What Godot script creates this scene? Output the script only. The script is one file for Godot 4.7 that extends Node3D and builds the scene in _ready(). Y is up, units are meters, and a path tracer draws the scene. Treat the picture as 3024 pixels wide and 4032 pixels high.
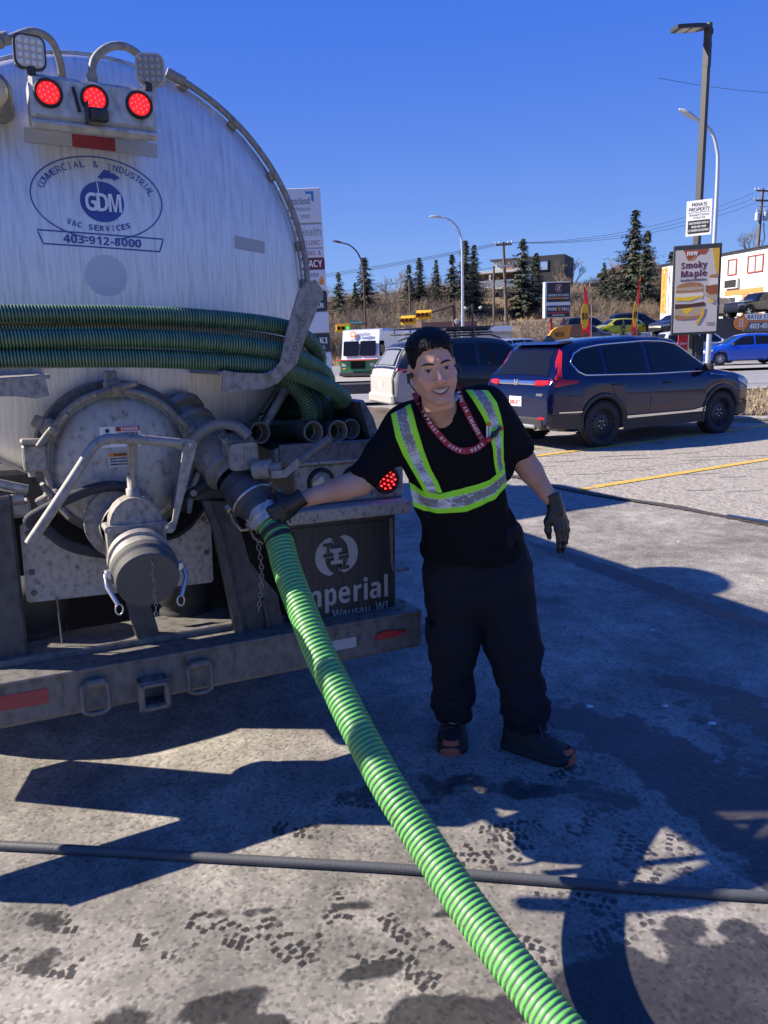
extends Node3D
# A vacuum truck with a green suction hose and a worker, in a parking lot under a clear spring sky.

var rng := RandomNumberGenerator.new()
var M := {}
var BOLD: Font
var PLAIN: Font
var SERIF: Font

func _ready() -> void:
	rng.seed = 7
	# ---- camera, sky, sun, exposure
	var cam := Camera3D.new()
	cam.name = "camera"
	cam.transform = Transform3D(Basis(Vector3.RIGHT, deg_to_rad(-12.3)) * Basis(Vector3.BACK, -0.034), Vector3(0, 1.7, 0))
	cam.fov = 67.3
	cam.near = 0.05
	cam.far = 2000.0
	add_child(cam)
	var env := Environment.new()
	var sky := Sky.new()
	var sm := ProceduralSkyMaterial.new()
	sm.sky_top_color = Color(0.124, 0.281, 0.6055)
	sm.sky_horizon_color = Color(0.4345, 0.5452, 0.6683)
	sm.sky_curve = 0.11
	sm.ground_horizon_color = Color(0.50, 0.52, 0.54)
	sm.ground_bottom_color = Color(0.36, 0.35, 0.34)
	sm.sun_angle_max = 2.0
	sky.sky_material = sm
	env.background_mode = Environment.BG_SKY
	env.sky = sky
	env.tonemap_mode = Environment.TONE_MAPPER_LINEAR
	env.tonemap_exposure = 2.4
	env.sdfgi_enabled = true
	env.ssao_enabled = true
	env.ssil_enabled = true
	var we := WorldEnvironment.new()
	we.name = "world_environment"
	we.environment = env
	add_child(we)
	var sun := DirectionalLight3D.new()
	sun.name = "sun"
	sun.light_energy = 1.42
	sun.light_color = Color(1.0, 0.955, 0.89)
	sun.light_angular_distance = 0.5
	sun.shadow_enabled = true
	var el := deg_to_rad(35.0)
	var d := Vector3(1.0, 0, 0.10).normalized() * cos(el) + Vector3(0, -sin(el), 0)
	sun.basis = Basis.looking_at(d, Vector3.UP)
	add_child(sun)
	make_materials()
	make_ground()
	make_truck()
	make_hoses()
	make_person()
	make_vehicles()
	make_signs()
	make_street()
	make_hill()
	for n in find_children("*", "GeometryInstance3D", true, false):
		n.cast_shadow = GeometryInstance3D.SHADOW_CASTING_SETTING_ON

# ------------------------------------------------------------------ small tools
func L(r: float, g: float, b: float) -> Color:
	return Color(r, g, b).linear_to_srgb()

func noise_tex(freq: float, sd: int, size := 512, colors: Array = [], oct := 4, kind := FastNoiseLite.TYPE_SIMPLEX_SMOOTH, bump := 0.0) -> NoiseTexture2D:
	var n := FastNoiseLite.new()
	n.noise_type = kind
	n.frequency = freq
	n.seed = sd
	n.fractal_octaves = oct
	var t := NoiseTexture2D.new()
	t.width = size
	t.height = size
	t.seamless = true
	t.generate_mipmaps = false
	if colors.size():
		var g := Gradient.new()
		g.offsets = PackedFloat32Array(colors.map(func(q): return q[0]))
		g.colors = PackedColorArray(colors.map(func(q): return q[1]))
		t.color_ramp = g
	if bump > 0.0:
		t.as_normal_map = true
		t.bump_strength = bump
	t.noise = n
	return t

func mat(c: Color, rough := 0.7, metal := 0.0) -> StandardMaterial3D:
	var m := StandardMaterial3D.new()
	m.albedo_color = c
	m.roughness = rough
	m.metallic = metal
	return m

func grimy(m: StandardMaterial3D, tex: Texture2D, scale: Vector3, world := false) -> StandardMaterial3D:
	m.albedo_texture = tex
	m.uv1_triplanar = true
	m.uv1_world_triplanar = world
	m.uv1_scale = scale
	return m

func vc(rough := 0.8, metal := 0.0) -> StandardMaterial3D:
	var m := mat(Color.WHITE, rough, metal)
	m.vertex_color_use_as_albedo = true
	return m

func glass(c: Color, alpha := 0.35) -> StandardMaterial3D:
	var m := mat(Color(c, alpha), 0.03)
	m.transparency = BaseMaterial3D.TRANSPARENCY_ALPHA
	return m

func glow(c: Color, e: float) -> StandardMaterial3D:
	var m := mat(c, 0.3)
	m.emission_enabled = true
	m.emission = c
	m.emission_energy_multiplier = e
	return m

func S() -> SurfaceTool:
	var s := SurfaceTool.new()
	s.begin(Mesh.PRIMITIVE_TRIANGLES)
	s.set_smooth_group(-1)
	return s

func put(called: String, s: SurfaceTool, m: Material, parent: Node = null, label := "") -> MeshInstance3D:
	s.generate_normals()
	s.index()
	return put_mesh(called, s.commit(), m, parent, label)

func put_mesh(called: String, me: Mesh, m: Material, parent: Node = null, label := "") -> MeshInstance3D:
	var o := MeshInstance3D.new()
	o.name = called
	o.mesh = me
	o.material_override = m
	(parent if parent else self).add_child(o, true)
	if label != "":
		o.set_meta("label", label)
	return o

func thing(called: String, label: String, category: String, at := Vector3.ZERO, b := Basis.IDENTITY, group := "") -> Node3D:
	var o := Node3D.new()
	o.name = called
	o.transform = Transform3D(b, at)
	add_child(o, true)
	return tag(o, label, category, group)

func tag(o: Node3D, label: String, category: String, group := "") -> Node3D:
	o.set_meta("label", label)
	o.set_meta("category", category)
	if group != "":
		o.set_meta("group", group)
	return o

func struct(o: Node3D) -> Node3D:
	o.set_meta("kind", "structure")
	return o

func stuff(o: Node3D) -> Node3D:
	o.set_meta("kind", "stuff")
	return o

func dup(o: Node3D, at: Vector3, b: Basis, label: String) -> Node3D:
	var c: Node3D = o.duplicate()
	c.name = o.name
	add_child(c, true)
	c.transform = Transform3D(b, at)
	c.set_meta("label", label)
	return c

func tri(s: SurfaceTool, a: Vector3, b: Vector3, c: Vector3) -> void:
	s.add_vertex(a)
	s.add_vertex(b)
	s.add_vertex(c)

func quad(s: SurfaceTool, a: Vector3, b: Vector3, c: Vector3, d: Vector3) -> void:
	tri(s, a, b, c)
	tri(s, a, c, d)

# a box with chamfered edges
func box(s: SurfaceTool, at: Vector3, size: Vector3, b := Basis.IDENTITY, ch := 0.0) -> void:
	s.set_smooth_group(-1)
	var h := size * 0.5
	ch = minf(ch, minf(h.x, minf(h.y, h.z)) * 0.9)
	var p := func(v: Vector3) -> Vector3: return at + b * v
	for ax in 3:
		var u := (ax + 1) % 3
		var w := (ax + 2) % 3
		for sg: float in [-1.0, 1.0]:
			var q: Array[Vector3] = []
			for k: Vector2 in [Vector2(-1, -1), Vector2(1, -1), Vector2(1, 1), Vector2(-1, 1)]:
				var v := Vector3.ZERO
				v[ax] = sg * h[ax]
				v[u] = k.x * (h[u] - ch)
				v[w] = k.y * (h[w] - ch)
				q.append(p.call(v))
			if sg > 0:
				quad(s, q[0], q[3], q[2], q[1])
			else:
				quad(s, q[0], q[1], q[2], q[3])
	if ch <= 0.0:
		return
	for ax in 3:
		var u := (ax + 1) % 3
		var w := (ax + 2) % 3
		for su: float in [-1.0, 1.0]:
			for sw: float in [-1.0, 1.0]:
				var q: Array[Vector3] = []
				for e: float in [-1.0, 1.0]:
					var v := Vector3.ZERO
					v[ax] = e * (h[ax] - ch)
					v[u] = su * h[u]
					v[w] = sw * (h[w] - ch)
					q.append(p.call(v))
					v[u] = su * (h[u] - ch)
					v[w] = sw * h[w]
					q.append(p.call(v))
				if su * sw > 0:
					quad(s, q[0], q[1], q[3], q[2])
				else:
					quad(s, q[0], q[2], q[3], q[1])
	for i in 8:
		var sg := Vector3(-1 if i & 1 else 1, -1 if i & 2 else 1, -1 if i & 4 else 1)
		var c := h - Vector3.ONE * ch
		var a: Vector3 = p.call(sg * Vector3(h.x, c.y, c.z))
		var e: Vector3 = p.call(sg * Vector3(c.x, h.y, c.z))
		var g: Vector3 = p.call(sg * Vector3(c.x, c.y, h.z))
		if sg.x * sg.y * sg.z > 0:
			tri(s, a, g, e)
		else:
			tri(s, a, e, g)

# rows of points joined into a smooth skin; uv runs 0..1 over it
func skin(s: SurfaceTool, rows: Array, closed := true, group := 0, cols: Array = [], uvs := false) -> void:
	s.set_smooth_group(group)
	for i in rows.size() - 1:
		var a: PackedVector3Array = rows[i]
		var b: PackedVector3Array = rows[i + 1]
		var n := a.size()
		for j in (n if closed else n - 1):
			var k := (j + 1) % n
			var q := [a[j], b[j], b[k], a[k]]
			var cc := [i, i + 1, i + 1, i]
			var jj := [j, j, j + 1, j + 1]
			for t: int in [0, 1, 2, 0, 2, 3]:
				if cols.size():
					var row = cols[cc[t]]
					s.set_color(row if row is Color else row[jj[t] % n])
				if uvs:
					s.set_uv(Vector2(float(jj[t]) / (n if closed else n - 1), float(cc[t]) / (rows.size() - 1)))
				s.add_vertex(q[t])

func fan(s: SurfaceTool, ring: PackedVector3Array, flip := false, group := -1) -> void:
	s.set_smooth_group(group)
	var c := Vector3.ZERO
	for v in ring:
		c += v
	c /= ring.size()
	for j in ring.size():
		var k := (j + 1) % ring.size()
		if flip:
			tri(s, c, ring[k], ring[j])
		else:
			tri(s, c, ring[j], ring[k])

func frames(path: PackedVector3Array) -> Array:
	var out := []
	var up := Vector3.ZERO
	for i in path.size():
		var t := (path[mini(i + 1, path.size() - 1)] - path[maxi(i - 1, 0)]).normalized()
		if up == Vector3.ZERO:
			up = (Vector3.UP if absf(t.y) < 0.9 else Vector3.RIGHT)
		up = (up - t * up.dot(t)).normalized()
		out.append([t.cross(up).normalized(), up, t])
	return out

func tube(s: SurfaceTool, path: PackedVector3Array, r, sides := 10, caps := true, cols: Array = []) -> void:
	var f := frames(path)
	var rows := []
	for i in path.size():
		var rad: float = r if r is float else r[i]
		var ring := PackedVector3Array()
		for j in sides:
			var a := TAU * j / sides
			ring.append(path[i] + (f[i][0] * cos(a) + f[i][1] * sin(a)) * rad)
		rows.append(ring)
	skin(s, rows, true, 0, cols)
	if caps:
		if cols.size():
			s.set_color(cols[0])
		fan(s, rows[0], false)
		if cols.size():
			s.set_color(cols[-1])
		fan(s, rows[-1], true)

func rod(s: SurfaceTool, a: Vector3, b: Vector3, r: float, sides := 10, r2 := -1.0) -> void:
	tube(s, PackedVector3Array([a, b]), [r, r2 if r2 >= 0.0 else r], sides)

func smooth_path(pts: PackedVector3Array, step: float) -> PackedVector3Array:
	var c := Curve3D.new()
	c.bake_interval = step
	for i in pts.size():
		var t := (pts[mini(i + 1, pts.size() - 1)] - pts[maxi(i - 1, 0)]) / 6.0
		c.add_point(pts[i], -t, t)
	return c.get_baked_points()

# turned shape: profile of (radius, height) along the y axis of xf; hard profile breaks where flat is true
func lathe(s: SurfaceTool, prof: Array, xf: Transform3D, sides := 24, flat := true) -> void:
	var rows := []
	for p: Vector2 in prof:
		var ring := PackedVector3Array()
		for j in sides:
			var a := TAU * j / sides
			ring.append(xf * Vector3(p.x * cos(a), p.y, p.x * sin(a)))
		rows.append(ring)
	for i in rows.size() - 1:
		skin(s, [rows[i], rows[i + 1]], true, (i + 1) if flat else 1)

# basis whose y axis is n
func along(n: Vector3, ref := Vector3.UP) -> Basis:
	n = n.normalized()
	var x := ref.cross(n)
	if x.length() < 0.01:
		x = Vector3.RIGHT
	x = x.normalized()
	return Basis(x, n, x.cross(n))

# polygon in the local xy plane of xf, pushed back along -z
func prism(s: SurfaceTool, poly: PackedVector2Array, xf: Transform3D, depth: float) -> void:
	s.set_smooth_group(-1)
	if Geometry2D.is_polygon_clockwise(poly):
		poly.reverse()
	var idx := Geometry2D.triangulate_polygon(poly)
	var bk := Vector3(0, 0, -depth)
	var f := func(v: Vector2) -> Vector3: return xf * Vector3(v.x, v.y, 0)
	var g := func(v: Vector2) -> Vector3: return xf * (Vector3(v.x, v.y, 0) + bk)
	for i in range(0, idx.size(), 3):
		var a := poly[idx[i]]
		var b := poly[idx[i + 1]]
		var c := poly[idx[i + 2]]
		if (b - a).cross(c - a) > 0:
			var w := b
			b = c
			c = w
		tri(s, f.call(a), f.call(b), f.call(c))
		tri(s, g.call(a), g.call(c), g.call(b))
	for i in poly.size():
		var a := poly[i]
		var b := poly[(i + 1) % poly.size()]
		quad(s, f.call(a), f.call(b), g.call(b), g.call(a))

func P2(a: Array) -> PackedVector2Array:
	var o := PackedVector2Array()
	for i in range(0, a.size(), 2):
		o.append(Vector2(a[i], a[i + 1]))
	return o

func P3(a: Array) -> PackedVector3Array:
	var o := PackedVector3Array()
	for i in range(0, a.size(), 3):
		o.append(Vector3(a[i], a[i + 1], a[i + 2]))
	return o

func disc(n: int, rx: float, ry: float, at := Vector2.ZERO, a0 := 0.0, a1 := TAU) -> PackedVector2Array:
	var o := PackedVector2Array()
	for i in n:
		var a := a0 + (a1 - a0) * i / (n if a1 - a0 >= TAU - 0.01 else n - 1)
		o.append(at + Vector2(cos(a) * rx, sin(a) * ry))
	return o

func rrect(w: float, h: float, r: float, n := 4, at := Vector2.ZERO) -> PackedVector2Array:
	var o := PackedVector2Array()
	for q in 4:
		var c := at + Vector2((w / 2 - r) * (1 if q == 0 or q == 3 else -1), (h / 2 - r) * (1 if q < 2 else -1))
		for i in n + 1:
			var a := PI / 2 * (q + float(i) / n)
			o.append(c + Vector2(cos(a), sin(a)) * r)
	return o

# lettering fitted to a width and height around a centre; it faces +z of xf
func words(parent: Node, text: String, xf: Transform3D, w: float, h: float, m: Material, font: Font = null, deep := 0.004, called := "lettering") -> MeshInstance3D:
	var t := TextMesh.new()
	t.text = text
	t.font = font if font else BOLD
	t.font_size = 32
	t.pixel_size = 0.01
	t.depth = 0.02
	t.curve_step = 1.5
	var bb := t.get_aabb()
	var sy := h / maxf(bb.size.y, 0.001)
	var sx := w / maxf(bb.size.x, 0.001) if w > 0 else sy
	var o := put_mesh(called, t, m, parent)
	o.transform = xf * Transform3D(Basis.from_scale(Vector3(sx, sy, deep / 0.02)), Vector3.ZERO) * Transform3D(Basis.IDENTITY, -bb.get_center())
	return o

func at3(x: float, y: float, z: float, b := Basis.IDENTITY) -> Transform3D:
	return Transform3D(b, Vector3(x, y, z))

func make_materials() -> void:
	var f := func(nm: String, wt: int) -> SystemFont:
		var q := SystemFont.new()
		q.font_names = PackedStringArray([nm])
		q.font_weight = wt
		return q
	BOLD = f.call("Droid Sans", 700)
	PLAIN = f.call("Droid Sans", 400)
	SERIF = f.call("Droid Serif", 700)
	var streak := noise_tex(0.010, 3, 1024, [[0.0, L(0.58, 0.555, 0.52)], [0.25, L(0.78, 0.765, 0.75)], [0.5, L(0.87, 0.865, 0.86)], [1.0, L(1.0, 1.0, 1.0)]], 6)
	var spots := noise_tex(0.022, 9, 1024, [[0.0, L(0.18, 0.165, 0.14)], [0.16, L(0.40, 0.37, 0.33)], [0.25, L(0.70, 0.68, 0.65)], [0.5, L(0.86, 0.85, 0.83)], [1.0, L(1.0, 1.0, 1.0)]], 6)
	var dirt := noise_tex(0.011, 21, 1024, [[0.0, L(0.34, 0.32, 0.29)], [0.22, L(0.56, 0.54, 0.5)], [0.45, L(0.76, 0.745, 0.72)], [0.7, L(0.88, 0.865, 0.84)], [1.0, L(1.0, 0.98, 0.95)]], 6)
	var soft_bump := noise_tex(0.02, 5, 512, [], 5, FastNoiseLite.TYPE_SIMPLEX_SMOOTH, 2.0)
	M.streak = streak
	M.spots = spots
	M.dirt = dirt
	M.tank = grimy(mat(L(0.80, 0.78, 0.745), 0.40, 0.6), streak, Vector3(5.0, 0.42, 5.0))
	M.alu = grimy(mat(L(0.56, 0.56, 0.54), 0.5, 0.45), dirt, Vector3(1.6, 1.0, 1.6))
	M.cast = grimy(mat(L(0.34, 0.325, 0.295), 0.65, 0.25), dirt, Vector3(2.6, 2.0, 2.6))
	M.castlight = grimy(mat(L(0.36, 0.345, 0.315), 0.6, 0.25), dirt, Vector3(3.0, 2.2, 3.0))
	M.dirty_steel = grimy(mat(L(0.20, 0.192, 0.18), 0.65, 0.25), dirt, Vector3(1.6, 0.9, 1.6))
	M.frame_steel = grimy(mat(L(0.085, 0.086, 0.088), 0.6, 0.15), dirt, Vector3(1.6, 1.0, 1.6))
	M.hatch = grimy(mat(L(0.50, 0.485, 0.46), 0.5, 0.35), spots, Vector3(1.3, 0.8, 1.3))
	M.splash = grimy(mat(L(0.46, 0.435, 0.40), 0.7, 0.15), spots, Vector3(1.5, 1.2, 1.5))
	M.black_door = grimy(mat(L(0.045, 0.045, 0.046), 0.5), dirt, Vector3(3.5, 0.5, 3.5))
	M.old_white = grimy(mat(L(0.45, 0.45, 0.44), 0.7), spots, Vector3(9, 9, 9))
	M.rubber = mat(L(0.02, 0.02, 0.021), 0.75)
	M.black_plastic = mat(L(0.025, 0.025, 0.027), 0.45)
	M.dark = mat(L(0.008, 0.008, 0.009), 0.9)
	M.chrome = mat(L(0.75, 0.75, 0.75), 0.15, 1.0)
	M.steel = mat(L(0.5, 0.5, 0.5), 0.35, 0.8)
	M.blue_print = mat(L(0.035, 0.075, 0.29), 0.45)
	M.pale_print = mat(L(0.75, 0.76, 0.78), 0.45, 0.3)
	M.white = mat(L(0.75, 0.75, 0.74), 0.5)
	M.offwhite = mat(L(0.6, 0.59, 0.56), 0.6)
	M.black = mat(L(0.02, 0.02, 0.02), 0.5)
	M.red = mat(L(0.5, 0.03, 0.03), 0.45)
	M.faded_red = grimy(mat(L(0.36, 0.05, 0.055), 0.5), spots, Vector3(6, 6, 6))
	M.tape_grey = mat(L(0.40, 0.40, 0.39), 0.6)
	M.orange = mat(L(0.75, 0.22, 0.03), 0.5)
	M.yellow = mat(L(0.75, 0.48, 0.02), 0.5)
	M.green_hose = vc(0.42)
	M.vc = vc(0.75)
	M.soft_bump = soft_bump
	M.lens_clear = mat(L(0.35, 0.35, 0.33), 0.15, 0.3)
	M.red_lit = glow(Color(1.0, 0.10, 0.12), 0.75)
	M.red_dot = glow(Color(1.0, 0.22, 0.22), 1.3)
	M.red_dark = mat(L(0.22, 0.008, 0.01), 0.2)

# ------------------------------------------------------------------ the ground
func flat(called: String, poly: PackedVector2Array, y: float, m: Material, parent: Node = null) -> MeshInstance3D:
	var s := S()
	prism(s, poly, Transform3D(Basis(Vector3.RIGHT, Vector3.BACK, Vector3.DOWN), Vector3(0, y, 0)), 0.004)
	return put(called, s, m, parent)

func asphalt(base: Color, sd: int, rough := 0.9) -> StandardMaterial3D:
	var m := mat(base, rough)
	m.albedo_texture = noise_tex(0.02, sd, 1024, [[0.0, L(0.55, 0.55, 0.56)], [0.35, L(0.78, 0.78, 0.78)], [0.62, L(0.9, 0.89, 0.87)], [1.0, L(1.0, 1.0, 0.97)]], 6)
	m.uv1_triplanar = true
	m.uv1_world_triplanar = true
	m.uv1_scale = Vector3.ONE * 0.28
	m.normal_enabled = true
	m.normal_texture = noise_tex(0.11, sd + 1, 512, [], 3, FastNoiseLite.TYPE_CELLULAR, 3.0)
	m.normal_scale = 0.6
	return m

const GX0 := -2.7
const GZ0 := -7.6
const GS := 7.0
const GN := 1792

func g2p(x: float, z: float) -> Vector2:
	return Vector2((x - GX0) / GS, (z - GZ0) / GS)

# the near slab: speckled asphalt with wet patches, drips, shoe prints and tyre streaks
func smoothed(im: Image) -> Image:
	im.resize(GN / 2, GN / 2, Image.INTERPOLATE_BILINEAR)
	return im

func near_slab_material() -> StandardMaterial3D:
	var lo := 256
	var wet := Image.create(lo, lo, false, Image.FORMAT_RF)
	wet.fill(Color(0, 0, 0))
	var blobs := [ # x, z, rx, rz, turn, strength
		[0.80, -3.22, 0.20, 0.10, -0.7, 0.9], [1.02, -2.98, 0.36, 0.17, -1.0, 1.0], [1.16, -2.55, 0.40, 0.15, -1.25, 1.0], [1.30, -2.2, 0.30, 0.17, -1.1, 0.95], [1.65, -2.4, 0.5, 0.35, -0.8, 0.9], [2.3, -2.7, 1.0, 0.35, -0.6, 0.9], [1.6, -3.4, 0.5, 0.12, -0.66, 0.6],
		[0.92, -1.72, 0.42, 0.16, 0.0, 1.0], [1.15, -1.82, 0.30, 0.10, 0.1, 0.95], [0.55, -1.72, 0.16, 0.14, 0.4, 0.9], [0.85, -1.50, 0.55, 0.18, 0.0, 1.0], [0.80, -1.93, 0.10, 0.05, 0.2, 0.75], [0.98, -1.93, 0.10, 0.04, 0.0, 0.7],
		[0.08, -1.64, 0.24, 0.09, 0.25, 0.9], [-0.10, -1.82, 0.10, 0.03, 0.3, 0.65], [-0.38, -1.64, 0.12, 0.05, 0.1, 0.85], [-0.49, -1.72, 0.12, 0.06, 0.2, 0.85], [-0.7, -1.66, 0.14, 0.07, 0.0, 0.7], [0.3, -1.5, 0.4, 0.10, 0.0, 0.95], [-0.3, -1.5, 0.5, 0.07, 0.0, 0.8],
		[-1.10, -2.05, 0.07, 0.05, 0.0, 0.8], [-1.04, -1.90, 0.05, 0.05, 0.0, 0.8], [1.7, -5.3, 1.15, 0.10, -1.15, 0.9], [0.25, -4.4, 0.22, 0.1, 0.0, 0.85], [-0.2, -2.08, 0.5, 0.02, 0.05, 0.50], [0.3, -2.02, 0.4, 0.02, -0.05, 0.48], [0.2, -2.7, 0.5, 0.12, 0.0, 0.5], [0.72, -2.62, 0.3, 0.10, -0.4, 0.58]]
	for b in blobs:
		var c := g2p(b[0], b[1]) * lo
		var rr := int(maxf(b[2], b[3]) / GS * lo * 1.6) + 2
		for yy in range(maxi(0, int(c.y) - rr), mini(lo, int(c.y) + rr)):
			for xx in range(maxi(0, int(c.x) - rr), mini(lo, int(c.x) + rr)):
				var dv := (Vector2(xx, yy) - c) / lo * GS
				dv = dv.rotated(b[4])
				var q := (dv / Vector2(b[2], b[3])).length()
				var v: float = b[5] * clampf(1.6 - q, 0.0, 1.0)
				if v > wet.get_pixel(xx, yy).r:
					wet.set_pixel(xx, yy, Color(v, 0, 0))
	wet.resize(GN, GN, Image.INTERPOLATE_CUBIC)
	var n := FastNoiseLite.new()
	n.noise_type = FastNoiseLite.TYPE_SIMPLEX_SMOOTH
	n.seed = 4
	n.frequency = 0.018
	n.fractal_octaves = 6
	n.fractal_gain = 0.6
	var cloud := n.get_image(GN, GN).get_data()
	n.seed = 5
	n.frequency = 0.0035
	n.fractal_octaves = 4
	var broad := n.get_image(GN, GN).get_data()
	var cn := FastNoiseLite.new()
	cn.noise_type = FastNoiseLite.TYPE_CELLULAR
	cn.cellular_return_type = FastNoiseLite.RETURN_CELL_VALUE
	cn.frequency = 0.38
	cn.seed = 8
	cn.fractal_type = FastNoiseLite.FRACTAL_NONE
	var cells := cn.get_image(GN, GN).get_data()
	var wd := wet.get_data().to_float32_array()
	# shoe prints: rows of lugs stamped into the wet field
	var prints := [[-0.32, -2.45, 0.2, 1.0], [-0.52, -1.98, 0.5, 0.95], [-0.33, -1.92, 0.9, 0.9], [-0.66, -1.92, 0.4, 0.6], [-0.22, -2.11, 1.2, 0.7], [0.04, -1.93, 0.7, 1.0], [-0.06, -1.86, 0.5, 0.9], [-0.2, -1.84, 1.0, 0.6], [0.35, -2.33, -0.15, 0.95], [0.42, -2.42, -0.1, 0.8], [0.30, -2.25, 0.2, 0.7], [0.64, -2.73, -0.5, 1.0], [0.80, -2.56, -0.6, 1.0], [0.72, -2.45, -0.5, 0.8], [0.80, -2.32, -1.1, 0.9], [0.95, -2.27, -1.2, 0.8], [0.81, -2.18, -1.0, 0.8], [0.66, -1.92, -0.4, 0.9], [0.13, -1.70, 0.9, 0.9], [0.36, -1.88, 0.4, 0.7], [0.82, -2.82, -0.4, 0.8], [-1.08, -2.04, 0.1, 1.0], [-1.02, -1.88, 0.2, 0.9], [0.55, -3.0, -0.2, 0.7], [-0.1, -2.62, 0.2, 0.7], [0.55, -2.05, 0.3, 0.5], [-0.45, -1.68, 0.4, 0.7]]
	var r := RandomNumberGenerator.new()
	r.seed = 11
	for p in prints:
		var c := g2p(p[0], p[1])
		var rot: float = p[2] + PI / 2
		for row in 9:
			for col in 3:
				if r.randf() < 0.26:
					continue
				var off := Vector2((col - 1.0) * 0.033 * (1.0 - 0.05 * absf(row - 3.0)) + r.randf_range(-0.004, 0.004), (row - 4.0) * 0.027 + (0.012 if col % 2 else 0.0) + r.randf_range(-0.003, 0.003))
				var q := (c + off.rotated(rot) / GS) * GN
				var sk := r.randf_range(-0.35, 0.35) + 0.3 * (col - 1)
				var hw := r.randf_range(0.009, 0.016) / GS * GN
				var hh := r.randf_range(0.006, 0.011) / GS * GN
				for yy in range(int(q.y) - 7, int(q.y) + 8):
					for xx in range(int(q.x) - 7, int(q.x) + 8):
						if xx < 0 or yy < 0 or xx >= GN or yy >= GN:
							continue
						var dv := (Vector2(xx, yy) - q).rotated(-rot + sk)
						if absf(dv.x) < hw and absf(dv.y) < hh:
							wd[yy * GN + xx] = maxf(wd[yy * GN + xx], 0.40 + 0.26 * p[3])
	var rgb := PackedByteArray()
	rgb.resize(GN * GN * 3)
	var ro := PackedByteArray()
	ro.resize(GN * GN)
	var ht := PackedByteArray()
	ht.resize(GN * GN)
	for i in GN * GN:
		var w := clampf((wd[i] + (cloud[i] - 128) / 260.0 - 0.44) * 5.5, 0.0, 1.0)
		var cell := cells[i]
		var v := 0.86 + (cloud[i] - 128) / 900.0 + (broad[i] - 128) / 700.0
		var h := 110 + cell / 5
		if cell > 214:
			v *= 1.12
			h = 190
		elif cell < 34:
			v *= 0.80
			h = 40
		else:
			v *= 0.94 + cell / 2100.0
		v *= 1.0 - 0.57 * w
		rgb[i * 3] = clampi(int(v * 150.0), 0, 255)
		rgb[i * 3 + 1] = clampi(int(v * 144.0), 0, 255)
		rgb[i * 3 + 2] = clampi(int(v * (133.0 + 4.0 * w)), 0, 255)
		ro[i] = int(225 - 95 * w)
		ht[i] = h
	var m := mat(Color.WHITE, 1.0)
	m.albedo_texture = ImageTexture.create_from_image(Image.create_from_data(GN, GN, false, Image.FORMAT_RGB8, rgb))
	m.roughness_texture = ImageTexture.create_from_image(Image.create_from_data(GN, GN, false, Image.FORMAT_L8, ro))
	m.heightmap_enabled = true
	m.heightmap_scale = 0.3
	m.heightmap_texture = ImageTexture.create_from_image(smoothed(Image.create_from_data(GN, GN, false, Image.FORMAT_L8, ht)))
	return m

func lift(x: float, z: float) -> float: # height of the land beyond the road
	var t := smoothstep(-66.0, -118.0, z)
	var h := t * (6.6 + clampf(x, -10.0, 60.0) * 0.055) + smoothstep(-120.0, -260.0, z) * 3.0
	return h + sin(x * 0.13) * 0.35 * t + sin(x * 0.31 + z * 0.2) * 0.2 * t

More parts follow.
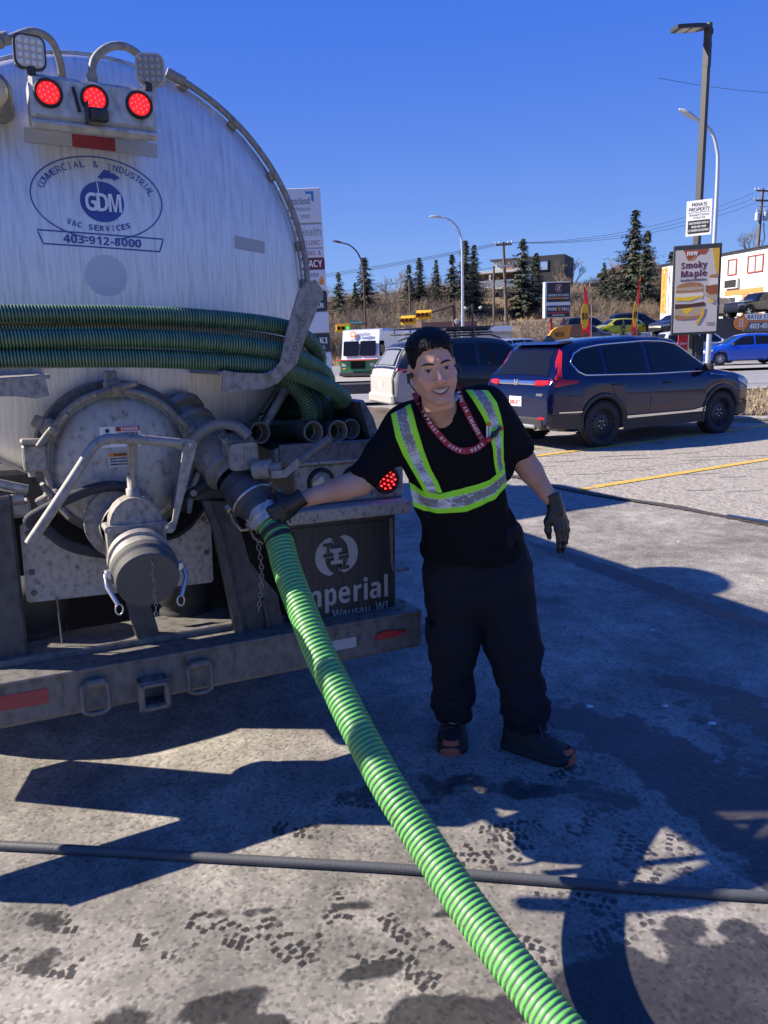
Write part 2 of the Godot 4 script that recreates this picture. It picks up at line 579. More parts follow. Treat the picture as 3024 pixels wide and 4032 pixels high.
func make_ground() -> void:
	# the land: one sheet from under the lot to the horizon, rising into the hill
	var s := S()
	var rows := []
	var cols := []
	var zs := [40.0, 0.0, -20.0, -40.0, -55.0]
	for k in 34:
		zs.append(-60.0 - k * 4.0)
	zs.append_array([-230.0, -320.0, -600.0, -1200.0])
	var nn := FastNoiseLite.new()
	nn.seed = 3
	nn.frequency = 0.06
	for z: float in zs:
		var row := PackedVector3Array()
		var cr := PackedColorArray()
		for k in 81:
			var x := (k - 40) * 3.0 if absf(k - 40) < 36 else (k - 40) * 18.0
			var y := -0.06 + lift(x, z) + (nn.get_noise_2d(x * 2, z * 2) * 0.7 * smoothstep(-68.0, -80.0, z))
			row.append(Vector3(x, y, z))
			var q := nn.get_noise_2d(x, z) * 0.5 + 0.5
			cr.append(Color(0.30, 0.225, 0.125).lerp(Color(0.19, 0.145, 0.095), q) if z < -62 else Color(0.13, 0.12, 0.105))
		rows.append(row)
		cols.append(cr)
	skin(s, rows, false, 0, cols)
	var gm := vc(0.95)
	gm.albedo_texture = noise_tex(0.03, 31, 512, [[0.0, L(0.55, 0.55, 0.55)], [0.5, L(0.85, 0.85, 0.85)], [1.0, L(1, 1, 1)]], 5)
	gm.uv1_triplanar = true
	gm.uv1_world_triplanar = true
	gm.uv1_scale = Vector3.ONE * 0.15
	struct(put("terrain", s, gm))
	# the far part of the slab, then the detailed near part as a sheet above it
	var slab := asphalt(L(0.275, 0.262, 0.24), 41)
	struct(flat("ground", P2([-40, -16, 14, -16, 30, -16, 30, 14, -40, 14]), -0.001, slab))
	s = S()
	var e := GS
	s.set_smooth_group(-1)
	var cs := [Vector2(0, 0), Vector2(1, 0), Vector2(1, 1), Vector2(0, 1)]
	for i: int in [0, 1, 2, 0, 2, 3]:
		s.set_uv(cs[i])
		s.add_vertex(Vector3(GX0 + cs[i].x * e, 0.009, GZ0 + cs[i].y * e))
	struct(put("ground", s, near_slab_material()))
	# older, paler parking lot beyond the joint
	var lot := asphalt(L(0.35, 0.32, 0.27), 51)
	struct(flat("parking_lot", P2([3.48, -6.55, 2.90, -7.5, 2.18, -8.5, 1.62, -9.62, 0.50, -11.1, -1.2, -13.6, -3.0, -16.6, -3.0, -22.5, 4.0, -22.5, 30, -12, 30, 3, 6.8, -0.6]), 0.012, lot))
	# the ragged dark joint
	s = S()
	var rr := RandomNumberGenerator.new()
	rr.seed = 5
	var jp := smooth_path(P3([6.8, 0, -0.6, 4.2, 0, -5.3, 3.48, 0, -6.55, 2.9, 0, -7.5, 2.18, 0, -8.5, 1.62, 0, -9.62, 0.5, 0, -11.1, -1.2, 0, -13.6]), 0.06)
	var a := PackedVector3Array()
	var b := PackedVector3Array()
	for i in jp.size():
		var t := (jp[mini(i + 1, jp.size() - 1)] - jp[maxi(i - 1, 0)]).normalized()
		var side := Vector3(-t.z, 0, t.x)
		var wv := 0.05 + 0.02 * sin(i * 0.21) + rr.randf_range(0, 0.02)
		a.append(jp[i] + side * wv + Vector3(0, 0.018, 0))
		b.append(jp[i] - side * (0.04 + rr.randf_range(0, 0.025)) + Vector3(0, 0.018, 0))
	skin(s, [b, a], false)
	struct(put("pavement_joint", s, grimy(mat(L(0.075, 0.066, 0.055), 0.75), M.dirt, Vector3(3, 3, 3), true)))
	# melt water standing in the joint
	s = S()
	prism(s, P2([3.30, -6.86, 3.20, -7.02, 3.25, -7.06, 3.52, -6.70, 3.98, -5.92, 4.3, -5.35, 4.22, -5.3, 3.85, -5.95, 3.47, -6.62]), Transform3D(Basis(Vector3.RIGHT, Vector3.BACK, Vector3.DOWN), Vector3(0, 0.024, 0)), 0.003)
	struct(put("water", s, mat(L(0.02, 0.022, 0.025), 0.05)))
	# cracks and dark flecks in the old asphalt
	s = S()
	for k in 150:
		var p := Vector2(rr.randf_range(1.5, 9.0), rr.randf_range(-12.5, -6.0))
		if p.x < 3.9 + (-p.y - 6.5) * -0.66 + 0.5:
			continue
		var ln := rr.randf_range(0.08, 0.35)
		var wd := rr.randf_range(0.008, 0.028)
		prism(s, P2([p.x - ln, p.y, p.x - ln * 0.3, p.y - wd, p.x + ln, p.y + wd * 0.3, p.x + ln * 0.2, p.y + wd]), Transform3D(Basis(Vector3.RIGHT, Vector3.BACK, Vector3.DOWN), Vector3(0, 0.0165, 0)), 0.003)
	for c: PackedVector3Array in [P3([3.0, 0, -9.9, 3.9, 0, -10.05, 4.6, 0, -10.4, 5.6, 0, -10.3, 6.6, 0, -10.8, 7.6, 0, -10.7]), P3([2.6, 0, -10.6, 3.4, 0, -11.0, 4.4, 0, -11.0, 5.1, 0, -11.5]), P3([5.0, 0, -9.0, 5.9, 0, -9.6, 6.6, 0, -9.5])]:
		var cp := smooth_path(c, 0.09)
		var l1 := PackedVector3Array()
		var l2 := PackedVector3Array()
		for v in cp:
			var jit := Vector3(rr.randf_range(-0.03, 0.03), 0.0175, rr.randf_range(-0.04, 0.04))
			l1.append(v + jit)
			l2.append(v + jit + Vector3(0.004, 0, rr.randf_range(0.01, 0.03)))
		skin(s, [l1, l2], false)
	struct(stuff(put("crack_marking", s, mat(L(0.16, 0.145, 0.125), 0.9))))
	# painted stall lines
	var paint := grimy(mat(L(0.66, 0.40, 0.06), 0.7), noise_tex(0.03, 61, 512, [[0.0, L(0.3, 0.35, 0.5)], [0.3, L(0.7, 0.75, 0.8)], [0.45, L(1, 1, 1)], [1.0, L(1, 1, 1)]], 5), Vector3.ONE * 0.8, true)
	for q: PackedVector2Array in [P2([2.46, -8.62, 8.6, -12.07, 8.55, -12.17, 2.41, -8.72]), P2([2.22, -8.50, 2.40, -8.58, 2.37, -8.66, 2.19, -8.58]), P2([1.55, -10.72, 7.6, -14.28, 7.55, -14.38, 1.50, -10.82])]:
		struct(flat("lane_marking", q, 0.020, paint))
	# kerb, dry verge, road and the far pavement
	var kerb := asphalt(L(0.36, 0.35, 0.33), 71)
	s = S()
	var kb := P3([5.9, 0.05, -15.2, 7.3, 0.05, -14.5, 9.5, 0.05, -13.1, 20, 0.05, -7.0])
	for i in kb.size() - 1:
		var m := (kb[i] + kb[i + 1]) / 2
		var dv := kb[i + 1] - kb[i]
		box(s, m, Vector3(dv.length() + 0.02, 0.16, 0.16), Basis(Vector3.UP, atan2(-dv.z, dv.x)), 0.02)
	struct(put("kerb", s, kerb))
	var verge := grimy(mat(L(0.25, 0.19, 0.115), 0.95), noise_tex(0.05, 81, 512, [[0.0, L(0.35, 0.33, 0.3)], [0.45, L(0.7, 0.68, 0.62)], [1.0, L(1.0, 0.97, 0.9)]], 6), Vector3.ONE * 0.5, true)
	struct(flat("verge", P2([5.9, -15.1, 7.3, -14.4, 9.5, -13.0, 20, -6.9, 45, -6.9, 45, -23.2, 3.0, -23.2]), 0.075, verge))
	s = S()
	var gr := RandomNumberGenerator.new()
	gr.seed = 15
	for k in 5200:
		var p := Vector3(gr.randf_range(6.5, 15), 0.07, gr.randf_range(-23, -12.5))
		if p.z > -15.0 + (p.x - 6.2) * 0.62 - 0.3:
			continue
		var h := gr.randf_range(0.04, 0.12)
		var an := gr.randf() * TAU
		var wv := Vector3(cos(an), 0, sin(an)) * 0.02
		s.set_color(Color(0.36, 0.27, 0.15).lerp(Color(0.2, 0.15, 0.09), gr.randf()))
		tri(s, p - wv, p + Vector3(gr.randf_range(-0.06, 0.06), h, gr.randf_range(-0.06, 0.06)), p + wv)
	stuff(tag(put("dry_grass", s, M.vc), "short dry straw coloured grass on the verge by the kerb", "grass"))
	var road := asphalt(L(0.27, 0.27, 0.272), 91)
	struct(flat("road", P2([-120, -23.2, 120, -23.2, 120, -34.8, -120, -34.8]), 0.006, road))
	for z: float in [-26.9, -30.8]:
		struct(flat("lane_marking", P2([-120, z, 120, z, 120, z - 0.13, -120, z - 0.13]), 0.014, M.offwhite))
	struct(flat("pavement", P2([-120, -34.8, 120, -34.8, 120, -40.5, -120, -40.5]), 0.13, kerb))
	struct(flat("pavement", P2([-120, -23.2, 120, -23.2, 120, -22.2, -120, -22.2]), 0.10, kerb))
	# the used car yard and street surface beyond
	struct(flat("yard", P2([-120, -40.5, 120, -40.5, 120, -66, -120, -66]), 0.05, asphalt(L(0.24, 0.235, 0.23), 95)))
	# earth bank with rubble left of the parked cars
	s = S()
	rows = []
	nn.frequency = 0.9
	for i in 26:
		var row := PackedVector3Array()
		for k in 22:
			var x := -3.4 + k * 0.19
			var z := -14.5 - i * 0.28
			var q := sin(PI * clampf(i / 25.0, 0, 1)) * sin(PI * clampf((k + 0.5) / 22.0, 0, 1))
			row.append(Vector3(x, -0.02 + 0.30 * q + 0.11 * nn.get_noise_2d(x * 2, z * 2) * sqrt(q) + gr.randf_range(0, 0.05) * q, z))
		rows.append(row)
	skin(s, rows, false, 0)
	struct(put("earth_bank", s, grimy(mat(L(0.20, 0.17, 0.14), 0.95), noise_tex(0.08, 83, 512, [[0.0, L(0.2, 0.18, 0.15)], [0.45, L(0.6, 0.55, 0.5)], [0.7, L(1.0, 0.97, 0.92)], [1.0, L(1.0, 1.0, 1.0)]], 5), Vector3.ONE * 1.3, true)))
	# a few pale pebbles lying on the slab
	var ps := [[0.93, -3.32, 0.014, "pale pebble nearest the worker's shoe, at the wet streak's edge"], [1.28, -3.30, 0.011, "pale pebble midway along the wet dark streak"], [1.42, -3.12, 0.014, "largest pale pebble, beyond the middle of the wet streak"], [1.55, -4.25, 0.009, "tiny pebble far out on the shaded slab below the hanging glove"], [2.45, -6.2, 0.010, "lone pebble near the sunlit edge of the long shadow"]]
	for p in ps:
		s = S()
		rows = []
		for i in 5:
			var ring := PackedVector3Array()
			for j in 7:
				var an := TAU * j / 7
				var rad: float = p[2] * sin(PI * (0.12 + 0.76 * i / 4.0)) * (1.0 + 0.25 * sin(j * 2.3 + p[0] * 9))
				ring.append(Vector3(cos(an) * rad * 1.4, p[2] * (0.9 - i * 0.45) * 0.6, sin(an) * rad))
			rows.append(ring)
		skin(s, rows, true, 0)
		fan(s, rows[0], false, 0)
		var o := put("pebble", s, M.offwhite)
		o.position = Vector3(p[0], 0.01, p[1])
		tag(o, p[3], "pebble", "pebbles on the asphalt")

# ------------------------------------------------------------------ the vacuum truck
const TC := Vector2(-0.02, 2.01) # tank centre in the truck's rear plane
var TX: Transform3D

func dish(x: float, y: float, off := 0.0) -> Vector3:
	var q := (Vector2(x, y) - TC).length() / 0.8
	return Vector3(x, y, -0.35 - 0.09 * q * q + off)

func dish_xf(x: float, y: float, turn := 0.0, off := 0.002) -> Transform3D:
	var g := (Vector2(x, y) - TC) * (2 * 0.09 / 0.64)
	var n := Vector3(g.x, g.y, 1).normalized()
	var b := Basis(Vector3.UP.cross(n).normalized(), n.cross(Vector3.UP.cross(n).normalized()), n)
	return Transform3D(b * Basis(Vector3.BACK, turn), dish(x, y, off))

# a flat strip laid on the tank head along a line of points
func dish_line(s: SurfaceTool, pts: PackedVector2Array, w: float, closed := false) -> void:
	var a := PackedVector3Array()
	var b := PackedVector3Array()
	var n := pts.size()
	for i in n + (1 if closed else 0):
		var p := pts[i % n]
		var t: Vector2
		if closed:
			t = (pts[(i + 1) % n] - pts[(i - 1 + n) % n]).normalized()
		else:
			t = (pts[mini(i + 1, n - 1)] - pts[maxi(i - 1, 0)]).normalized()
		var nn := Vector2(-t.y, t.x) * w * 0.5
		a.append(dish(p.x + nn.x, p.y + nn.y, 0.0025))
		b.append(dish(p.x - nn.x, p.y - nn.y, 0.0025))
	skin(s, [a, b], false, -1)

func dish_poly(s: SurfaceTool, pts: PackedVector2Array, off := 0.0025) -> void:
	s.set_smooth_group(-1)
	var idx := Geometry2D.triangulate_polygon(pts)
	for i in range(0, idx.size(), 3):
		var q := []
		for k in 3:
			q.append(dish(pts[idx[i + k]].x, pts[idx[i + k]].y, off))
		if (pts[idx[i + 1]] - pts[idx[i]]).cross(pts[idx[i + 2]] - pts[idx[i]]) > 0:
			tri(s, q[0], q[2], q[1])
		else:
			tri(s, q[0], q[1], q[2])

func densify(pts: PackedVector2Array, n: int, closed := true) -> PackedVector2Array:
	var o := PackedVector2Array()
	for i in (pts.size() if closed else pts.size() - 1):
		for k in n:
			o.append(pts[i].lerp(pts[(i + 1) % pts.size()], float(k) / n))
	if not closed:
		o.append(pts[-1])
	return o

func round_lamp(t: Node3D, called: String, at: Vector3, b: Basis, r: float, lens: Material, dots: Material, label: String) -> void:
	var s := S()
	var xf := Transform3D(b, at)
	lathe(s, [Vector2(r * 1.0, -0.02), Vector2(r, 0.008), Vector2(r * 0.93, 0.016), Vector2(r * 0.80, 0.016), Vector2(r * 0.76, 0.006)], xf, 28)
	var o := put(called, s, M.rubber, t, label)
	s = S()
	var prof := []
	for i in 6:
		prof.append(Vector2(r * 0.77 * cos(PI / 2 * i / 5.0), 0.006 + 0.010 * sin(PI / 2 * i / 5.0)))
	lathe(s, prof, xf, 28, false)
	put("lens", s, lens, o)
	if dots:
		s = S()
		for q in [[1, 0.0], [6, 0.34], [10, 0.60]]:
			for k: int in q[0]:
				var a: float = TAU * k / q[0] + q[1]
				lathe(s, [Vector2(r * 0.07, 0.0), Vector2(r * 0.06, 0.012), Vector2(0.0, 0.014)], xf * Transform3D(Basis.IDENTITY, Vector3(cos(a) * r * q[1], 0.012 - 0.008 * q[1], sin(a) * r * q[1])), 8, false)
		put("diode", s, dots, o)

func bolt(s: SurfaceTool, at: Vector3, b: Basis, r: float) -> void:
	lathe(s, [Vector2(r * 1.5, 0), Vector2(r * 1.5, r * 0.3), Vector2(r, r * 0.3), Vector2(r, r * 1.0), Vector2(0, r * 1.0)], Transform3D(b, at), 6)

func chain(s: SurfaceTool, path: PackedVector3Array, r: float) -> void:
	for i in path.size() - 1:
		var m := (path[i] + path[i + 1]) / 2
		var dv := path[i + 1] - path[i]
		var y := dv.normalized()
		var x := y.cross(Vector3.BACK if i % 2 else Vector3.RIGHT).normalized()
		var ring := PackedVector3Array()
		for k in 9:
			var a := TAU * k / 8
			ring.append(m + x * cos(a) * r * 1.9 + y * sin(a) * dv.length() * 0.62)
		tube(s, ring, r * 0.55, 5, false)

func corrugated(s: SurfaceTool, path: PackedVector3Array, r: float, pitch: float, sides: int, crest: Callable, groove: Color, depth := 0.09, per := 6, cut := 0.52) -> void:
	# helical ribs along a path: path must be baked finer than it matters
	var c := Curve3D.new()
	c.bake_interval = pitch / per
	for i in path.size():
		var t := (path[mini(i + 1, path.size() - 1)] - path[maxi(i - 1, 0)]) / 6.0
		c.add_point(path[i], -t, t)
	var ln := c.get_baked_length()
	var n := int(ln / (pitch / per))
	var pts := PackedVector3Array()
	for i in n + 1:
		pts.append(c.sample_baked(ln * i / n, true))
	var f := frames(pts)
	var rows := []
	var cols := []
	for i in n + 1:
		var ring := PackedVector3Array()
		var cr := PackedColorArray()
		for j in sides:
			var a := TAU * j / sides
			var ph := fposmod(float(i) / per + float(j) / sides, 1.0)
			var u := absf(ph - 0.5) * 2.0 # 1 at groove, 0 at crest
			var k := smoothstep(cut, cut + 0.24, u)
			ring.append(pts[i] + (f[i][0] * cos(a) + f[i][1] * sin(a)) * r * (1.0 - depth * k))
			cr.append((crest.call(i, j, u) as Color).lerp(groove, k))
		rows.append(ring)
		cols.append(cr)
	skin(s, rows, true, 0, cols)

func make_truck() -> void:
	var tb := Basis(Vector3.UP, deg_to_rad(26.2)) * Basis(Vector3.BACK, -0.028)
	TX = Transform3D(tb, Vector3(-0.872, -0.034, -2.70))
	var t := thing("vacuum_truck", "dirty aluminium vacuum tank truck seen from behind, parked on the asphalt", "truck", TX.origin, tb)
	var Z := along(Vector3.BACK)  # lathe axis pointing out of the rear
	var s := S()
	# tank shell with dished rear head
	var prof := []
	for i in 13:
		var r := 0.772 * i / 12.0
		prof.append(Vector2(r, -0.35 - 0.09 * pow(r / 0.8, 2)))
	prof.append_array([Vector2(0.790, -0.447), Vector2(0.798, -0.462), Vector2(0.80, -0.49), Vector2(0.80, -5.0), Vector2(0.72, -5.15), Vector2(0.0, -5.25)])
	lathe(s, prof, Transform3D(Z, Vector3(TC.x, TC.y, 0)), 96, false)
	var tank := put("tank", s, M.tank, t)
	s = S()
	var ring := PackedVector3Array()
	for i in 73:
		var a := TAU * i / 72
		ring.append(Vector3(TC.x + 0.806 * cos(a), TC.y + 0.806 * sin(a), -0.475))
	tube(s, ring, 0.010, 8, false)
	put("rim", s, M.alu, tank)
	# rim pipe with stand-off blocks
	s = S()
	var pp := PackedVector3Array()
	for i in 30:
		var a := deg_to_rad(71.0 - 73.0 * i / 29.0)
		pp.append(Vector3(TC.x + 0.817 * cos(a), TC.y + 0.817 * sin(a), -0.43))
	pp.append(Vector3(0.79, 1.93, -0.42))
	tube(s, pp, 0.0125, 10)
	for a: float in [66.0, 50.0, 33.0, 12.0, 1.0]:
		var q := Vector3(cos(deg_to_rad(a)), sin(deg_to_rad(a)), 0)
		box(s, Vector3(TC.x, TC.y, -0.445) + q * 0.806, Vector3(0.04, 0.026, 0.026), Basis(Vector3.BACK, deg_to_rad(a + 90)), 0.006)
	rod(s, pp[0], pp[2], 0.019, 10)
	put("pipe", s, M.cast, t)
	# round patch, marker tapes
	s = S()
	dish_poly(s, disc(40, 0.075, 0.075, Vector2(-0.04, 2.02)), 0.002)
	put("patch", s, mat(L(0.52, 0.52, 0.54), 0.5, 0.6), tank)
	s = S()
	dish_poly(s, densify(P2([0.472, 2.198, 0.603, 2.183, 0.600, 2.136, 0.470, 2.148]), 4))
	put("marker_tape", s, M.tape_grey, tank)
	for q in [[[-0.275, 2.522, -0.120, 2.520, -0.120, 2.470, -0.280, 2.470], M.tape_grey], [[-0.119, 2.521, 0.030, 2.519, 0.029, 2.467, -0.119, 2.469], M.faded_red], [[0.031, 2.519, 0.185, 2.513, 0.182, 2.462, 0.030, 2.467], M.tape_grey]]:
		s = S()
		dish_poly(s, densify(P2(q[0]), 4))
		put("marker_tape", s, q[1], tank)
	# the company mark: ellipse, arched words, disc with initials, small truck, telephone banner
	var lc := Vector2(-0.046, 2.295)
	s = S()
	var el := PackedVector2Array()
	for i in 81:
		var a := deg_to_rad(-78.0 + 336.0 * i / 80.0)
		el.append(lc + Vector2(0.230 * cos(a), 0.146 * sin(a)))
	dish_line(s, el, 0.0045)
	dish_line(s, densify(P2([-0.266, 2.172, 0.179, 2.163, 0.163, 2.116, -0.249, 2.125]), 6), 0.005, true)
	put("emblem_outline", s, M.blue_print, tank)
	var text := "COMMERCIAL & INDUSTRIAL"
	for i in text.length():
		if text[i] == " ":
			continue
		var a := deg_to_rad(164.0 - 148.0 * i / (text.length() - 1))
		var p := lc + Vector2(0.200 * cos(a), 0.120 * sin(a))
		var nrm := Vector2(cos(a) / 0.200, sin(a) / 0.120)
		words(tank, text[i], dish_xf(p.x, p.y, atan2(nrm.y, nrm.x) - PI / 2), 0.006 if text[i] == "I" else (0.021 if text[i] == "M" else 0.0165), 0.0225, M.blue_print, PLAIN, 0.002)
	text = "VAC SERVICES"
	for i in text.length():
		if text[i] == " ":
			continue
		var a := deg_to_rad(-124.0 + 64.0 * i / (text.length() - 1))
		var p := lc + Vector2(0.195 * cos(a), 0.106 * sin(a))
		var nrm := Vector2(cos(a) / 0.19, sin(a) / 0.104)
		words(tank, text[i], dish_xf(p.x, p.y, (atan2(nrm.y, nrm.x) + PI / 2) * 0.7), 0.004 if text[i] == "I" else 0.0145, 0.020, M.blue_print, BOLD, 0.002)
	words(tank, "403-912-8000", dish_xf(-0.043, 2.144, -0.02), 0.275, 0.029, M.blue_print, BOLD, 0.002)
	s = S()
	dish_poly(s, disc(40, 0.0775, 0.072, Vector2(-0.034, 2.283)))
	put("emblem_disc", s, M.blue_print, tank)
	for q in [["G", -0.074, 0.040], ["D", -0.034, 0.040], ["M", 0.010, 0.046]]:
		words(tank, q[0], dish_xf(q[1], 2.281, 0, 0.006), q[2], 0.064, M.pale_print, BOLD, 0.002)
	s = S()
	dish_poly(s, P2([-0.045, 2.368, -0.020, 2.398, 0.004, 2.396, 0.004, 2.388, 0.018, 2.388, 0.026, 2.380, 0.033, 2.378, 0.033, 2.368]), 0.003)
	for x: float in [-0.030, 0.016]:
		dish_poly(s, disc(12, 0.0045, 0.0045, Vector2(x, 2.366)), 0.0035)
	put("emblem_truck", s, M.blue_print, tank)
	s = S()
	dish_line(s, P2([-0.020, 2.400, -0.048, 2.366, -0.044, 2.312]), 0.004)
	put("emblem_hose", s, M.pale_print, tank)
	# lamp bar
	s = S()
	box(s, Vector3(-0.060, 2.563, -0.235), Vector3(0.405, 0.135, 0.17), Basis.IDENTITY, 0.012)
	box(s, Vector3(-0.060, 2.488, -0.17), Vector3(0.405, 0.03, 0.05), Basis(Vector3.RIGHT, 0.7), 0.006)
	var bar := put("lamp_bar", s, M.alu, t)
	for x: float in [-0.206, -0.062, 0.084]:
		round_lamp(t, "tail_lamp", Vector3(x, 2.572, -0.150), Z, 0.0455, M.red_lit, M.red_dot, "")
	s = S()
	for x: float in [-0.128, -0.127]:
		rod(s, Vector3(x, 2.60, -0.146), Vector3(x + 0.014, 2.525, -0.140), 0.005, 6)
	put("bracket", s, M.rubber, bar)
	s = S()
	box(s, Vector3(-0.058, 2.516, -0.12), Vector3(0.064, 0.045, 0.05), Basis(Vector3.RIGHT, 0.2), 0.008)
	box(s, Vector3(-0.092, 2.522, -0.125), Vector3(0.008, 0.06, 0.06), Basis.IDENTITY, 0.002)
	lathe(s, [Vector2(0.012, 0), Vector2(0.012, 0.006), Vector2(0.0, 0.008)], Transform3D(Z, Vector3(-0.056, 2.514, -0.097)), 12)
	put("rear_camera", s, M.black_plastic, t)
	# two square work lamps
	for q in [[-0.250, 2.690, 0.05, false], [0.128, 2.692, -0.34, true]]:
		var b := Basis(Vector3.UP, q[2]) * Basis(Vector3.RIGHT, 0.12)
		var xf := Transform3D(b * Basis.from_scale(Vector3.ONE * 0.76), Vector3(q[0], q[1], -0.15))
		s = S()
		prism(s, rrect(0.128, 0.134, 0.034, 5), xf, 0.035)
		for k in 5:
			prism(s, rrect(0.118 - k * 0.006, 0.012, 0.004, 2, Vector2(0, (k - 2) * 0.024)), xf * at3(0, 0, -0.035), 0.03)
		box(s, xf * Vector3(0, -0.078, -0.02), Vector3(0.024, 0.045, 0.016), b, 0.003)
		var wl := put("work_lamp", s, M.alu if q[3] else M.black_plastic, t, "square diode work lamp with a pale grey housing" if q[3] else "square diode work lamp with a black bezel and pale lens")
		s = S()
		prism(s, rrect(0.112, 0.118, 0.028, 5), xf * at3(0, 0, 0.005), 0.004)
		put("lens", s, mat(L(0.22, 0.22, 0.21), 0.3) if q[3] else mat(L(0.42, 0.42, 0.40), 0.25), wl)
		for iy in 4:
			for ix in 4:
				s = S()
				lathe(s, [Vector2(0.0115, 0.0), Vector2(0.0115, 0.003), Vector2(0.006, 0.002), Vector2(0.0, 0.004)], xf * Transform3D(Z, Vector3((ix - 1.5) * 0.026, (iy - 1.5) * 0.027, 0.0055)), 10, false)
				put("diode", s, mat(L(0.30, 0.30, 0.29), 0.2) if q[3] else mat(L(0.62, 0.62, 0.60), 0.15), wl)
	s = S()
	box(s, Vector3(-0.250, 2.637, -0.17), Vector3(0.026, 0.03, 0.04), Basis.IDENTITY, 0.004)
	put("lamp_bracket", s, M.black_plastic, t)
	s = S()
	box(s, Vector3(0.120, 2.637, -0.17), Vector3(0.026, 0.03, 0.04), Basis.IDENTITY, 0.004)
	put("lamp_bracket", s, M.black_plastic, t)
	# conduit hoops on top
	s = S()
	tube(s, smooth_path(P3([-0.057, 2.62, -0.21, -0.057, 2.665, -0.20, -0.044, 2.715, -0.20, 0.0, 2.756, -0.20, 0.055, 2.776, -0.22, 0.11, 2.772, -0.26, 0.15, 2.75, -0.33, 0.16, 2.72, -0.40]), 0.02), 0.0135, 10)
	lathe(s, [Vector2(0.019, -0.02), Vector2(0.019, 0.02)], at3(-0.057, 2.645, -0.203), 10)
	put("conduit", s, M.cast, t)
	s = S()
	tube(s, smooth_path(P3([-0.55, 2.66, -0.25, -0.43, 2.72, -0.27, -0.323, 2.752, -0.29, -0.285, 2.778, -0.30, -0.22, 2.805, -0.30, -0.165, 2.79, -0.32, -0.14, 2.74, -0.36, -0.13, 2.70, -0.42]), 0.02), 0.013, 10)
	for x: float in [-0.335, -0.312]:
		lathe(s, [Vector2(0.022, -0.01), Vector2(0.022, 0.01)], Transform3D(along(Vector3(1, 0.4, 0)), Vector3(x, 2.752 + (x + 0.335) * 0.6, -0.29)), 8)
	put("conduit", s, M.cast, t)
	# amber lamp at the left
	s = S()
	lathe(s, [Vector2(0.05, -0.2), Vector2(0.062, -0.03), Vector2(0.066, 0.0), Vector2(0.056, 0.012)], Transform3D(along(Vector3(-0.15, 0, 1)), Vector3(-0.375, 2.575, -0.22)), 20)
	var bl := put("beacon_lamp", s, M.cast, t)
	s = S()
	lathe(s, [Vector2(0.055, 0.01), Vector2(0.045, 0.03), Vector2(0.0, 0.042)], Transform3D(along(Vector3(-0.15, 0, 1)), Vector3(-0.375, 2.575, -0.22)), 20, false)
	put("lens", s, mat(L(0.6, 0.5, 0.3), 0.2), bl)
	# hose hooks: a shelf out of the tank and a bent arm rising from it
	for sd: float in [1.0, -1.0]:
		var fx := func(x: float) -> float: return x if sd > 0 else -0.04 - x
		s = S()
		var sh := [0.262, 1.600, 0.30, 1.592, 0.36, 1.601, 0.42, 1.603, 0.47, 1.622, 0.52, 1.668, 0.55, 1.70, 0.52, 1.70, 0.44, 1.655, 0.36, 1.652, 0.27, 1.672]
		var pl := PackedVector2Array()
		for i in range(0, sh.size(), 2):
			pl.append(Vector2(fx.call(sh[i]), sh[i + 1]))
		prism(s, pl, at3(0, 0, 0.088), 0.012)
		box(s, Vector3(fx.call(0.355), 1.655, -0.17), Vector3(0.20, 0.012, 0.52), Basis(Vector3.BACK, -0.05 * sd), 0.002)
		box(s, Vector3(fx.call(0.47), 1.672, -0.12), Vector3(0.13, 0.012, 0.42), Basis(Vector3.BACK, 0.45 * sd), 0.002)
		sh = [0.437, 1.652, 0.462, 1.632, 0.540, 1.690, 0.575, 1.780, 0.632, 1.900, 0.652, 1.930, 0.648, 1.957, 0.620, 1.988, 0.592, 1.982, 0.555, 1.945, 0.505, 1.800, 0.478, 1.700]
		pl = PackedVector2Array()
		for i in range(0, sh.size(), 2):
			pl.append(Vector2(fx.call(sh[i]), sh[i + 1]))
		prism(s, pl, at3(0, 0, 0.102), 0.012)
		# side flange and weld bead
		prism(s, PackedVector2Array([Vector2(0.0, 0.0), Vector2(0.10, 0.0), Vector2(0.085, 0.16), Vector2(0.04, 0.22), Vector2(0.0, 0.25)]), Transform3D(Basis(Vector3(0, 0, -1), Vector3(0.32 * sd, 1, 0).normalized(), Vector3(1, -0.32 * sd, 0).normalized()), Vector3(fx.call(0.515), 1.675, 0.095)), 0.012)
		for k in 16:
			box(s, Vector3(fx.call(0.512 + 0.0052 * k), 1.69 + k * 0.0145, 0.105), Vector3(0.014, 0.014, 0.010), Basis(Vector3.BACK, 0.5), 0.004)
		put("hose_hook", s, M.cast, t)
		s = S()
		for k in 18:
			var a := PI * (0.0 + k / 17.0)
			box(s, Vector3(fx.call(0.258 - 0.02 * sin(a)), 1.60 + 0.13 * (0.5 - k / 17.0), -0.405), Vector3(0.012, 0.012, 0.012), Basis(Vector3.BACK, k * 0.9), 0.003)
		prism(s, PackedVector2Array([Vector2(fx.call(0.232), 1.69), Vector2(fx.call(0.235), 1.58), Vector2(fx.call(0.26), 1.548), Vector2(fx.call(0.31), 1.556), Vector2(fx.call(0.315), 1.66)]), at3(0, 0, -0.40), 0.02)
		put("hook_bracket", s, M.alu, t)
	make_hatch(t, Z)
	make_valve(t, Z)
	make_outlet(t, Z)
	make_rear_frame(t, Z)
	make_truck_front(t, Z)

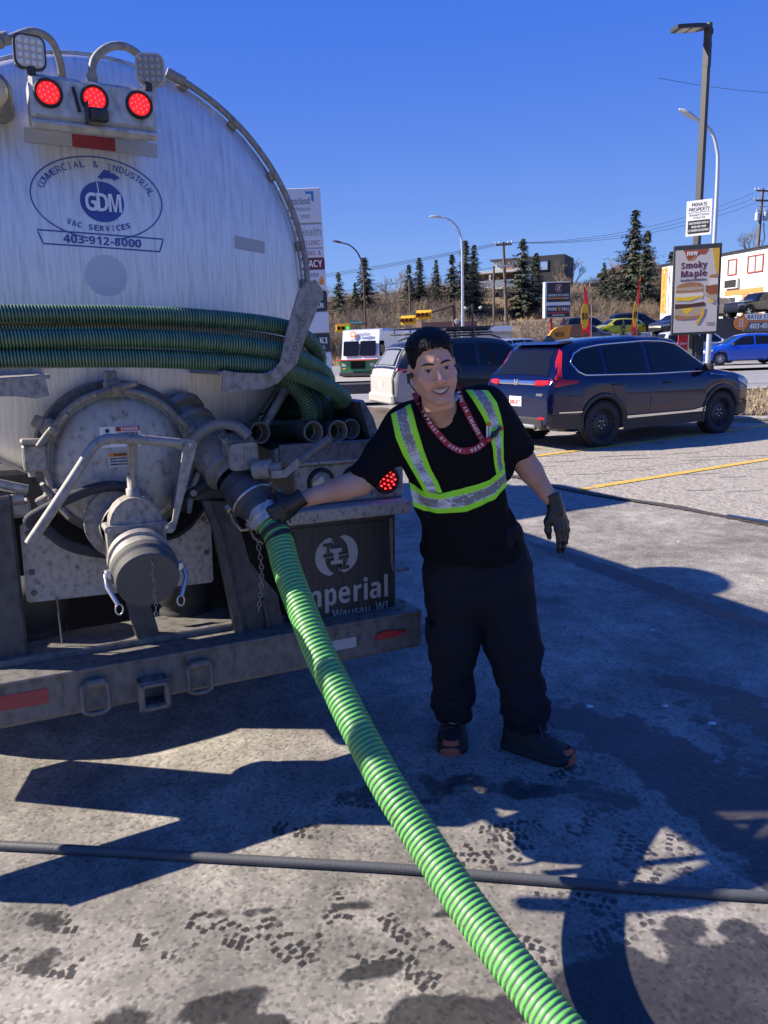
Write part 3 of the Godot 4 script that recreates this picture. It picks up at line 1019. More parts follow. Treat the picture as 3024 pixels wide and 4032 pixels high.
func make_hatch(t: Node3D, Z: Basis) -> void:
	var hc := Vector3(-0.055, 1.335, 0)
	var s := S()
	# neck, collar, dome and clamp ring
	lathe(s, [Vector2(0.30, -0.42), Vector2(0.30, -0.27), Vector2(0.255, -0.265), Vector2(0.25, -0.24)], Transform3D(Z, hc), 56)
	put("hatch_collar", s, grimy(mat(L(0.16, 0.16, 0.165), 0.6, 0.3), M.dirt, Vector3(2, 2, 2)), t)
	s = S()
	var prof := [Vector2(0.262, -0.25), Vector2(0.262, -0.215), Vector2(0.248, -0.212)]
	for i in 9:
		var a := PI / 2 * i / 8.0
		prof.append(Vector2(0.24 * cos(a), -0.212 + 0.055 * sin(a)))
	lathe(s, prof, Transform3D(Z, hc), 56, false)
	var hatch := put("hatch_door", s, M.hatch, t)
	s = S()
	var ring := PackedVector3Array()
	for i in 41:
		var a := deg_to_rad(-28.0 + 236.0 * i / 40.0)
		ring.append(hc + Vector3(0.262 * cos(a), 0.262 * sin(a), -0.205))
	tube(s, ring, 0.014, 8)
	put("clamp_ring", s, M.castlight, hatch)
	# wing-nut clamps
	for q in [[93.0, 0.2], [150.0, -0.25], [24.0, 0.35], [205.0, 0.1], [-28.0, 0.2]]:
		var a := deg_to_rad(q[0])
		var p := hc + Vector3(cos(a), sin(a), 0) * 0.272 + Vector3(0, 0, -0.20)
		var cl := S()
		var bb := Basis(Vector3.BACK, a)
		box(cl, p, Vector3(0.06, 0.062, 0.05), bb, 0.008)
		box(cl, p + Vector3(cos(a), sin(a), 0) * 0.03 + Vector3(0, 0, -0.02), Vector3(0.07, 0.045, 0.035), bb, 0.006)
		lathe(cl, [Vector2(0.024, 0.02), Vector2(0.024, 0.045), Vector2(0.013, 0.047), Vector2(0.013, 0.09), Vector2(0.0, 0.092)], Transform3D(Z, p), 12)
		var wa: float = a + PI / 2 + q[1]
		var wd := Vector3(cos(wa), sin(wa), 0)
		for e: float in [-1.0, 1.0]:
			tube(cl, PackedVector3Array([p + Vector3(0, 0, 0.052), p + wd * e * 0.035 + Vector3(0, 0, 0.062), p + wd * e * 0.078 + Vector3(0, 0, 0.085)]), [0.014, 0.013, 0.009], 8)
		put("clamp", cl, M.cast, hatch)
	# square box at the left of the hatch
	s = S()
	box(s, Vector3(-0.354, 1.372, -0.19), Vector3(0.078, 0.092, 0.09), Basis.IDENTITY, 0.006)
	box(s, Vector3(-0.354, 1.430, -0.18), Vector3(0.085, 0.02, 0.07), Basis.IDENTITY, 0.006)
	lathe(s, [Vector2(0.016, 0), Vector2(0.016, 0.02)], at3(-0.365, 1.305, -0.18), 8)
	put("hinge_box", s, M.castlight, t)
	# warning labels
	var lx := at3(-0.060, 1.433, -0.158, Basis(Vector3.RIGHT, -0.12))
	s = S()
	prism(s, rrect(0.144, 0.076, 0.004, 2), lx, 0.003)
	var d := put("warning_label", s, M.white, hatch)
	s = S()
	prism(s, rrect(0.086, 0.017, 0.001, 1, Vector2(0.027, 0.0275)), lx * at3(0, 0, 0.003), 0.002)
	put("label_band", s, M.red, d)
	words(d, "DANGER", lx * at3(0.033, 0.0275, 0.0035), 0.060, 0.011, M.white, BOLD, 0.002)
	words(d, "CONFINED", lx * at3(0.026, 0.010, 0.0015), 0.074, 0.010, M.black, BOLD, 0.002)
	words(d, "SPACE", lx * at3(0.026, -0.006, 0.0015), 0.05, 0.010, M.black, BOLD, 0.002)
	s = S()
	prism(s, disc(14, 0.0075, 0.0075, Vector2(-0.045, 0.023)), lx * at3(0, 0, 0.003), 0.002)
	prism(s, P2([-0.058, 0.012, -0.032, 0.012, -0.032, -0.008, -0.038, -0.008, -0.038, 0.004, -0.040, 0.004, -0.040, -0.028, -0.050, -0.028, -0.050, 0.004, -0.052, 0.004, -0.052, -0.008, -0.058, -0.008]), lx * at3(0, 0, 0.003), 0.002)
	prism(s, P2([-0.012, 0.022, -0.002, 0.022, -0.007, 0.033]), lx * at3(0, 0, 0.0045), 0.002)
	put("label_figure", s, M.black, d)
	lx = at3(-0.070, 1.350, -0.152, Basis(Vector3.RIGHT, -0.02))
	s = S()
	prism(s, rrect(0.080, 0.056, 0.004, 2), lx, 0.003)
	d = put("warning_label", s, M.offwhite, hatch)
	s = S()
	prism(s, rrect(0.076, 0.014, 0.002, 1, Vector2(0, 0.018)), lx * at3(0, 0, 0.003), 0.002)
	put("label_band", s, M.orange, d)
	words(d, "WARNING", lx * at3(0.004, 0.018, 0.0035), 0.05, 0.009, M.black, BOLD, 0.002)
	for i in 3:
		words(d, ["RELIEVE ALL PRESSURE", "INSIDE TANK BEFORE", "OPENING HATCH COVER"][i], lx * at3(0, 0.004 - i * 0.011, 0.0015), 0.068, 0.006, M.black, BOLD, 0.002)
	# struts that carry the tank at the left
	s = S()
	rod(s, Vector3(-0.66, 1.33, -0.28), Vector3(-0.385, 1.242, -0.28), 0.020, 12)
	rod(s, Vector3(-0.70, 1.205, -0.28), Vector3(-0.40, 1.212, -0.28), 0.020, 12)
	box(s, Vector3(-0.56, 1.17, -0.33), Vector3(0.36, 0.06, 0.1), Basis.IDENTITY, 0.01)
	put("strut", s, M.alu, t)
	s = S()
	rod(s, Vector3(0.667, 1.580, -0.38), Vector3(0.505, 1.362, -0.34), 0.018, 12)
	lathe(s, [Vector2(0.022, 0), Vector2(0.022, 0.03)], Transform3D(Z, Vector3(0.552, 1.452, -0.36)), 8)
	put("strut", s, M.alu, t)
	s = S()
	prism(s, P2([0.290, 1.59, 0.335, 1.40, 0.42, 1.37, 0.42, 1.30, 0.25, 1.30]), at3(0, 0, -0.395), 0.012)
	put("bracket_plate", s, M.alu, t)

func make_valve(t: Node3D, Z: Basis) -> void:
	# central gate valve with bent pipe lever
	var s := S()
	lathe(s, [Vector2(0.10, -0.36), Vector2(0.10, -0.10), Vector2(0.135, -0.10), Vector2(0.135, -0.06), Vector2(0.09, -0.06), Vector2(0.09, 0.04)], Transform3D(Z, Vector3(-0.085, 1.13, 0)), 32)
	var v := put("gate_valve", s, M.cast, t)
	s = S()
	var body := PackedVector2Array([Vector2(0.098, -0.10), Vector2(0.098, 0.055)])
	body.append_array(disc(13, 0.088, 0.098, Vector2(0, 0.062), 0.0, PI))
	body.append_array(PackedVector2Array([Vector2(-0.098, 0.055), Vector2(-0.098, -0.10)]))
	prism(s, body, at3(-0.067, 1.09, 0.115), 0.085)
	prism(s, rrect(0.212, 0.026, 0.012, 4), at3(-0.067, 1.147, 0.130), 0.115)
	for x: float in [-0.09, -0.03, 0.03, 0.09]:
		bolt(s, Vector3(-0.067 + x, 1.147, 0.130), Z, 0.007)
	lathe(s, [Vector2(0.052, 0.03), Vector2(0.036, 0.11), Vector2(0.024, 0.13), Vector2(0.024, 0.155), Vector2(0.018, 0.157), Vector2(0.018, 0.205)], at3(-0.064, 1.12, 0.075), 16, false)
	box(s, Vector3(-0.067, 1.10, 0.118), Vector3(0.008, 0.09, 0.01), Basis.IDENTITY, 0.002)
	for k in 3:
		lathe(s, [Vector2(0.022 - k * 0.007, 0.0), Vector2(0.022 - k * 0.007, 0.005), Vector2(0.018 - k * 0.007, 0.005), Vector2(0.018 - k * 0.007, 0.0)], Transform3D(Z, Vector3(-0.066, 1.19, 0.114)), 16)
	put("valve_body", s, M.castlight, v)
	# stem and lever
	s = S()
	rod(s, Vector3(-0.064, 1.27, 0.08), Vector3(-0.064, 1.45, 0.15), 0.010, 8)
	box(s, Vector3(-0.066, 1.405, 0.13), Vector3(0.032, 0.10, 0.018), Basis(Vector3.RIGHT, 0.35), 0.003)
	bolt(s, Vector3(-0.066, 1.432, 0.15), Z, 0.009)
	put("valve_stem", s, M.cast, v)
	s = S()
	tube(s, smooth_path(P3([-0.408, 1.150, 0.22, -0.33, 1.255, 0.22, -0.235, 1.385, 0.215, -0.205, 1.430, 0.212, -0.175, 1.456, 0.21, -0.135, 1.462, 0.20, -0.04, 1.452, 0.18, 0.085, 1.432, 0.17]), 0.03), 0.0165, 12)
	box(s, Vector3(0.105, 1.426, 0.17), Vector3(0.06, 0.036, 0.012), Basis(Vector3.BACK, -0.2), 0.003)
	put("valve_lever", s, M.castlight, v)
	s = S()
	prism(s, PackedVector2Array([Vector2(0.098, 1.434), Vector2(0.142, 1.43), Vector2(0.05, 1.140), Vector2(0.037, 1.128), Vector2(0.018, 1.130), Vector2(0.010, 1.142), Vector2(0.014, 1.152), Vector2(0.042, 1.17)]), at3(0, 0, 0.185), 0.012)
	bolt(s, Vector3(0.120, 1.418, 0.185), Z, 0.011)
	bolt(s, Vector3(0.026, 1.146, 0.185), Z, 0.008)
	put("lever_link", s, M.castlight, v)
	# outlet nozzle pointing out and a little down, with cap
	var ax := Vector3(0.0, -0.30, 0.95).normalized()
	var ox := Transform3D(along(ax), Vector3(-0.070, 1.070, 0.10))
	s = S()
	lathe(s, [Vector2(0.088, -0.02), Vector2(0.088, 0.05), Vector2(0.106, 0.05), Vector2(0.106, 0.075), Vector2(0.098, 0.078), Vector2(0.098, 0.105), Vector2(0.107, 0.107), Vector2(0.107, 0.135), Vector2(0.094, 0.137)], ox, 40)
	put("outlet_collar", s, M.castlight, v)
	s = S()
	lathe(s, [Vector2(0.111, 0.138), Vector2(0.111, 0.162), Vector2(0.104, 0.175), Vector2(0.101, 0.210), Vector2(0.095, 0.214), Vector2(0.0, 0.212)], ox, 40)
	put("outlet_cap", s, grimy(mat(L(0.10, 0.10, 0.095), 0.75, 0.1), M.spots, Vector3(6, 6, 6)), v)
	for sd: float in [-1.0, 1.0]:
		s = S()
		var e := ox * Vector3(sd * 0.112, 0.15, 0.0)
		box(s, e, Vector3(0.03, 0.03, 0.03), Basis.IDENTITY, 0.004)
		tube(s, PackedVector3Array([e + Vector3(sd * 0.012, 0, 0.0), e + Vector3(sd * 0.014, -0.03, 0.04), e + Vector3(sd * -0.012, -0.085, 0.07)]), 0.0075, 6)
		var rg := PackedVector3Array()
		for k in 10:
			rg.append(e + Vector3(sd * -0.014 + 0.012 * cos(TAU * k / 9), -0.10 + 0.018 * sin(TAU * k / 9), 0.07))
		tube(s, rg, 0.0028, 5, false)
		put("cam_arm", s, M.steel, v)
	s = S()
	var cp := PackedVector3Array()
	for k in 15:
		cp.append(ox * Vector3(0.01, 0.215 + 0.004 * sin(k), -0.075) + Vector3(0.003 * sin(k * 1.3), -0.0125 * k, 0.002 * k))
	chain(s, cp, 0.0024)
	put("chain", s, M.cast, v)

func make_outlet(t: Node3D, Z: Basis) -> void:
	# second valve: from the tank down to the suction hose
	var a := Vector3(0.20, 1.50, -0.36)
	var e := Vector3(0.402, 1.128, 0.10)
	var ax := (e - a).normalized()
	var xf := Transform3D(along(ax, Vector3.BACK), a)
	var ln := (e - a).length()
	var s := S()
	lathe(s, [Vector2(0.098, 0.0), Vector2(0.098, 0.03), Vector2(0.07, 0.032), Vector2(0.07, 0.09), Vector2(0.098, 0.092), Vector2(0.098, 0.118), Vector2(0.082, 0.122), Vector2(0.093, 0.20), Vector2(0.090, 0.30), Vector2(0.078, 0.34), Vector2(0.092, 0.342), Vector2(0.092, 0.368), Vector2(0.074, 0.37), Vector2(0.074, 0.40)], xf, 32)
	var v := put("ball_valve", s, M.cast, t)
	s = S()
	for k in 6:
		var an := TAU * k / 6 + 0.3
		bolt(s, xf * Vector3(cos(an) * 0.084, 0.118, sin(an) * 0.084), xf.basis, 0.007)
	put("bolt", s, M.castlight, v)
	# square bonnet plate on top of the valve
	var bx := Basis(Vector3.UP, 0.1) * Basis(Vector3.RIGHT, 0.35)
	s = S()
	prism(s, rrect(0.118, 0.066, 0.012, 3), Transform3D(bx * Basis(Vector3.RIGHT, -PI / 2), Vector3(0.335, 1.425, -0.02)), 0.014)
	prism(s, rrect(0.10, 0.05, 0.01, 3), Transform3D(bx * Basis(Vector3.RIGHT, -PI / 2), Vector3(0.335, 1.412, -0.02)), 0.05)
	for q: Vector2 in [Vector2(-0.045, -0.022), Vector2(0.045, -0.022), Vector2(-0.045, 0.022), Vector2(0.045, 0.022)]:
		bolt(s, Vector3(0.335, 1.426, -0.02) + bx * Vector3(q.x, 0, q.y), bx, 0.006)
	prism(s, rrect(0.118, 0.10, 0.02, 3), Transform3D(Basis(Vector3.UP, 0.25), Vector3(0.345, 1.355, 0.045)), 0.02)
	box(s, Vector3(0.348, 1.355, 0.047), Vector3(0.008, 0.07, 0.008), Basis.IDENTITY, 0.002)
	put("valve_bonnet", s, M.cast, v)
	# quarter-turn lever at the right
	s = S()
	lathe(s, [Vector2(0.036, -0.03), Vector2(0.036, 0.035), Vector2(0.020, 0.038), Vector2(0.020, 0.07), Vector2(0.0, 0.072)], Transform3D(along(Vector3(0.8, 0.1, 0.6)), Vector3(0.405, 1.305, 0.06)), 14)
	prism(s, P2([0.42, 1.278, 0.475, 1.278, 0.545, 1.330, 0.53, 1.352, 0.468, 1.306, 0.42, 1.306]), at3(0, 0, 0.128), 0.008)
	put("valve_lever", s, M.cast, v)
	s = S()
	tube(s, P3([0.53, 1.335, 0.124, 0.60, 1.378, 0.124, 0.655, 1.410, 0.124]), [0.018, 0.018, 0.020], 8)
	put("lever_grip", s, M.dirty_steel, v)
	# black coupler with cam arms
	s = S()
	lathe(s, [Vector2(0.076, ln - 0.20), Vector2(0.080, ln - 0.155), Vector2(0.084, ln - 0.15), Vector2(0.084, ln - 0.09), Vector2(0.078, ln - 0.085), Vector2(0.070, ln - 0.07), Vector2(0.066, ln - 0.02)], xf, 36)
	put("coupler", s, M.frame_steel, v)
	s = S()
	lathe(s, [Vector2(0.084, ln - 0.098), Vector2(0.087, ln - 0.094), Vector2(0.084, ln - 0.088)], xf, 36)
	put("coupler_edge", s, M.steel, v)
	for sd: float in [-1.0, 1.0]:
		s = S()
		var p := xf * Vector3(sd * 0.088, ln - 0.12, 0.0)
		box(s, p, Vector3(0.028, 0.03, 0.03), xf.basis, 0.004)
		tube(s, PackedVector3Array([p, p + xf.basis * Vector3(sd * 0.016, 0.05, 0.008), p + xf.basis * Vector3(sd * 0.012, 0.10, 0.01), p + xf.basis * Vector3(sd * -0.012, 0.108, 0.02)]), 0.0065, 6)
		put("cam_arm", s, mat(L(0.42, 0.36, 0.2), 0.4, 0.8), v)
	# grey flexible conduits
	for q in [[P3([0.372, 1.425, 0.02, 0.335, 1.462, 0.0, 0.285, 1.474, -0.03, 0.235, 1.455, -0.06, 0.19, 1.413, -0.08, 0.16, 1.343, -0.09, 0.14, 1.26, -0.10, 0.12, 1.16, -0.14]), 0.021, M.cast], [P3([0.342, 1.226, -0.08, 0.30, 1.25, -0.10, 0.255, 1.244, -0.12, 0.185, 1.20, -0.14, 0.15, 1.14, -0.2]), 0.021, M.rubber], [P3([-0.03, 1.235, -0.05, -0.07, 1.262, -0.05, -0.159, 1.268, -0.05, -0.263, 1.239, -0.05, -0.36, 1.195, -0.06, -0.395, 1.17, -0.07, -0.38, 1.145, -0.08, -0.344, 1.125, -0.09, -0.274, 1.058, -0.10, -0.157, 1.012, -0.11, -0.05, 0.99, -0.13]), 0.020, M.rubber]]:
		s = S()
		var c0 := Color(0.22, 0.22, 0.21) if q[2] == M.cast else Color(0.035, 0.038, 0.045)
		corrugated(s, q[0], q[1], 0.008, 10, func(_i, _j, _u): return c0, c0 * 0.5, 0.07, 4)
		put("flexible_conduit", s, M.vc, t)

func make_rear_frame(t: Node3D, Z: Basis) -> void:
	var s := S()
	# bumper: long channel with a top lip
	box(s, Vector3(-0.02, 0.538, -0.075), Vector3(2.30, 0.172, 0.15), Basis.IDENTITY, 0.014)
	box(s, Vector3(-0.02, 0.618, -0.09), Vector3(2.28, 0.014, 0.20), Basis.IDENTITY, 0.004)
	var bm := put("bumper", s, M.dirty_steel, t)
	for q in [[-0.47, 0.549, 0.155, 0.055, M.faded_red], [-0.62, 0.552, 0.13, 0.055, M.tape_grey], [0.751, 0.533, 0.108, 0.044, M.tape_grey]]:
		s = S()
		prism(s, rrect(q[2], q[3], 0.003, 1), at3(q[0], q[1], 0.0025), 0.004)
		put("marker_tape", s, q[4], bm)
	s = S()
	prism(s, P2([0.895, 0.528, 0.92, 0.524, 1.0, 0.528, 1.042, 0.542, 1.035, 0.55, 0.94, 0.560, 0.897, 0.552]), at3(0, 0, 0.012), 0.014)
	put("marker_lamp", s, mat(L(0.42, 0.03, 0.035), 0.3), bm)
	# recovery rings
	for x: float in [-0.24, 0.136]:
		s = S()
		box(s, Vector3(x, 0.565, 0.012), Vector3(0.062, 0.032, 0.03), Basis.IDENTITY, 0.005)
		lathe(s, [Vector2(0.016, -0.036), Vector2(0.016, 0.036)], Transform3D(Basis(Vector3.BACK, PI / 2), Vector3(x, 0.572, 0.026)), 12)
		put("ring_bracket", s, M.dirty_steel, bm)
		s = S()
		var rg := PackedVector3Array()
		for k in 25:
			var a := TAU * k / 24
			rg.append(Vector3(x + clampf(cos(a) * 0.062, -0.044, 0.044), 0.520 + clampf(sin(a) * 0.062, -0.058, 0.052), 0.034 - sin(a) * 0.006))
		tube(s, rg, 0.0085, 8, false)
		put("recovery_ring", s, M.dirty_steel, bm)
	# hitch receiver
	s = S()
	var o := 0.052
	var i := 0.037
	var hx := at3(-0.040, 0.500, 0.075)
	for k in 4:
		var b := Basis(Vector3.BACK, PI / 2 * k)
		box(s, hx * (b * Vector3(0, (o + i) / 2, -0.06)), Vector3(o * 2, o - i, 0.14), b, 0.003)
		box(s, hx * (b * Vector3(0, (o + i) / 2 + 0.001, -0.008)), Vector3(o * 2 + 0.008, o - i + 0.008, 0.018), b, 0.004)
	put("hitch_receiver", s, M.dirty_steel, bm)
	s = S()
	box(s, hx * Vector3(0, 0, -0.135), Vector3(0.09, 0.09, 0.01))
	put("hitch_back", s, M.dark, bm)
	# frame members behind the bumper
	s = S()
	box(s, Vector3(-0.53, 0.93, -0.22), Vector3(0.18, 0.62, 0.08), Basis.IDENTITY, 0.01)
	put("frame_post", s, M.frame_steel, t)
	s = S()
	prism(s, P2([0.207, 1.183, 0.314, 1.161, 0.352, 1.071, 0.389, 0.910, 0.499, 0.759, 0.520, 0.625, 0.313, 0.625, 0.248, 1.052]), at3(0, 0, -0.10), 0.012)
	prism(s, P2([0.207, 1.183, 0.235, 1.178, 0.275, 1.05, 0.345, 0.625, 0.313, 0.625, 0.248, 1.052]), at3(0, 0, -0.07), 0.03)
	box(s, Vector3(0.44, 0.69, -0.085), Vector3(0.012, 0.13, 0.03), Basis(Vector3.BACK, 0.15), 0.003)
	put("gusset", s, M.frame_steel, t)
	s = S()
	box(s, Vector3(-0.035, 0.75, -0.17), Vector3(0.085, 0.40, 0.05), Basis(Vector3.BACK, 0.20), 0.004)
	put("frame_bar", s, M.frame_steel, t)
	s = S()
	box(s, Vector3(-0.1, 0.635, -0.26), Vector3(1.3, 0.03, 0.24), Basis.IDENTITY, 0.006)
	box(s, Vector3(0.30, 1.188, -0.19), Vector3(0.36, 0.04, 0.05), Basis.IDENTITY, 0.006)
	put("cross_member", s, M.dirty_steel, t)
	# pale splash plate with a dipped upper edge
	s = S()
	var pl := P2([-0.428, 0.835, -0.418, 0.825, 0.262, 0.806, 0.272, 0.815, 0.276, 1.105, 0.268, 1.117, 0.245, 1.112, 0.225, 1.085, 0.19, 1.045, 0.14, 1.016, 0.08, 1.003, -0.02, 0.985, -0.13, 0.985, -0.22, 1.00, -0.30, 1.045, -0.345, 1.10, -0.375, 1.122, -0.415, 1.125, -0.425, 1.115])
	prism(s, pl, at3(0, 0, -0.24), 0.008)
	var sp := put("splash_plate", s, M.splash, t)
	s = S()
	for q: Vector2 in [Vector2(-0.40, 1.09), Vector2(-0.40, 0.94), Vector2(0.245, 1.075), Vector2(0.25, 0.935), Vector2(-0.40, 0.86)]:
		bolt(s, Vector3(q.x, q.y, -0.24), Z, 0.008)
	put("bolt", s, M.dirty_steel, sp)
	s = S()
	tube(s, P3([0.276, 1.11, -0.235, 0.245, 1.117, -0.235, 0.225, 1.09, -0.235, 0.19, 1.05, -0.235, 0.14, 1.02, -0.235, 0.08, 1.007, -0.235]), 0.008, 6)
	put("edge_trim", s, M.rubber, sp)
	# air bags
	for x: float in [0.19, -0.40]:
		s = S()
		lathe(s, [Vector2(0.05, 0.60), Vector2(0.085, 0.61), Vector2(0.115, 0.64), Vector2(0.112, 0.665), Vector2(0.10, 0.68), Vector2(0.118, 0.70), Vector2(0.122, 0.75), Vector2(0.122, 0.83), Vector2(0.10, 0.86), Vector2(0.0, 0.86)], at3(x, 0, -0.42), 28, false)
		put("air_spring", s, M.rubber, t)
	s = S()
	rod(s, Vector3(-0.325, 0.84, -0.22), Vector3(-0.322, 0.66, -0.20), 0.004, 6)
	put("rod", s, M.dirty_steel, t)
	# chassis and axle, with dark backing plates put in for shade
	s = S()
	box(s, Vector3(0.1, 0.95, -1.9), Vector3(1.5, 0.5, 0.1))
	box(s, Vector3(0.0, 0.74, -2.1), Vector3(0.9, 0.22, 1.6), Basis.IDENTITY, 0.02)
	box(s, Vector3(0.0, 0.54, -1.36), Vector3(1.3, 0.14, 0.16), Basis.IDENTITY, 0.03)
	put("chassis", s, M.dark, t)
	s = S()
	box(s, Vector3(0.12, 0.74, -1.1), Vector3(1.74, 1.04, 0.03))  # added dark plate standing in for the shade under the tank
	put("shade_plate", s, M.dark, t)
	s = S()
	box(s, Vector3(-1.03, 0.80, -0.67), Vector3(0.16, 0.64, 0.28), Basis(Vector3.RIGHT, 0.22), 0.01)  # unseen box, added so its shadow falls as a band behind the bumper
	put("added_side_box", s, M.frame_steel, t)
	s = S()
	box(s, Vector3(0.02, 0.795, -0.30), Vector3(0.11, 0.03, 0.01), Basis.IDENTITY, 0.002)
	put("tag_plate", s, M.offwhite, t)
	# side lockers with the maker's mark, lamp shelf and hose tray
	for sd: float in [1.0]:
		var fx := func(x: float) -> float: return x if sd > 0 else -0.04 - x
		s = S()
		if sd > 0:
			box(s, Vector3(0.80, 0.83, -0.36), Vector3(0.50, 0.44, 0.52), Basis.IDENTITY, 0.008)
		else:
			box(s, Vector3(-0.84, 1.035, -0.30), Vector3(0.50, 0.03, 0.40), Basis.IDENTITY, 0.008)
		box(s, Vector3(fx.call(0.80), 1.022, -0.10), Vector3(0.50, 0.004, 0.008), Basis(Vector3.BACK, -0.02), 0.001)
		var lk := put("locker", s, M.black_door, t)
		s = S()
		tube(s, P3([fx.call(1.017), 1.03, -0.085, fx.call(1.020), 0.83, -0.085, fx.call(1.026), 0.798, -0.08, fx.call(1.05), 0.795, -0.06, fx.call(1.09), 0.800, -0.06]), 0.007, 6)
		put("locker_handle", s, M.dirty_steel, lk)
		s = S()
		box(s, Vector3(fx.call(0.80), 1.081, -0.16), Vector3(0.60, 0.056, 0.24), Basis.IDENTITY, 0.006)
		put("lamp_shelf", s, M.splash, t)
		s = S()
		box(s, Vector3(fx.call(0.85), 1.195, -0.40), Vector3(0.50, 0.17, 0.56), Basis.IDENTITY, 0.008)
		box(s, Vector3(fx.call(0.78), 1.318, -0.36), Vector3(0.52, 0.075, 0.48), Basis.IDENTITY, 0.01)
		box(s, Vector3(fx.call(0.80), 1.288, -0.115), Vector3(0.40, 0.012, 0.03), Basis.IDENTITY, 0.003)
		put("lamp_panel", s, M.splash, t)
		s = S()
		box(s, Vector3(fx.call(0.78), 1.33, -0.112), Vector3(0.50, 0.085, 0.012), Basis.IDENTITY, 0.004)
		prism(s, P2([0.95, 1.37, 0.905, 1.525, 0.92, 1.535, 0.965, 1.46, 1.02, 1.30]) if sd > 0 else P2([-0.99, 1.37, -0.945, 1.525, -0.96, 1.535, -1.005, 1.46, -1.06, 1.30]), at3(0, 0, -0.14), 0.95)
		put("hose_tray", s, grimy(mat(L(0.2, 0.21, 0.23), 0.5, 0.4), M.dirt, Vector3(2, 2, 2)), t)
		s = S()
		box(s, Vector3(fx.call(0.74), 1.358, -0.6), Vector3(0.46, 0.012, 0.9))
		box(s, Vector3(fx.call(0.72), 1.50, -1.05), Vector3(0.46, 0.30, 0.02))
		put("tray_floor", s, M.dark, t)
		round_lamp(t, "tail_lamp", Vector3(fx.call(0.711), 1.205, -0.118), Z, 0.061, M.lens_clear, null, "clear reversing lamp in a black rubber ring" if sd > 0 else "")
		round_lamp(t, "tail_lamp", Vector3(fx.call(0.862), 1.202, -0.118), Z, 0.061, M.red_dark, null, "")
		round_lamp(t, "tail_lamp", Vector3(fx.call(1.012), 1.192, -0.118), Z, 0.061, M.red_dark, M.red_dot, "red tail lamp with lit dots of light" if sd > 0 else "")
		if sd < 0:
			continue
		# emblem: two crescents and three stepped capital I's
		var lx := at3(0.765, 0.890, -0.094)
		for side: float in [-1.0, 1.0]:
			s = S()
			var cr := PackedVector2Array()
			for k in 21:
				var a := deg_to_rad(-80.0 + 160.0 * k / 20.0)
				cr.append(Vector2(side * (0.018 + 0.080 * cos(a)), (0.0 if side < 0 else 0.006) + 0.084 * sin(a)))
			for k in 19:
				var a := deg_to_rad(76.0 - 152.0 * k / 18.0)
				cr.append(Vector2(side * (0.002 + 0.052 * cos(a)), (0.0 if side < 0 else 0.006) + 0.075 * sin(a)))
			prism(s, cr, lx, 0.003)
			put("emblem_crescent", s, M.old_white, lk)
		for k in 3:
			var c := Vector2(-0.040 + 0.036 * k, 0.030 - 0.030 * k)
			var ip := P2([-0.026, 0.034, 0.026, 0.034, 0.026, 0.020, 0.010, 0.020, 0.010, -0.020, 0.026, -0.020, 0.026, -0.034, -0.026, -0.034, -0.026, -0.020, -0.010, -0.020, -0.010, 0.020, -0.026, 0.020])
			for w in 2:
				s = S()
				var q := PackedVector2Array()
				for v in ip:
					q.append(c + v * (1.0 if w == 0 else 1.0) - Vector2(signf(v.x), signf(v.y)) * (0.0 if w == 0 else 0.0035))
				prism(s, q, lx * at3(0, 0, 0.002 + 0.0025 * w + 0.0004 * k), 0.002)
				put("emblem_letter", s, (M.old_white if (w == 0) == (k != 1) or k == 1 else M.black_door), lk)
		words(lk, "imperial", at3(0.785, 0.712, -0.0955, Basis(Vector3.BACK, 0.0)), 0.44, 0.135, M.old_white, BOLD, 0.003)
		words(lk, "Wausau, WI", at3(0.872, 0.632, -0.0955), 0.265, 0.044, M.old_white, PLAIN, 0.003)
	s = S()
	tube(s, P3([1.00, 0.628, -0.05, 1.06, 0.634, -0.05, 1.07, 0.645, -0.06, 1.05, 0.655, -0.09]), 0.006, 6)
	put("latch", s, M.dirty_steel, t)

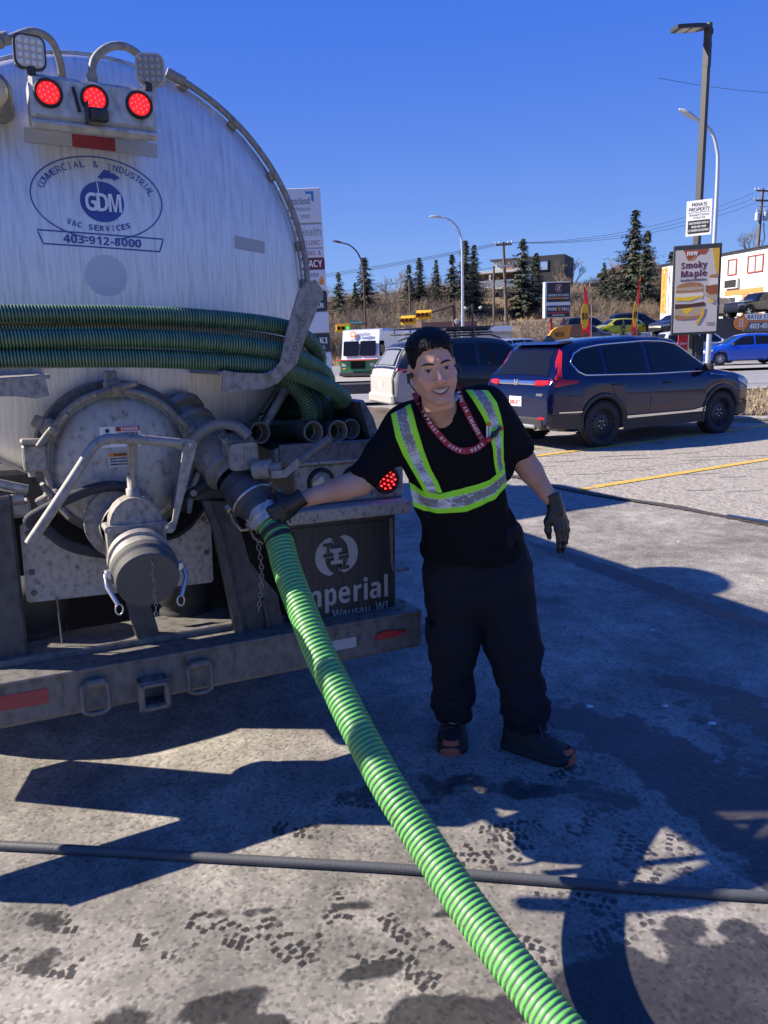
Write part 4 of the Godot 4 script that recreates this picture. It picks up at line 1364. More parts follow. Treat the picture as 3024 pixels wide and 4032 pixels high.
func make_truck_front(t: Node3D, _Z: Basis) -> void:
	# the rest of the truck ahead of the tank: wheels, frame, pump gear and cab
	for z: float in [-1.36, -2.56, -7.0]:
		for x: float in [-0.82, 0.78]:
			var y0 := 0.034 + 0.028 * x
			var s := S()
			lathe(s, [Vector2(0.30, -0.16), Vector2(0.46, -0.15), Vector2(0.50, -0.12), Vector2(0.50, 0.12), Vector2(0.46, 0.15), Vector2(0.30, 0.16)], Transform3D(Basis(Vector3.BACK, PI / 2), Vector3(x, 0.50 + y0, z)), 32)
			var w := put("wheel", s, M.rubber, t)
			s = S()
			lathe(s, [Vector2(0.30, -0.14), Vector2(0.30, -0.12), Vector2(0.12, -0.05), Vector2(0.0, -0.05), Vector2(0.12, 0.05), Vector2(0.30, 0.12), Vector2(0.30, 0.14)], Transform3D(Basis(Vector3.BACK, PI / 2), Vector3(x, 0.50 + y0, z)), 24)
			put("rim", s, M.steel, w)
	var s2 := S()
	box(s2, Vector3(-0.02, 0.95, -4.3), Vector3(0.85, 0.25, 6.4), Basis.IDENTITY, 0.02)
	box(s2, Vector3(-0.02, 1.15, -3.0), Vector3(1.1, 0.2, 4.4), Basis.IDENTITY, 0.02)
	put("main_frame", s2, M.frame_steel, t)
	s2 = S()
	for z: float in [-1.7, -3.2]:
		lathe(s2, [Vector2(0.30, 0.0), Vector2(0.30, 0.26), Vector2(0.34, 0.26), Vector2(0.34, 0.31), Vector2(0.0, 0.36)], at3(-0.02, 2.76, z), 24)
	put("top_manway", s2, M.alu, t)
	s2 = S()
	box(s2, Vector3(0.0, 2.2, -6.55), Vector3(2.2, 2.2, 1.7), Basis.IDENTITY, 0.15)
	box(s2, Vector3(0.0, 1.55, -7.9), Vector3(2.0, 1.0, 1.2), Basis.IDENTITY, 0.15)
	box(s2, Vector3(0.0, 3.45, -6.4), Vector3(2.1, 0.5, 1.3), Basis.IDENTITY, 0.12)  # top box out of view, added height so the truck's shadow reaches farther
	put("cab", s2, M.white, t)

# ------------------------------------------------------------------ hoses
func make_hoses() -> void:
	var bright := Color(0.095, 0.46, 0.075)
	var n := FastNoiseLite.new()
	n.seed = 2
	n.frequency = 0.09
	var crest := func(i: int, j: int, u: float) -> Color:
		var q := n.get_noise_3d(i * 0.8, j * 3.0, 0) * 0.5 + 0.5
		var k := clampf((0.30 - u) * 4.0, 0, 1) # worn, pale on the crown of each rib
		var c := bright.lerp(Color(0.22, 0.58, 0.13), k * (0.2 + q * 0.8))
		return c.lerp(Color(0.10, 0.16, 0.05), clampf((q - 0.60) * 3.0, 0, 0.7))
	var p0 := TX * Vector3(0.380, 1.168, 0.083)
	var path := PackedVector3Array([p0, TX * Vector3(0.402, 1.128, 0.10)])
	path.append_array(P3([-0.394, 1.020, -2.752, -0.354, 0.923, -2.650, -0.299, 0.822, -2.535, -0.230, 0.707, -2.395, -0.160, 0.611, -2.280, -0.087, 0.515, -2.155, -0.013, 0.430, -2.033, 0.068, 0.351, -1.923, 0.141, 0.288, -1.810, 0.213, 0.238, -1.697, 0.279, 0.205, -1.593, 0.353, 0.165, -1.480, 0.44, 0.13, -1.34, 0.54, 0.10, -1.16, 0.66, 0.075, -0.92, 0.80, 0.06, -0.55, 0.95, 0.055, 0.1]))
	var t := thing("suction_hose", "thick bright green ribbed suction hose slanting from the valve down across the foreground", "hose")
	var s := S()
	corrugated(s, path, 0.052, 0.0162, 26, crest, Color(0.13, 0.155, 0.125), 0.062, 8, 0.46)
	put("hose_wall", s, M.green_hose, t)
	# silver cam coupling and black bands at the truck end
	var ax := (path[2] - path[1]).normalized()
	var xf := Transform3D(along(ax, Vector3.BACK), path[1])
	s = S()
	lathe(s, [Vector2(0.052, -0.075), Vector2(0.060, -0.07), Vector2(0.060, -0.03), Vector2(0.068, -0.028), Vector2(0.068, 0.004), Vector2(0.062, 0.008), Vector2(0.060, 0.03), Vector2(0.055, 0.032)], xf, 32)
	for k in 3:
		box(s, xf * (Basis(Vector3.UP, k * 2.1 + 0.6) * Vector3(0.064, -0.01, 0)), Vector3(0.012, 0.05, 0.03), xf.basis * Basis(Vector3.UP, k * 2.1 + 0.6), 0.003)
	var cp := put("coupling", s, M.alu, t)
	for sd: float in [-1.0, 1.0]:
		s = S()
		var p := xf * Vector3(sd * 0.07, -0.02, 0.0)
		box(s, p, Vector3(0.024, 0.022, 0.024), xf.basis, 0.003)
		tube(s, PackedVector3Array([p + xf.basis * Vector3(sd * 0.008, 0, 0.01), p + xf.basis * Vector3(sd * 0.014, 0.05, 0.012), p + xf.basis * Vector3(sd * -0.004, 0.09, 0.014)]), 0.006, 6)
		put("cam_arm", s, mat(L(0.42, 0.36, 0.2), 0.4, 0.8), cp)
	s = S()
	lathe(s, [Vector2(0.0545, 0.058), Vector2(0.0555, 0.060), Vector2(0.0555, 0.074), Vector2(0.0545, 0.076)], xf, 28)
	lathe(s, [Vector2(0.0545, 0.095), Vector2(0.0555, 0.097), Vector2(0.0555, 0.112), Vector2(0.0545, 0.114)], xf, 28)
	put("hose_clamp", s, M.rubber, t)
	s = S()
	var cpath := PackedVector3Array()
	for k in 16:
		cpath.append(xf * Vector3(-0.074, 0.05, 0.0) + Vector3(0.012 * sin(k * 0.25) - 0.004 * k * 0.3, -0.020 * k, -0.004 * k))
	chain(s, cpath, 0.004)
	put("chain", s, M.cast, t)
	# black hose lying across the ground
	s = S()
	var bp := smooth_path(P3([-3.2, 0.022, -2.62, -2.2, 0.022, -2.50, -1.39, 0.022, -2.405, -0.67, 0.022, -2.305, -0.02, 0.022, -2.215, 0.36, 0.022, -2.150, 1.13, 0.022, -2.025, 2.2, 0.022, -1.92, 3.4, 0.022, -1.95]), 0.02)
	tube(s, bp, 0.0165, 12)
	var bm := mat(L(0.075, 0.078, 0.08), 0.6)
	bm.normal_enabled = true
	bm.normal_texture = M.soft_bump
	bm.uv1_triplanar = true
	bm.uv1_scale = Vector3(6, 6, 6)
	tag(put("rubber_hose", s, bm), "thin black rubber hose lying straight across the near asphalt", "hose")
	# the coils hung on the truck's hooks: straight run behind, round the right side and back into the tray
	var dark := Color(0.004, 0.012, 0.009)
	var runs := [
		[P3([-1.2, 1.80, -0.1, -0.95, 1.86, 0.0, -0.42, 1.857, 0.02, -0.024, 1.860, 0.02, 0.25, 1.852, 0.02, 0.50, 1.828, 0.01, 0.63, 1.79, -0.05, 0.73, 1.72, -0.16, 0.775, 1.64, -0.32, 0.78, 1.58, -0.55, 0.76, 1.52, -0.85, 0.72, 1.46, -1.1]), 0.031, Color(0.022, 0.115, 0.045), "green ribbed hose, topmost of the coils hung across the tank"],
		[P3([-1.2, 1.78, -0.1, -0.95, 1.815, -0.04, -0.42, 1.818, -0.02, -0.024, 1.818, -0.02, 0.25, 1.806, -0.02, 0.50, 1.776, -0.03, 0.61, 1.742, -0.08, 0.69, 1.685, -0.18, 0.735, 1.62, -0.34, 0.74, 1.56, -0.6, 0.72, 1.50, -0.9]), 0.023, Color(0.36, 0.30, 0.13), "thin yellow ribbed hose between the green coils across the tank"],
		[P3([-1.2, 1.72, -0.1, -0.95, 1.775, 0.02, -0.42, 1.780, 0.045, -0.024, 1.781, 0.045, 0.25, 1.768, 0.045, 0.49, 1.738, 0.035, 0.62, 1.700, -0.03, 0.74, 1.648, -0.13, 0.815, 1.600, -0.28, 0.835, 1.57, -0.45, 0.80, 1.52, -0.75, 0.75, 1.47, -1.0]), 0.033, Color(0.028, 0.13, 0.055), "green ribbed hose, the coil just under the yellow one"],
		[P3([-1.2, 1.66, -0.1, -0.95, 1.708, 0.02, -0.42, 1.718, 0.042, -0.024, 1.716, 0.042, 0.25, 1.702, 0.042, 0.46, 1.682, 0.032, 0.60, 1.650, -0.03, 0.75, 1.592, -0.10, 0.85, 1.543, -0.19, 0.885, 1.515, -0.32, 0.84, 1.47, -0.55, 0.70, 1.43, -0.8]), 0.034, Color(0.03, 0.125, 0.06), "faded green ribbed hose, lowest of the coils across the tank"],
		[P3([0.44, 1.66, -0.42, 0.58, 1.635, -0.22, 0.655, 1.57, -0.18, 0.695, 1.49, -0.19, 0.700, 1.435, -0.24, 0.66, 1.410, -0.34, 0.58, 1.40, -0.5]), 0.033, Color(0.02, 0.10, 0.045), "green hose loop dropping into the tray nearest the tank"],
		[P3([0.50, 1.66, -0.60, 0.64, 1.62, -0.33, 0.72, 1.56, -0.28, 0.765, 1.485, -0.29, 0.76, 1.432, -0.34, 0.72, 1.405, -0.45, 0.62, 1.40, -0.62]), 0.033, Color(0.02, 0.10, 0.045), "green hose loop dropping into the tray, middle of three"],
		[P3([0.58, 1.66, -0.70, 0.70, 1.60, -0.40, 0.79, 1.55, -0.34, 0.845, 1.475, -0.36, 0.835, 1.425, -0.42, 0.78, 1.40, -0.55, 0.66, 1.40, -0.75]), 0.033, Color(0.02, 0.10, 0.045), "green hose loop dropping into the tray beside the sloped wall"],
		[P3([0.80, 1.62, -0.95, 0.66, 1.54, -0.62, 0.56, 1.45, -0.48, 0.52, 1.40, -0.42]), 0.033, Color(0.013, 0.055, 0.03), "dark green hose slanting down at the back of the tray"],
	]
	for q in runs:
		var c0: Color = q[2]
		var h := thing("coiled_hose", q[3], "hose", TX.origin, TX.basis, "hoses hung on the truck")
		s = S()
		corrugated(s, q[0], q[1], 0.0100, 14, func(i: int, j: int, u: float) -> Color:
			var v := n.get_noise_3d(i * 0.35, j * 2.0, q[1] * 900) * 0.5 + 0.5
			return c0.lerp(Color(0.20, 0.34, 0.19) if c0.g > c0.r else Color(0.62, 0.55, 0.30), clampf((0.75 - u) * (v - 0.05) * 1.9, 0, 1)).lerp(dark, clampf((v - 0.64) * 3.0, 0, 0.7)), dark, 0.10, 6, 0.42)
		put("hose_wall", s, vc(0.45), h)
	# hose ends lying in the tray
	for q in [[0.476, 1.418, -0.17, "black hose end ring half hidden behind the strut"], [0.690, 1.414, -0.13, "black hose end ring on a green hose in the tray"], [0.800, 1.412, -0.13, "bright rimmed hose end ring in the middle of the tray"], [0.876, 1.412, -0.17, "dark hose end ring against the sloped tray wall"]]:
		var h := thing("hose_end", q[3], "hose", TX.origin, TX.basis, "hose ends in the tray")
		var x2 := Transform3D(along(Vector3(0.10, 0.06, 1)), Vector3(q[0], q[1], q[2]))
		s = S()
		lathe(s, [Vector2(0.040, -0.28), Vector2(0.041, -0.07), Vector2(0.046, -0.068), Vector2(0.046, -0.01), Vector2(0.041, -0.006)], x2, 24)
		put("coupling", s, M.frame_steel, h)
		s = S()
		lathe(s, [Vector2(0.042, -0.006), Vector2(0.0435, 0.0), Vector2(0.040, 0.002), Vector2(0.037, -0.004), Vector2(0.036, -0.06), Vector2(0.032, -0.062), Vector2(0.032, -0.12)], x2, 24)
		put("coupling_rim", s, grimy(mat(L(0.42, 0.36, 0.28), 0.6, 0.4), M.spots, Vector3(9, 9, 9)), h)
		s = S()
		lathe(s, [Vector2(0.033, -0.12), Vector2(0.0, -0.12)], x2, 24)
		put("hose_bore", s, M.dark, h)
		s = S()
		var b0 := x2 * Vector3(0, -0.07, 0)
		corrugated(s, PackedVector3Array([b0, x2 * Vector3(-0.01, -0.2, 0), x2 * Vector3(-0.10, -0.42, 0.02)]), 0.038, 0.0105, 14, func(_i, _j, _u): return Color(0.012, 0.07, 0.03), dark, 0.1, 5)
		put("hose_wall", s, M.vc, h)

# ------------------------------------------------------------------ smooth bodies from distance fields
func nets(s: SurfaceTool, field: Callable, lo: Vector3, hi: Vector3, cell: float, paint = null, group := 0) -> void:
	var n := Vector3i(((hi - lo) / cell).ceil()) + Vector3i.ONE
	var bs := 5
	var nb := Vector3i(ceili(n.x / float(bs)), ceili(n.y / float(bs)), ceili(n.z / float(bs)))
	n = nb * bs + Vector3i.ONE
	var f := PackedFloat32Array()
	f.resize(n.x * n.y * n.z)
	f.fill(1.0)
	var sy := n.x
	var sz := n.x * n.y
	var live := []
	var reach := bs * cell * 0.9 * 1.25
	for bz in nb.z:
		for by in nb.y:
			for bx in nb.x:
				var c := lo + (Vector3(bx, by, bz) + Vector3.ONE * 0.5) * bs * cell
				var d: float = field.call(c)
				if absf(d) < reach:
					live.append(Vector3i(bx, by, bz))
				else:
					for z in bs + 1:
						for y in bs + 1:
							var o := (bz * bs + z) * sz + (by * bs + y) * sy + bx * bs
							for x in bs + 1:
								if f[o + x] == 1.0:
									f[o + x] = d
	for b: Vector3i in live:
		for z in bs + 1:
			for y in bs + 1:
				var o := (b.z * bs + z) * sz + (b.y * bs + y) * sy + b.x * bs
				for x in bs + 1:
					f[o + x] = field.call(lo + Vector3(b.x * bs + x, b.y * bs + y, b.z * bs + z) * cell)
	var vid := {}
	var vp := PackedVector3Array()
	var offs := [Vector3i(0, 0, 0), Vector3i(1, 0, 0), Vector3i(0, 1, 0), Vector3i(1, 1, 0), Vector3i(0, 0, 1), Vector3i(1, 0, 1), Vector3i(0, 1, 1), Vector3i(1, 1, 1)]
	var edges := [[0, 1], [2, 3], [4, 5], [6, 7], [0, 2], [1, 3], [4, 6], [5, 7], [0, 4], [1, 5], [2, 6], [3, 7]]
	for b: Vector3i in live:
		for z in bs:
			for y in bs:
				for x in bs:
					var g := Vector3i(b.x * bs + x, b.y * bs + y, b.z * bs + z)
					var o := g.z * sz + g.y * sy + g.x
					var v := [f[o], f[o + 1], f[o + sy], f[o + sy + 1], f[o + sz], f[o + sz + 1], f[o + sz + sy], f[o + sz + sy + 1]]
					var neg := 0
					for k in 8:
						if v[k] < 0.0:
							neg += 1
					if neg == 0 or neg == 8:
						continue
					var sum := Vector3.ZERO
					var cnt := 0
					for e in edges:
						var a: float = v[e[0]]
						var c: float = v[e[1]]
						if (a < 0.0) != (c < 0.0):
							sum += Vector3(offs[e[0]]).lerp(Vector3(offs[e[1]]), a / (a - c))
							cnt += 1
					vid[o] = vp.size()
					vp.append(lo + (Vector3(g) + sum / cnt) * cell)
	var cols := PackedColorArray()
	if paint:
		for p in vp:
			cols.append(paint.call(p))
	s.set_smooth_group(group)
	var dirs := [[1, sy, sz], [sy, sz, 1], [sz, 1, sy]]
	for o: int in vid:
		for q in dirs:
			var a := f[o]
			var c := f[o + q[0]]
			if (a < 0.0) == (c < 0.0):
				continue
			var i1: int = o - q[1]
			var i2: int = o - q[1] - q[2]
			var i3: int = o - q[2]
			if not (vid.has(i1) and vid.has(i2) and vid.has(i3)):
				continue
			var r: Array = [vid[o], vid[i1], vid[i2], vid[i3]]
			if a >= 0.0:
				r = [r[0], r[3], r[2], r[1]]
			for t: int in [0, 2, 1, 0, 3, 2]:
				if paint:
					s.set_color(cols[r[t]])
				s.add_vertex(vp[r[t]])

func cone(p: Vector3, a: Vector3, b: Vector3, r1: float, r2: float) -> float:
	var ab := b - a
	var t := clampf((p - a).dot(ab) / ab.length_squared(), 0.0, 1.0)
	return (p - a - ab * t).length() - lerpf(r1, r2, t)

func ball(p: Vector3, c: Vector3, r: Vector3) -> float:
	var q := (p - c) / r
	var k := q.length()
	return (k - 1.0) * k / maxf((q / r).length(), 0.0001) if k > 0.001 else -r.x

func smin(a: float, b: float, k: float) -> float:
	var h := maxf(k - absf(a - b), 0.0) / k
	return minf(a, b) - h * h * k * 0.25

# elliptical stack: stations of [centre, half width, half depth], x axis turned by tilt
func stack(p: Vector3, st: Array, ax: Vector3) -> float:
	var best := 1e9
	for i in st.size() - 1:
		var a: Vector3 = st[i][0]
		var b: Vector3 = st[i + 1][0]
		var ab := b - a
		var t := clampf((p - a).dot(ab) / ab.length_squared(), 0.0, 1.0)
		var c := a + ab * t
		var w: float = lerpf(st[i][1], st[i + 1][1], t)
		var d: float = lerpf(st[i][2], st[i + 1][2], t)
		var q := p - c
		var up := ab.normalized()
		var x := (ax - up * ax.dot(up)).normalized()
		var z := x.cross(up)
		var u := Vector3(q.dot(x) / w, q.dot(up) / minf(w, d), q.dot(z) / d)
		var k := pow(pow(absf(u.x), 2.5) + pow(absf(u.y), 2.5) + pow(absf(u.z), 2.5), 0.4)
		best = minf(best, (k - 1.0) * minf(w, d))
	return best

var cloth := FastNoiseLite.new()
var torso := []
const AX := Vector3(0.983, 0.165, -0.08)

func shirt_core(p: Vector3) -> float:
	var d := stack(p, torso, AX)
	var a := cone(p, Vector3(0.085, 1.392, -2.875), Vector3(-0.085, 1.205, -2.800), 0.076, 0.060)
	var b := cone(p, Vector3(0.398, 1.452, -2.905), Vector3(0.540, 1.250, -2.950), 0.080, 0.076)
	a = maxf(a, (p - Vector3(-0.078, 1.212, -2.802)).dot(Vector3(-0.69, -0.72, 0.1).normalized()))
	b = maxf(b, (p - Vector3(0.535, 1.262, -2.95)).dot(Vector3(0.55, -0.82, -0.1).normalized()))
	return smin(smin(d, a, 0.07), b, 0.07)

func shirt_field(p: Vector3) -> float:
	var d := shirt_core(p)
	# hem, sleeve ends and neck opening
	d = maxf(d, (p - Vector3(0.355, 0.842, -3.01)).dot(Vector3(-0.06, -1, 0).normalized()))
	d = maxf(d, -cone(p, Vector3(0.212, 1.488, -2.80), Vector3(0.195, 1.60, -2.75), 0.072, 0.085))
	var w := (1.0 - absf(cloth.get_noise_3d(p.x * 1.0 + p.y * 0.6, p.y * 0.55, p.z * 0.8)) * 2.2)
	return d + 0.011 * w * smoothstep(1.50, 1.2, p.y) - 0.003

func trousers_field(p: Vector3) -> float:
	var d := stack(p, [[Vector3(0.365, 0.90, -3.015), 0.185, 0.135], [Vector3(0.375, 0.78, -3.03), 0.205, 0.145], [Vector3(0.378, 0.74, -3.03), 0.205, 0.14]], Vector3(1, 0, 0.05))
	var a := smin(cone(p, Vector3(0.278, 0.76, -3.04), Vector3(0.268, 0.49, -3.025), 0.115, 0.098), cone(p, Vector3(0.268, 0.49, -3.025), Vector3(0.270, 0.19, -3.055), 0.098, 0.086), 0.05)
	a = smin(a, cone(p, Vector3(0.270, 0.20, -3.055), Vector3(0.272, 0.145, -3.065), 0.094, 0.080), 0.03)
	var b := smin(cone(p, Vector3(0.465, 0.76, -3.03), Vector3(0.518, 0.475, -3.0), 0.118, 0.108), cone(p, Vector3(0.518, 0.475, -3.0), Vector3(0.562, 0.20, -2.975), 0.108, 0.095), 0.05)
	b = smin(b, cone(p, Vector3(0.562, 0.21, -2.975), Vector3(0.570, 0.135, -2.965), 0.102, 0.084), 0.03)
	d = smin(d, smin(a, b, 0.02), 0.06)
	d = maxf(d, 0.108 - p.y)
	var q := absf(cloth.get_noise_3d(p.x * 0.8, p.y * 0.75, p.z * 0.8 + 30))
	var z := absf(cloth.get_noise_3d(p.x * 0.9 + 50, p.y * 2.6, p.z * 0.9))
	return d - 0.010 + 0.030 * q + 0.024 * z * smoothstep(0.50, 0.15, p.y)

func hand(s: SurfaceTool, xf: Transform3D, curl: Array, spread: float, thumb: Array, cuff: float) -> void:
	# hand frame: y towards the fingers, z out of the back of the hand, x towards the thumb side times mirror in xf
	var seg := []
	var base := [Vector3(0.031, 0.094, 0.0), Vector3(0.010, 0.099, 0.003), Vector3(-0.012, 0.095, 0.001), Vector3(-0.031, 0.085, -0.004)]
	var lens := [[0.043, 0.026, 0.021], [0.047, 0.030, 0.022], [0.044, 0.028, 0.022], [0.035, 0.021, 0.019]]
	for i in 4:
		var p: Vector3 = base[i]
		var dirn := Vector3((1.5 - i) * spread, 1, 0).normalized()
		var an := 0.0
		seg.append([Vector3(p.x * 0.45, 0.03, 0.0), p, 0.013, 0.0115])
		for k in 3:
			an += curl[i] * [0.75, 1.1, 0.8][k]
			var dv := Vector3(dirn.x * cos(an), dirn.y * cos(an), -sin(an))
			var e: Vector3 = p + dv * lens[i][k]
			seg.append([p, e, 0.0108 - k * 0.0010, 0.0100 - k * 0.0012])
			p = e
	var tp := Vector3(0.024, 0.022, -0.008)
	for k in 3:
		var e: Vector3 = tp + thumb[k]
		seg.append([tp, e, 0.0145 - k * 0.0015, 0.0128 - k * 0.0016])
		tp = e
	var field := func(p: Vector3) -> float:
		var d := ball(p, Vector3(0.0, 0.052, -0.002), Vector3(0.042, 0.052, 0.016))
		d = smin(d, cone(p, Vector3(0, 0.02, 0), Vector3(0, -cuff, 0), 0.029, 0.034), 0.025)
		for i in seg.size():
			var q: Array = seg[i]
			d = smin(d, cone(p, q[0], q[1], q[2], q[3]), 0.007 if i < 16 else 0.014)
		d = maxf(d, -(p.y + cuff))
		return d + 0.0009 * cloth.get_noise_3d(p.x * 14, p.y * 14, p.z * 14)
	var part := S()
	nets(part, field, Vector3(-0.085, -cuff - 0.012, -0.12), Vector3(0.115, 0.21, 0.05), 0.0042)
	part.generate_normals()
	s.append_from(part.commit(), 0, xf)

func shoe(root: Node3D, xf: Transform3D, mirror: float, light_patch: bool) -> void:
	# y up, z towards the toe; sole, upper, toe cap, laces
	var prof := [[-0.135, 0.026, 0.066], [-0.128, 0.034, 0.112], [-0.10, 0.040, 0.138], [-0.055, 0.041, 0.135], [-0.01, 0.041, 0.110], [0.035, 0.045, 0.084], [0.075, 0.050, 0.066], [0.11, 0.050, 0.056], [0.138, 0.042, 0.047], [0.153, 0.026, 0.036], [0.158, 0.010, 0.030]]
	var rows := []
	var sole := []
	for q in prof:
		var ring := PackedVector3Array()
		for k in 15:
			var a := PI * k / 14.0
			var cx := cos(a)
			ring.append(xf * Vector3((absf(cx) ** 0.6) * signf(cx) * q[1] * (1.0 - 0.25 * sin(a)) + mirror * 0.008 * sin(PI * (q[0] + 0.14) / 0.3), 0.022 + (q[2] - 0.022) * (sin(a) ** 0.75), q[0]))
		rows.append(ring)
		ring = PackedVector3Array()
		for k in 10:
			var a := TAU * k / 10.0 + 0.314
			ring.append(xf * Vector3(signf(cos(a)) * (absf(cos(a)) ** 0.3) * (q[1] + 0.005) + mirror * 0.008 * sin(PI * (q[0] + 0.14) / 0.3), 0.014 + signf(sin(a)) * 0.0135 + (0.010 if q[0] > 0.13 else 0.0), q[0] * 1.02))
		sole.append(ring)
	var s := S()
	skin(s, rows, false, 0)
	var o := put("shoe", s, grimy(mat(L(0.018, 0.017, 0.018), 0.75), M.dirt, Vector3(8, 8, 8)), root)
	s = S()
	skin(s, sole, true, 0)
	fan(s, sole[0], false)
	fan(s, sole[-1], true)
	put("sole", s, mat(L(0.018, 0.018, 0.02), 0.8), o)
	s = S()
	var tg := [PackedVector3Array(), PackedVector3Array(), PackedVector3Array()]
	for k in 9:
		var a := PI * (0.30 + 0.40 * k / 8.0)
		var zz := 0.06 + 0.100 * sin(a)
		var ww := 0.050 * (absf(cos(a)) ** 0.7) * signf(cos(a)) * 1.12
		tg[0].append(xf * Vector3(ww, 0.004, zz + 0.007))
		tg[1].append(xf * Vector3(ww * 0.95, 0.026, zz + 0.007))
		tg[2].append(xf * Vector3(ww * 0.60, 0.052, zz - 0.012))
	skin(s, tg, false, 0)
	put("toe_guard", s, mat(L(0.42, 0.10, 0.04), 0.7), o)
	s = S()
	box(s, xf * Vector3(0, 0.02, -0.139), Vector3(0.03, 0.02, 0.008), xf.basis, 0.003)
	put("heel_tab", s, mat(L(0.42, 0.10, 0.04), 0.7), o)
	# tongue, heel counter, mudguard and midsole ridges
	s = S()
	box(s, xf * Vector3(0, 0.108, -0.008), Vector3(0.05, 0.05, 0.022), xf.basis.orthonormalized() * Basis(Vector3.RIGHT, -0.75), 0.008)
	put("tongue", s, mat(L(0.028, 0.028, 0.03), 0.85), o)
	s = S()
	var ov := PackedVector3Array()
	var ov2 := PackedVector3Array()
	for k in 17:
		var a := PI * k / 16.0
		var zz := 0.06 + 0.092 * sin(a)
		var ww := 0.050 * (absf(cos(a)) ** 0.7) * signf(cos(a))
		ov.append(xf * Vector3(ww * 1.06, 0.026, zz + 0.004))
		ov2.append(xf * Vector3(ww * 1.00, 0.044 - 0.006 * sin(a), zz * 0.985 + 0.002))
	skin(s, [ov, ov2], false, 0)
	put("mudguard", s, mat(L(0.030, 0.031, 0.036), 0.6), o)
	s = S()
	for y: float in [0.012, 0.024]:
		var rg := PackedVector3Array()
		for k in 29:
			var a := TAU * k / 28.0
			rg.append(xf * Vector3(0.050 * signf(cos(a)) * absf(cos(a)) ** 0.5 * (1.0 if sin(a) > 0 else 0.86) + mirror * 0.004, y, 0.010 + 0.152 * sin(a)))
		tube(s, rg, 0.003, 4, false)
	put("midsole_ridge", s, mat(L(0.03, 0.03, 0.034), 0.7), o)
	s = S()
	for k in 5:
		var z := -0.01 + k * 0.022
		var h := lerpf(0.112, 0.074, k / 4.0)
		tube(s, PackedVector3Array([xf * Vector3(-0.028, h - 0.010, z), xf * Vector3(0, h + 0.004, z + 0.008), xf * Vector3(0.028, h - 0.010, z)]), 0.0032, 5)
	for e: float in [-1.0, 1.0]:
		tube(s, PackedVector3Array([xf * Vector3(0, 0.118, 0.0), xf * Vector3(e * 0.022, 0.128, 0.02), xf * Vector3(e * 0.040, 0.105, 0.045), xf * Vector3(e * 0.046, 0.085, 0.055)]), 0.0028, 5)
	put("lace", s, mat(L(0.045, 0.045, 0.048), 0.8), o)
	if light_patch:
		s = S()
		var pt := PackedVector3Array()
		for q: Vector2 in [Vector2(-0.06, 0.045), Vector2(-0.075, 0.085), Vector2(-0.045, 0.092), Vector2(-0.01, 0.072), Vector2(0.01, 0.04)]:
			pt.append(xf * Vector3(-mirror * (0.043 - 0.010 * (q.y - 0.04) / 0.05), q.y, q.x))
		fan(s, pt)
		put("shoe_panel", s, mat(L(0.20, 0.15, 0.14), 0.7), o)

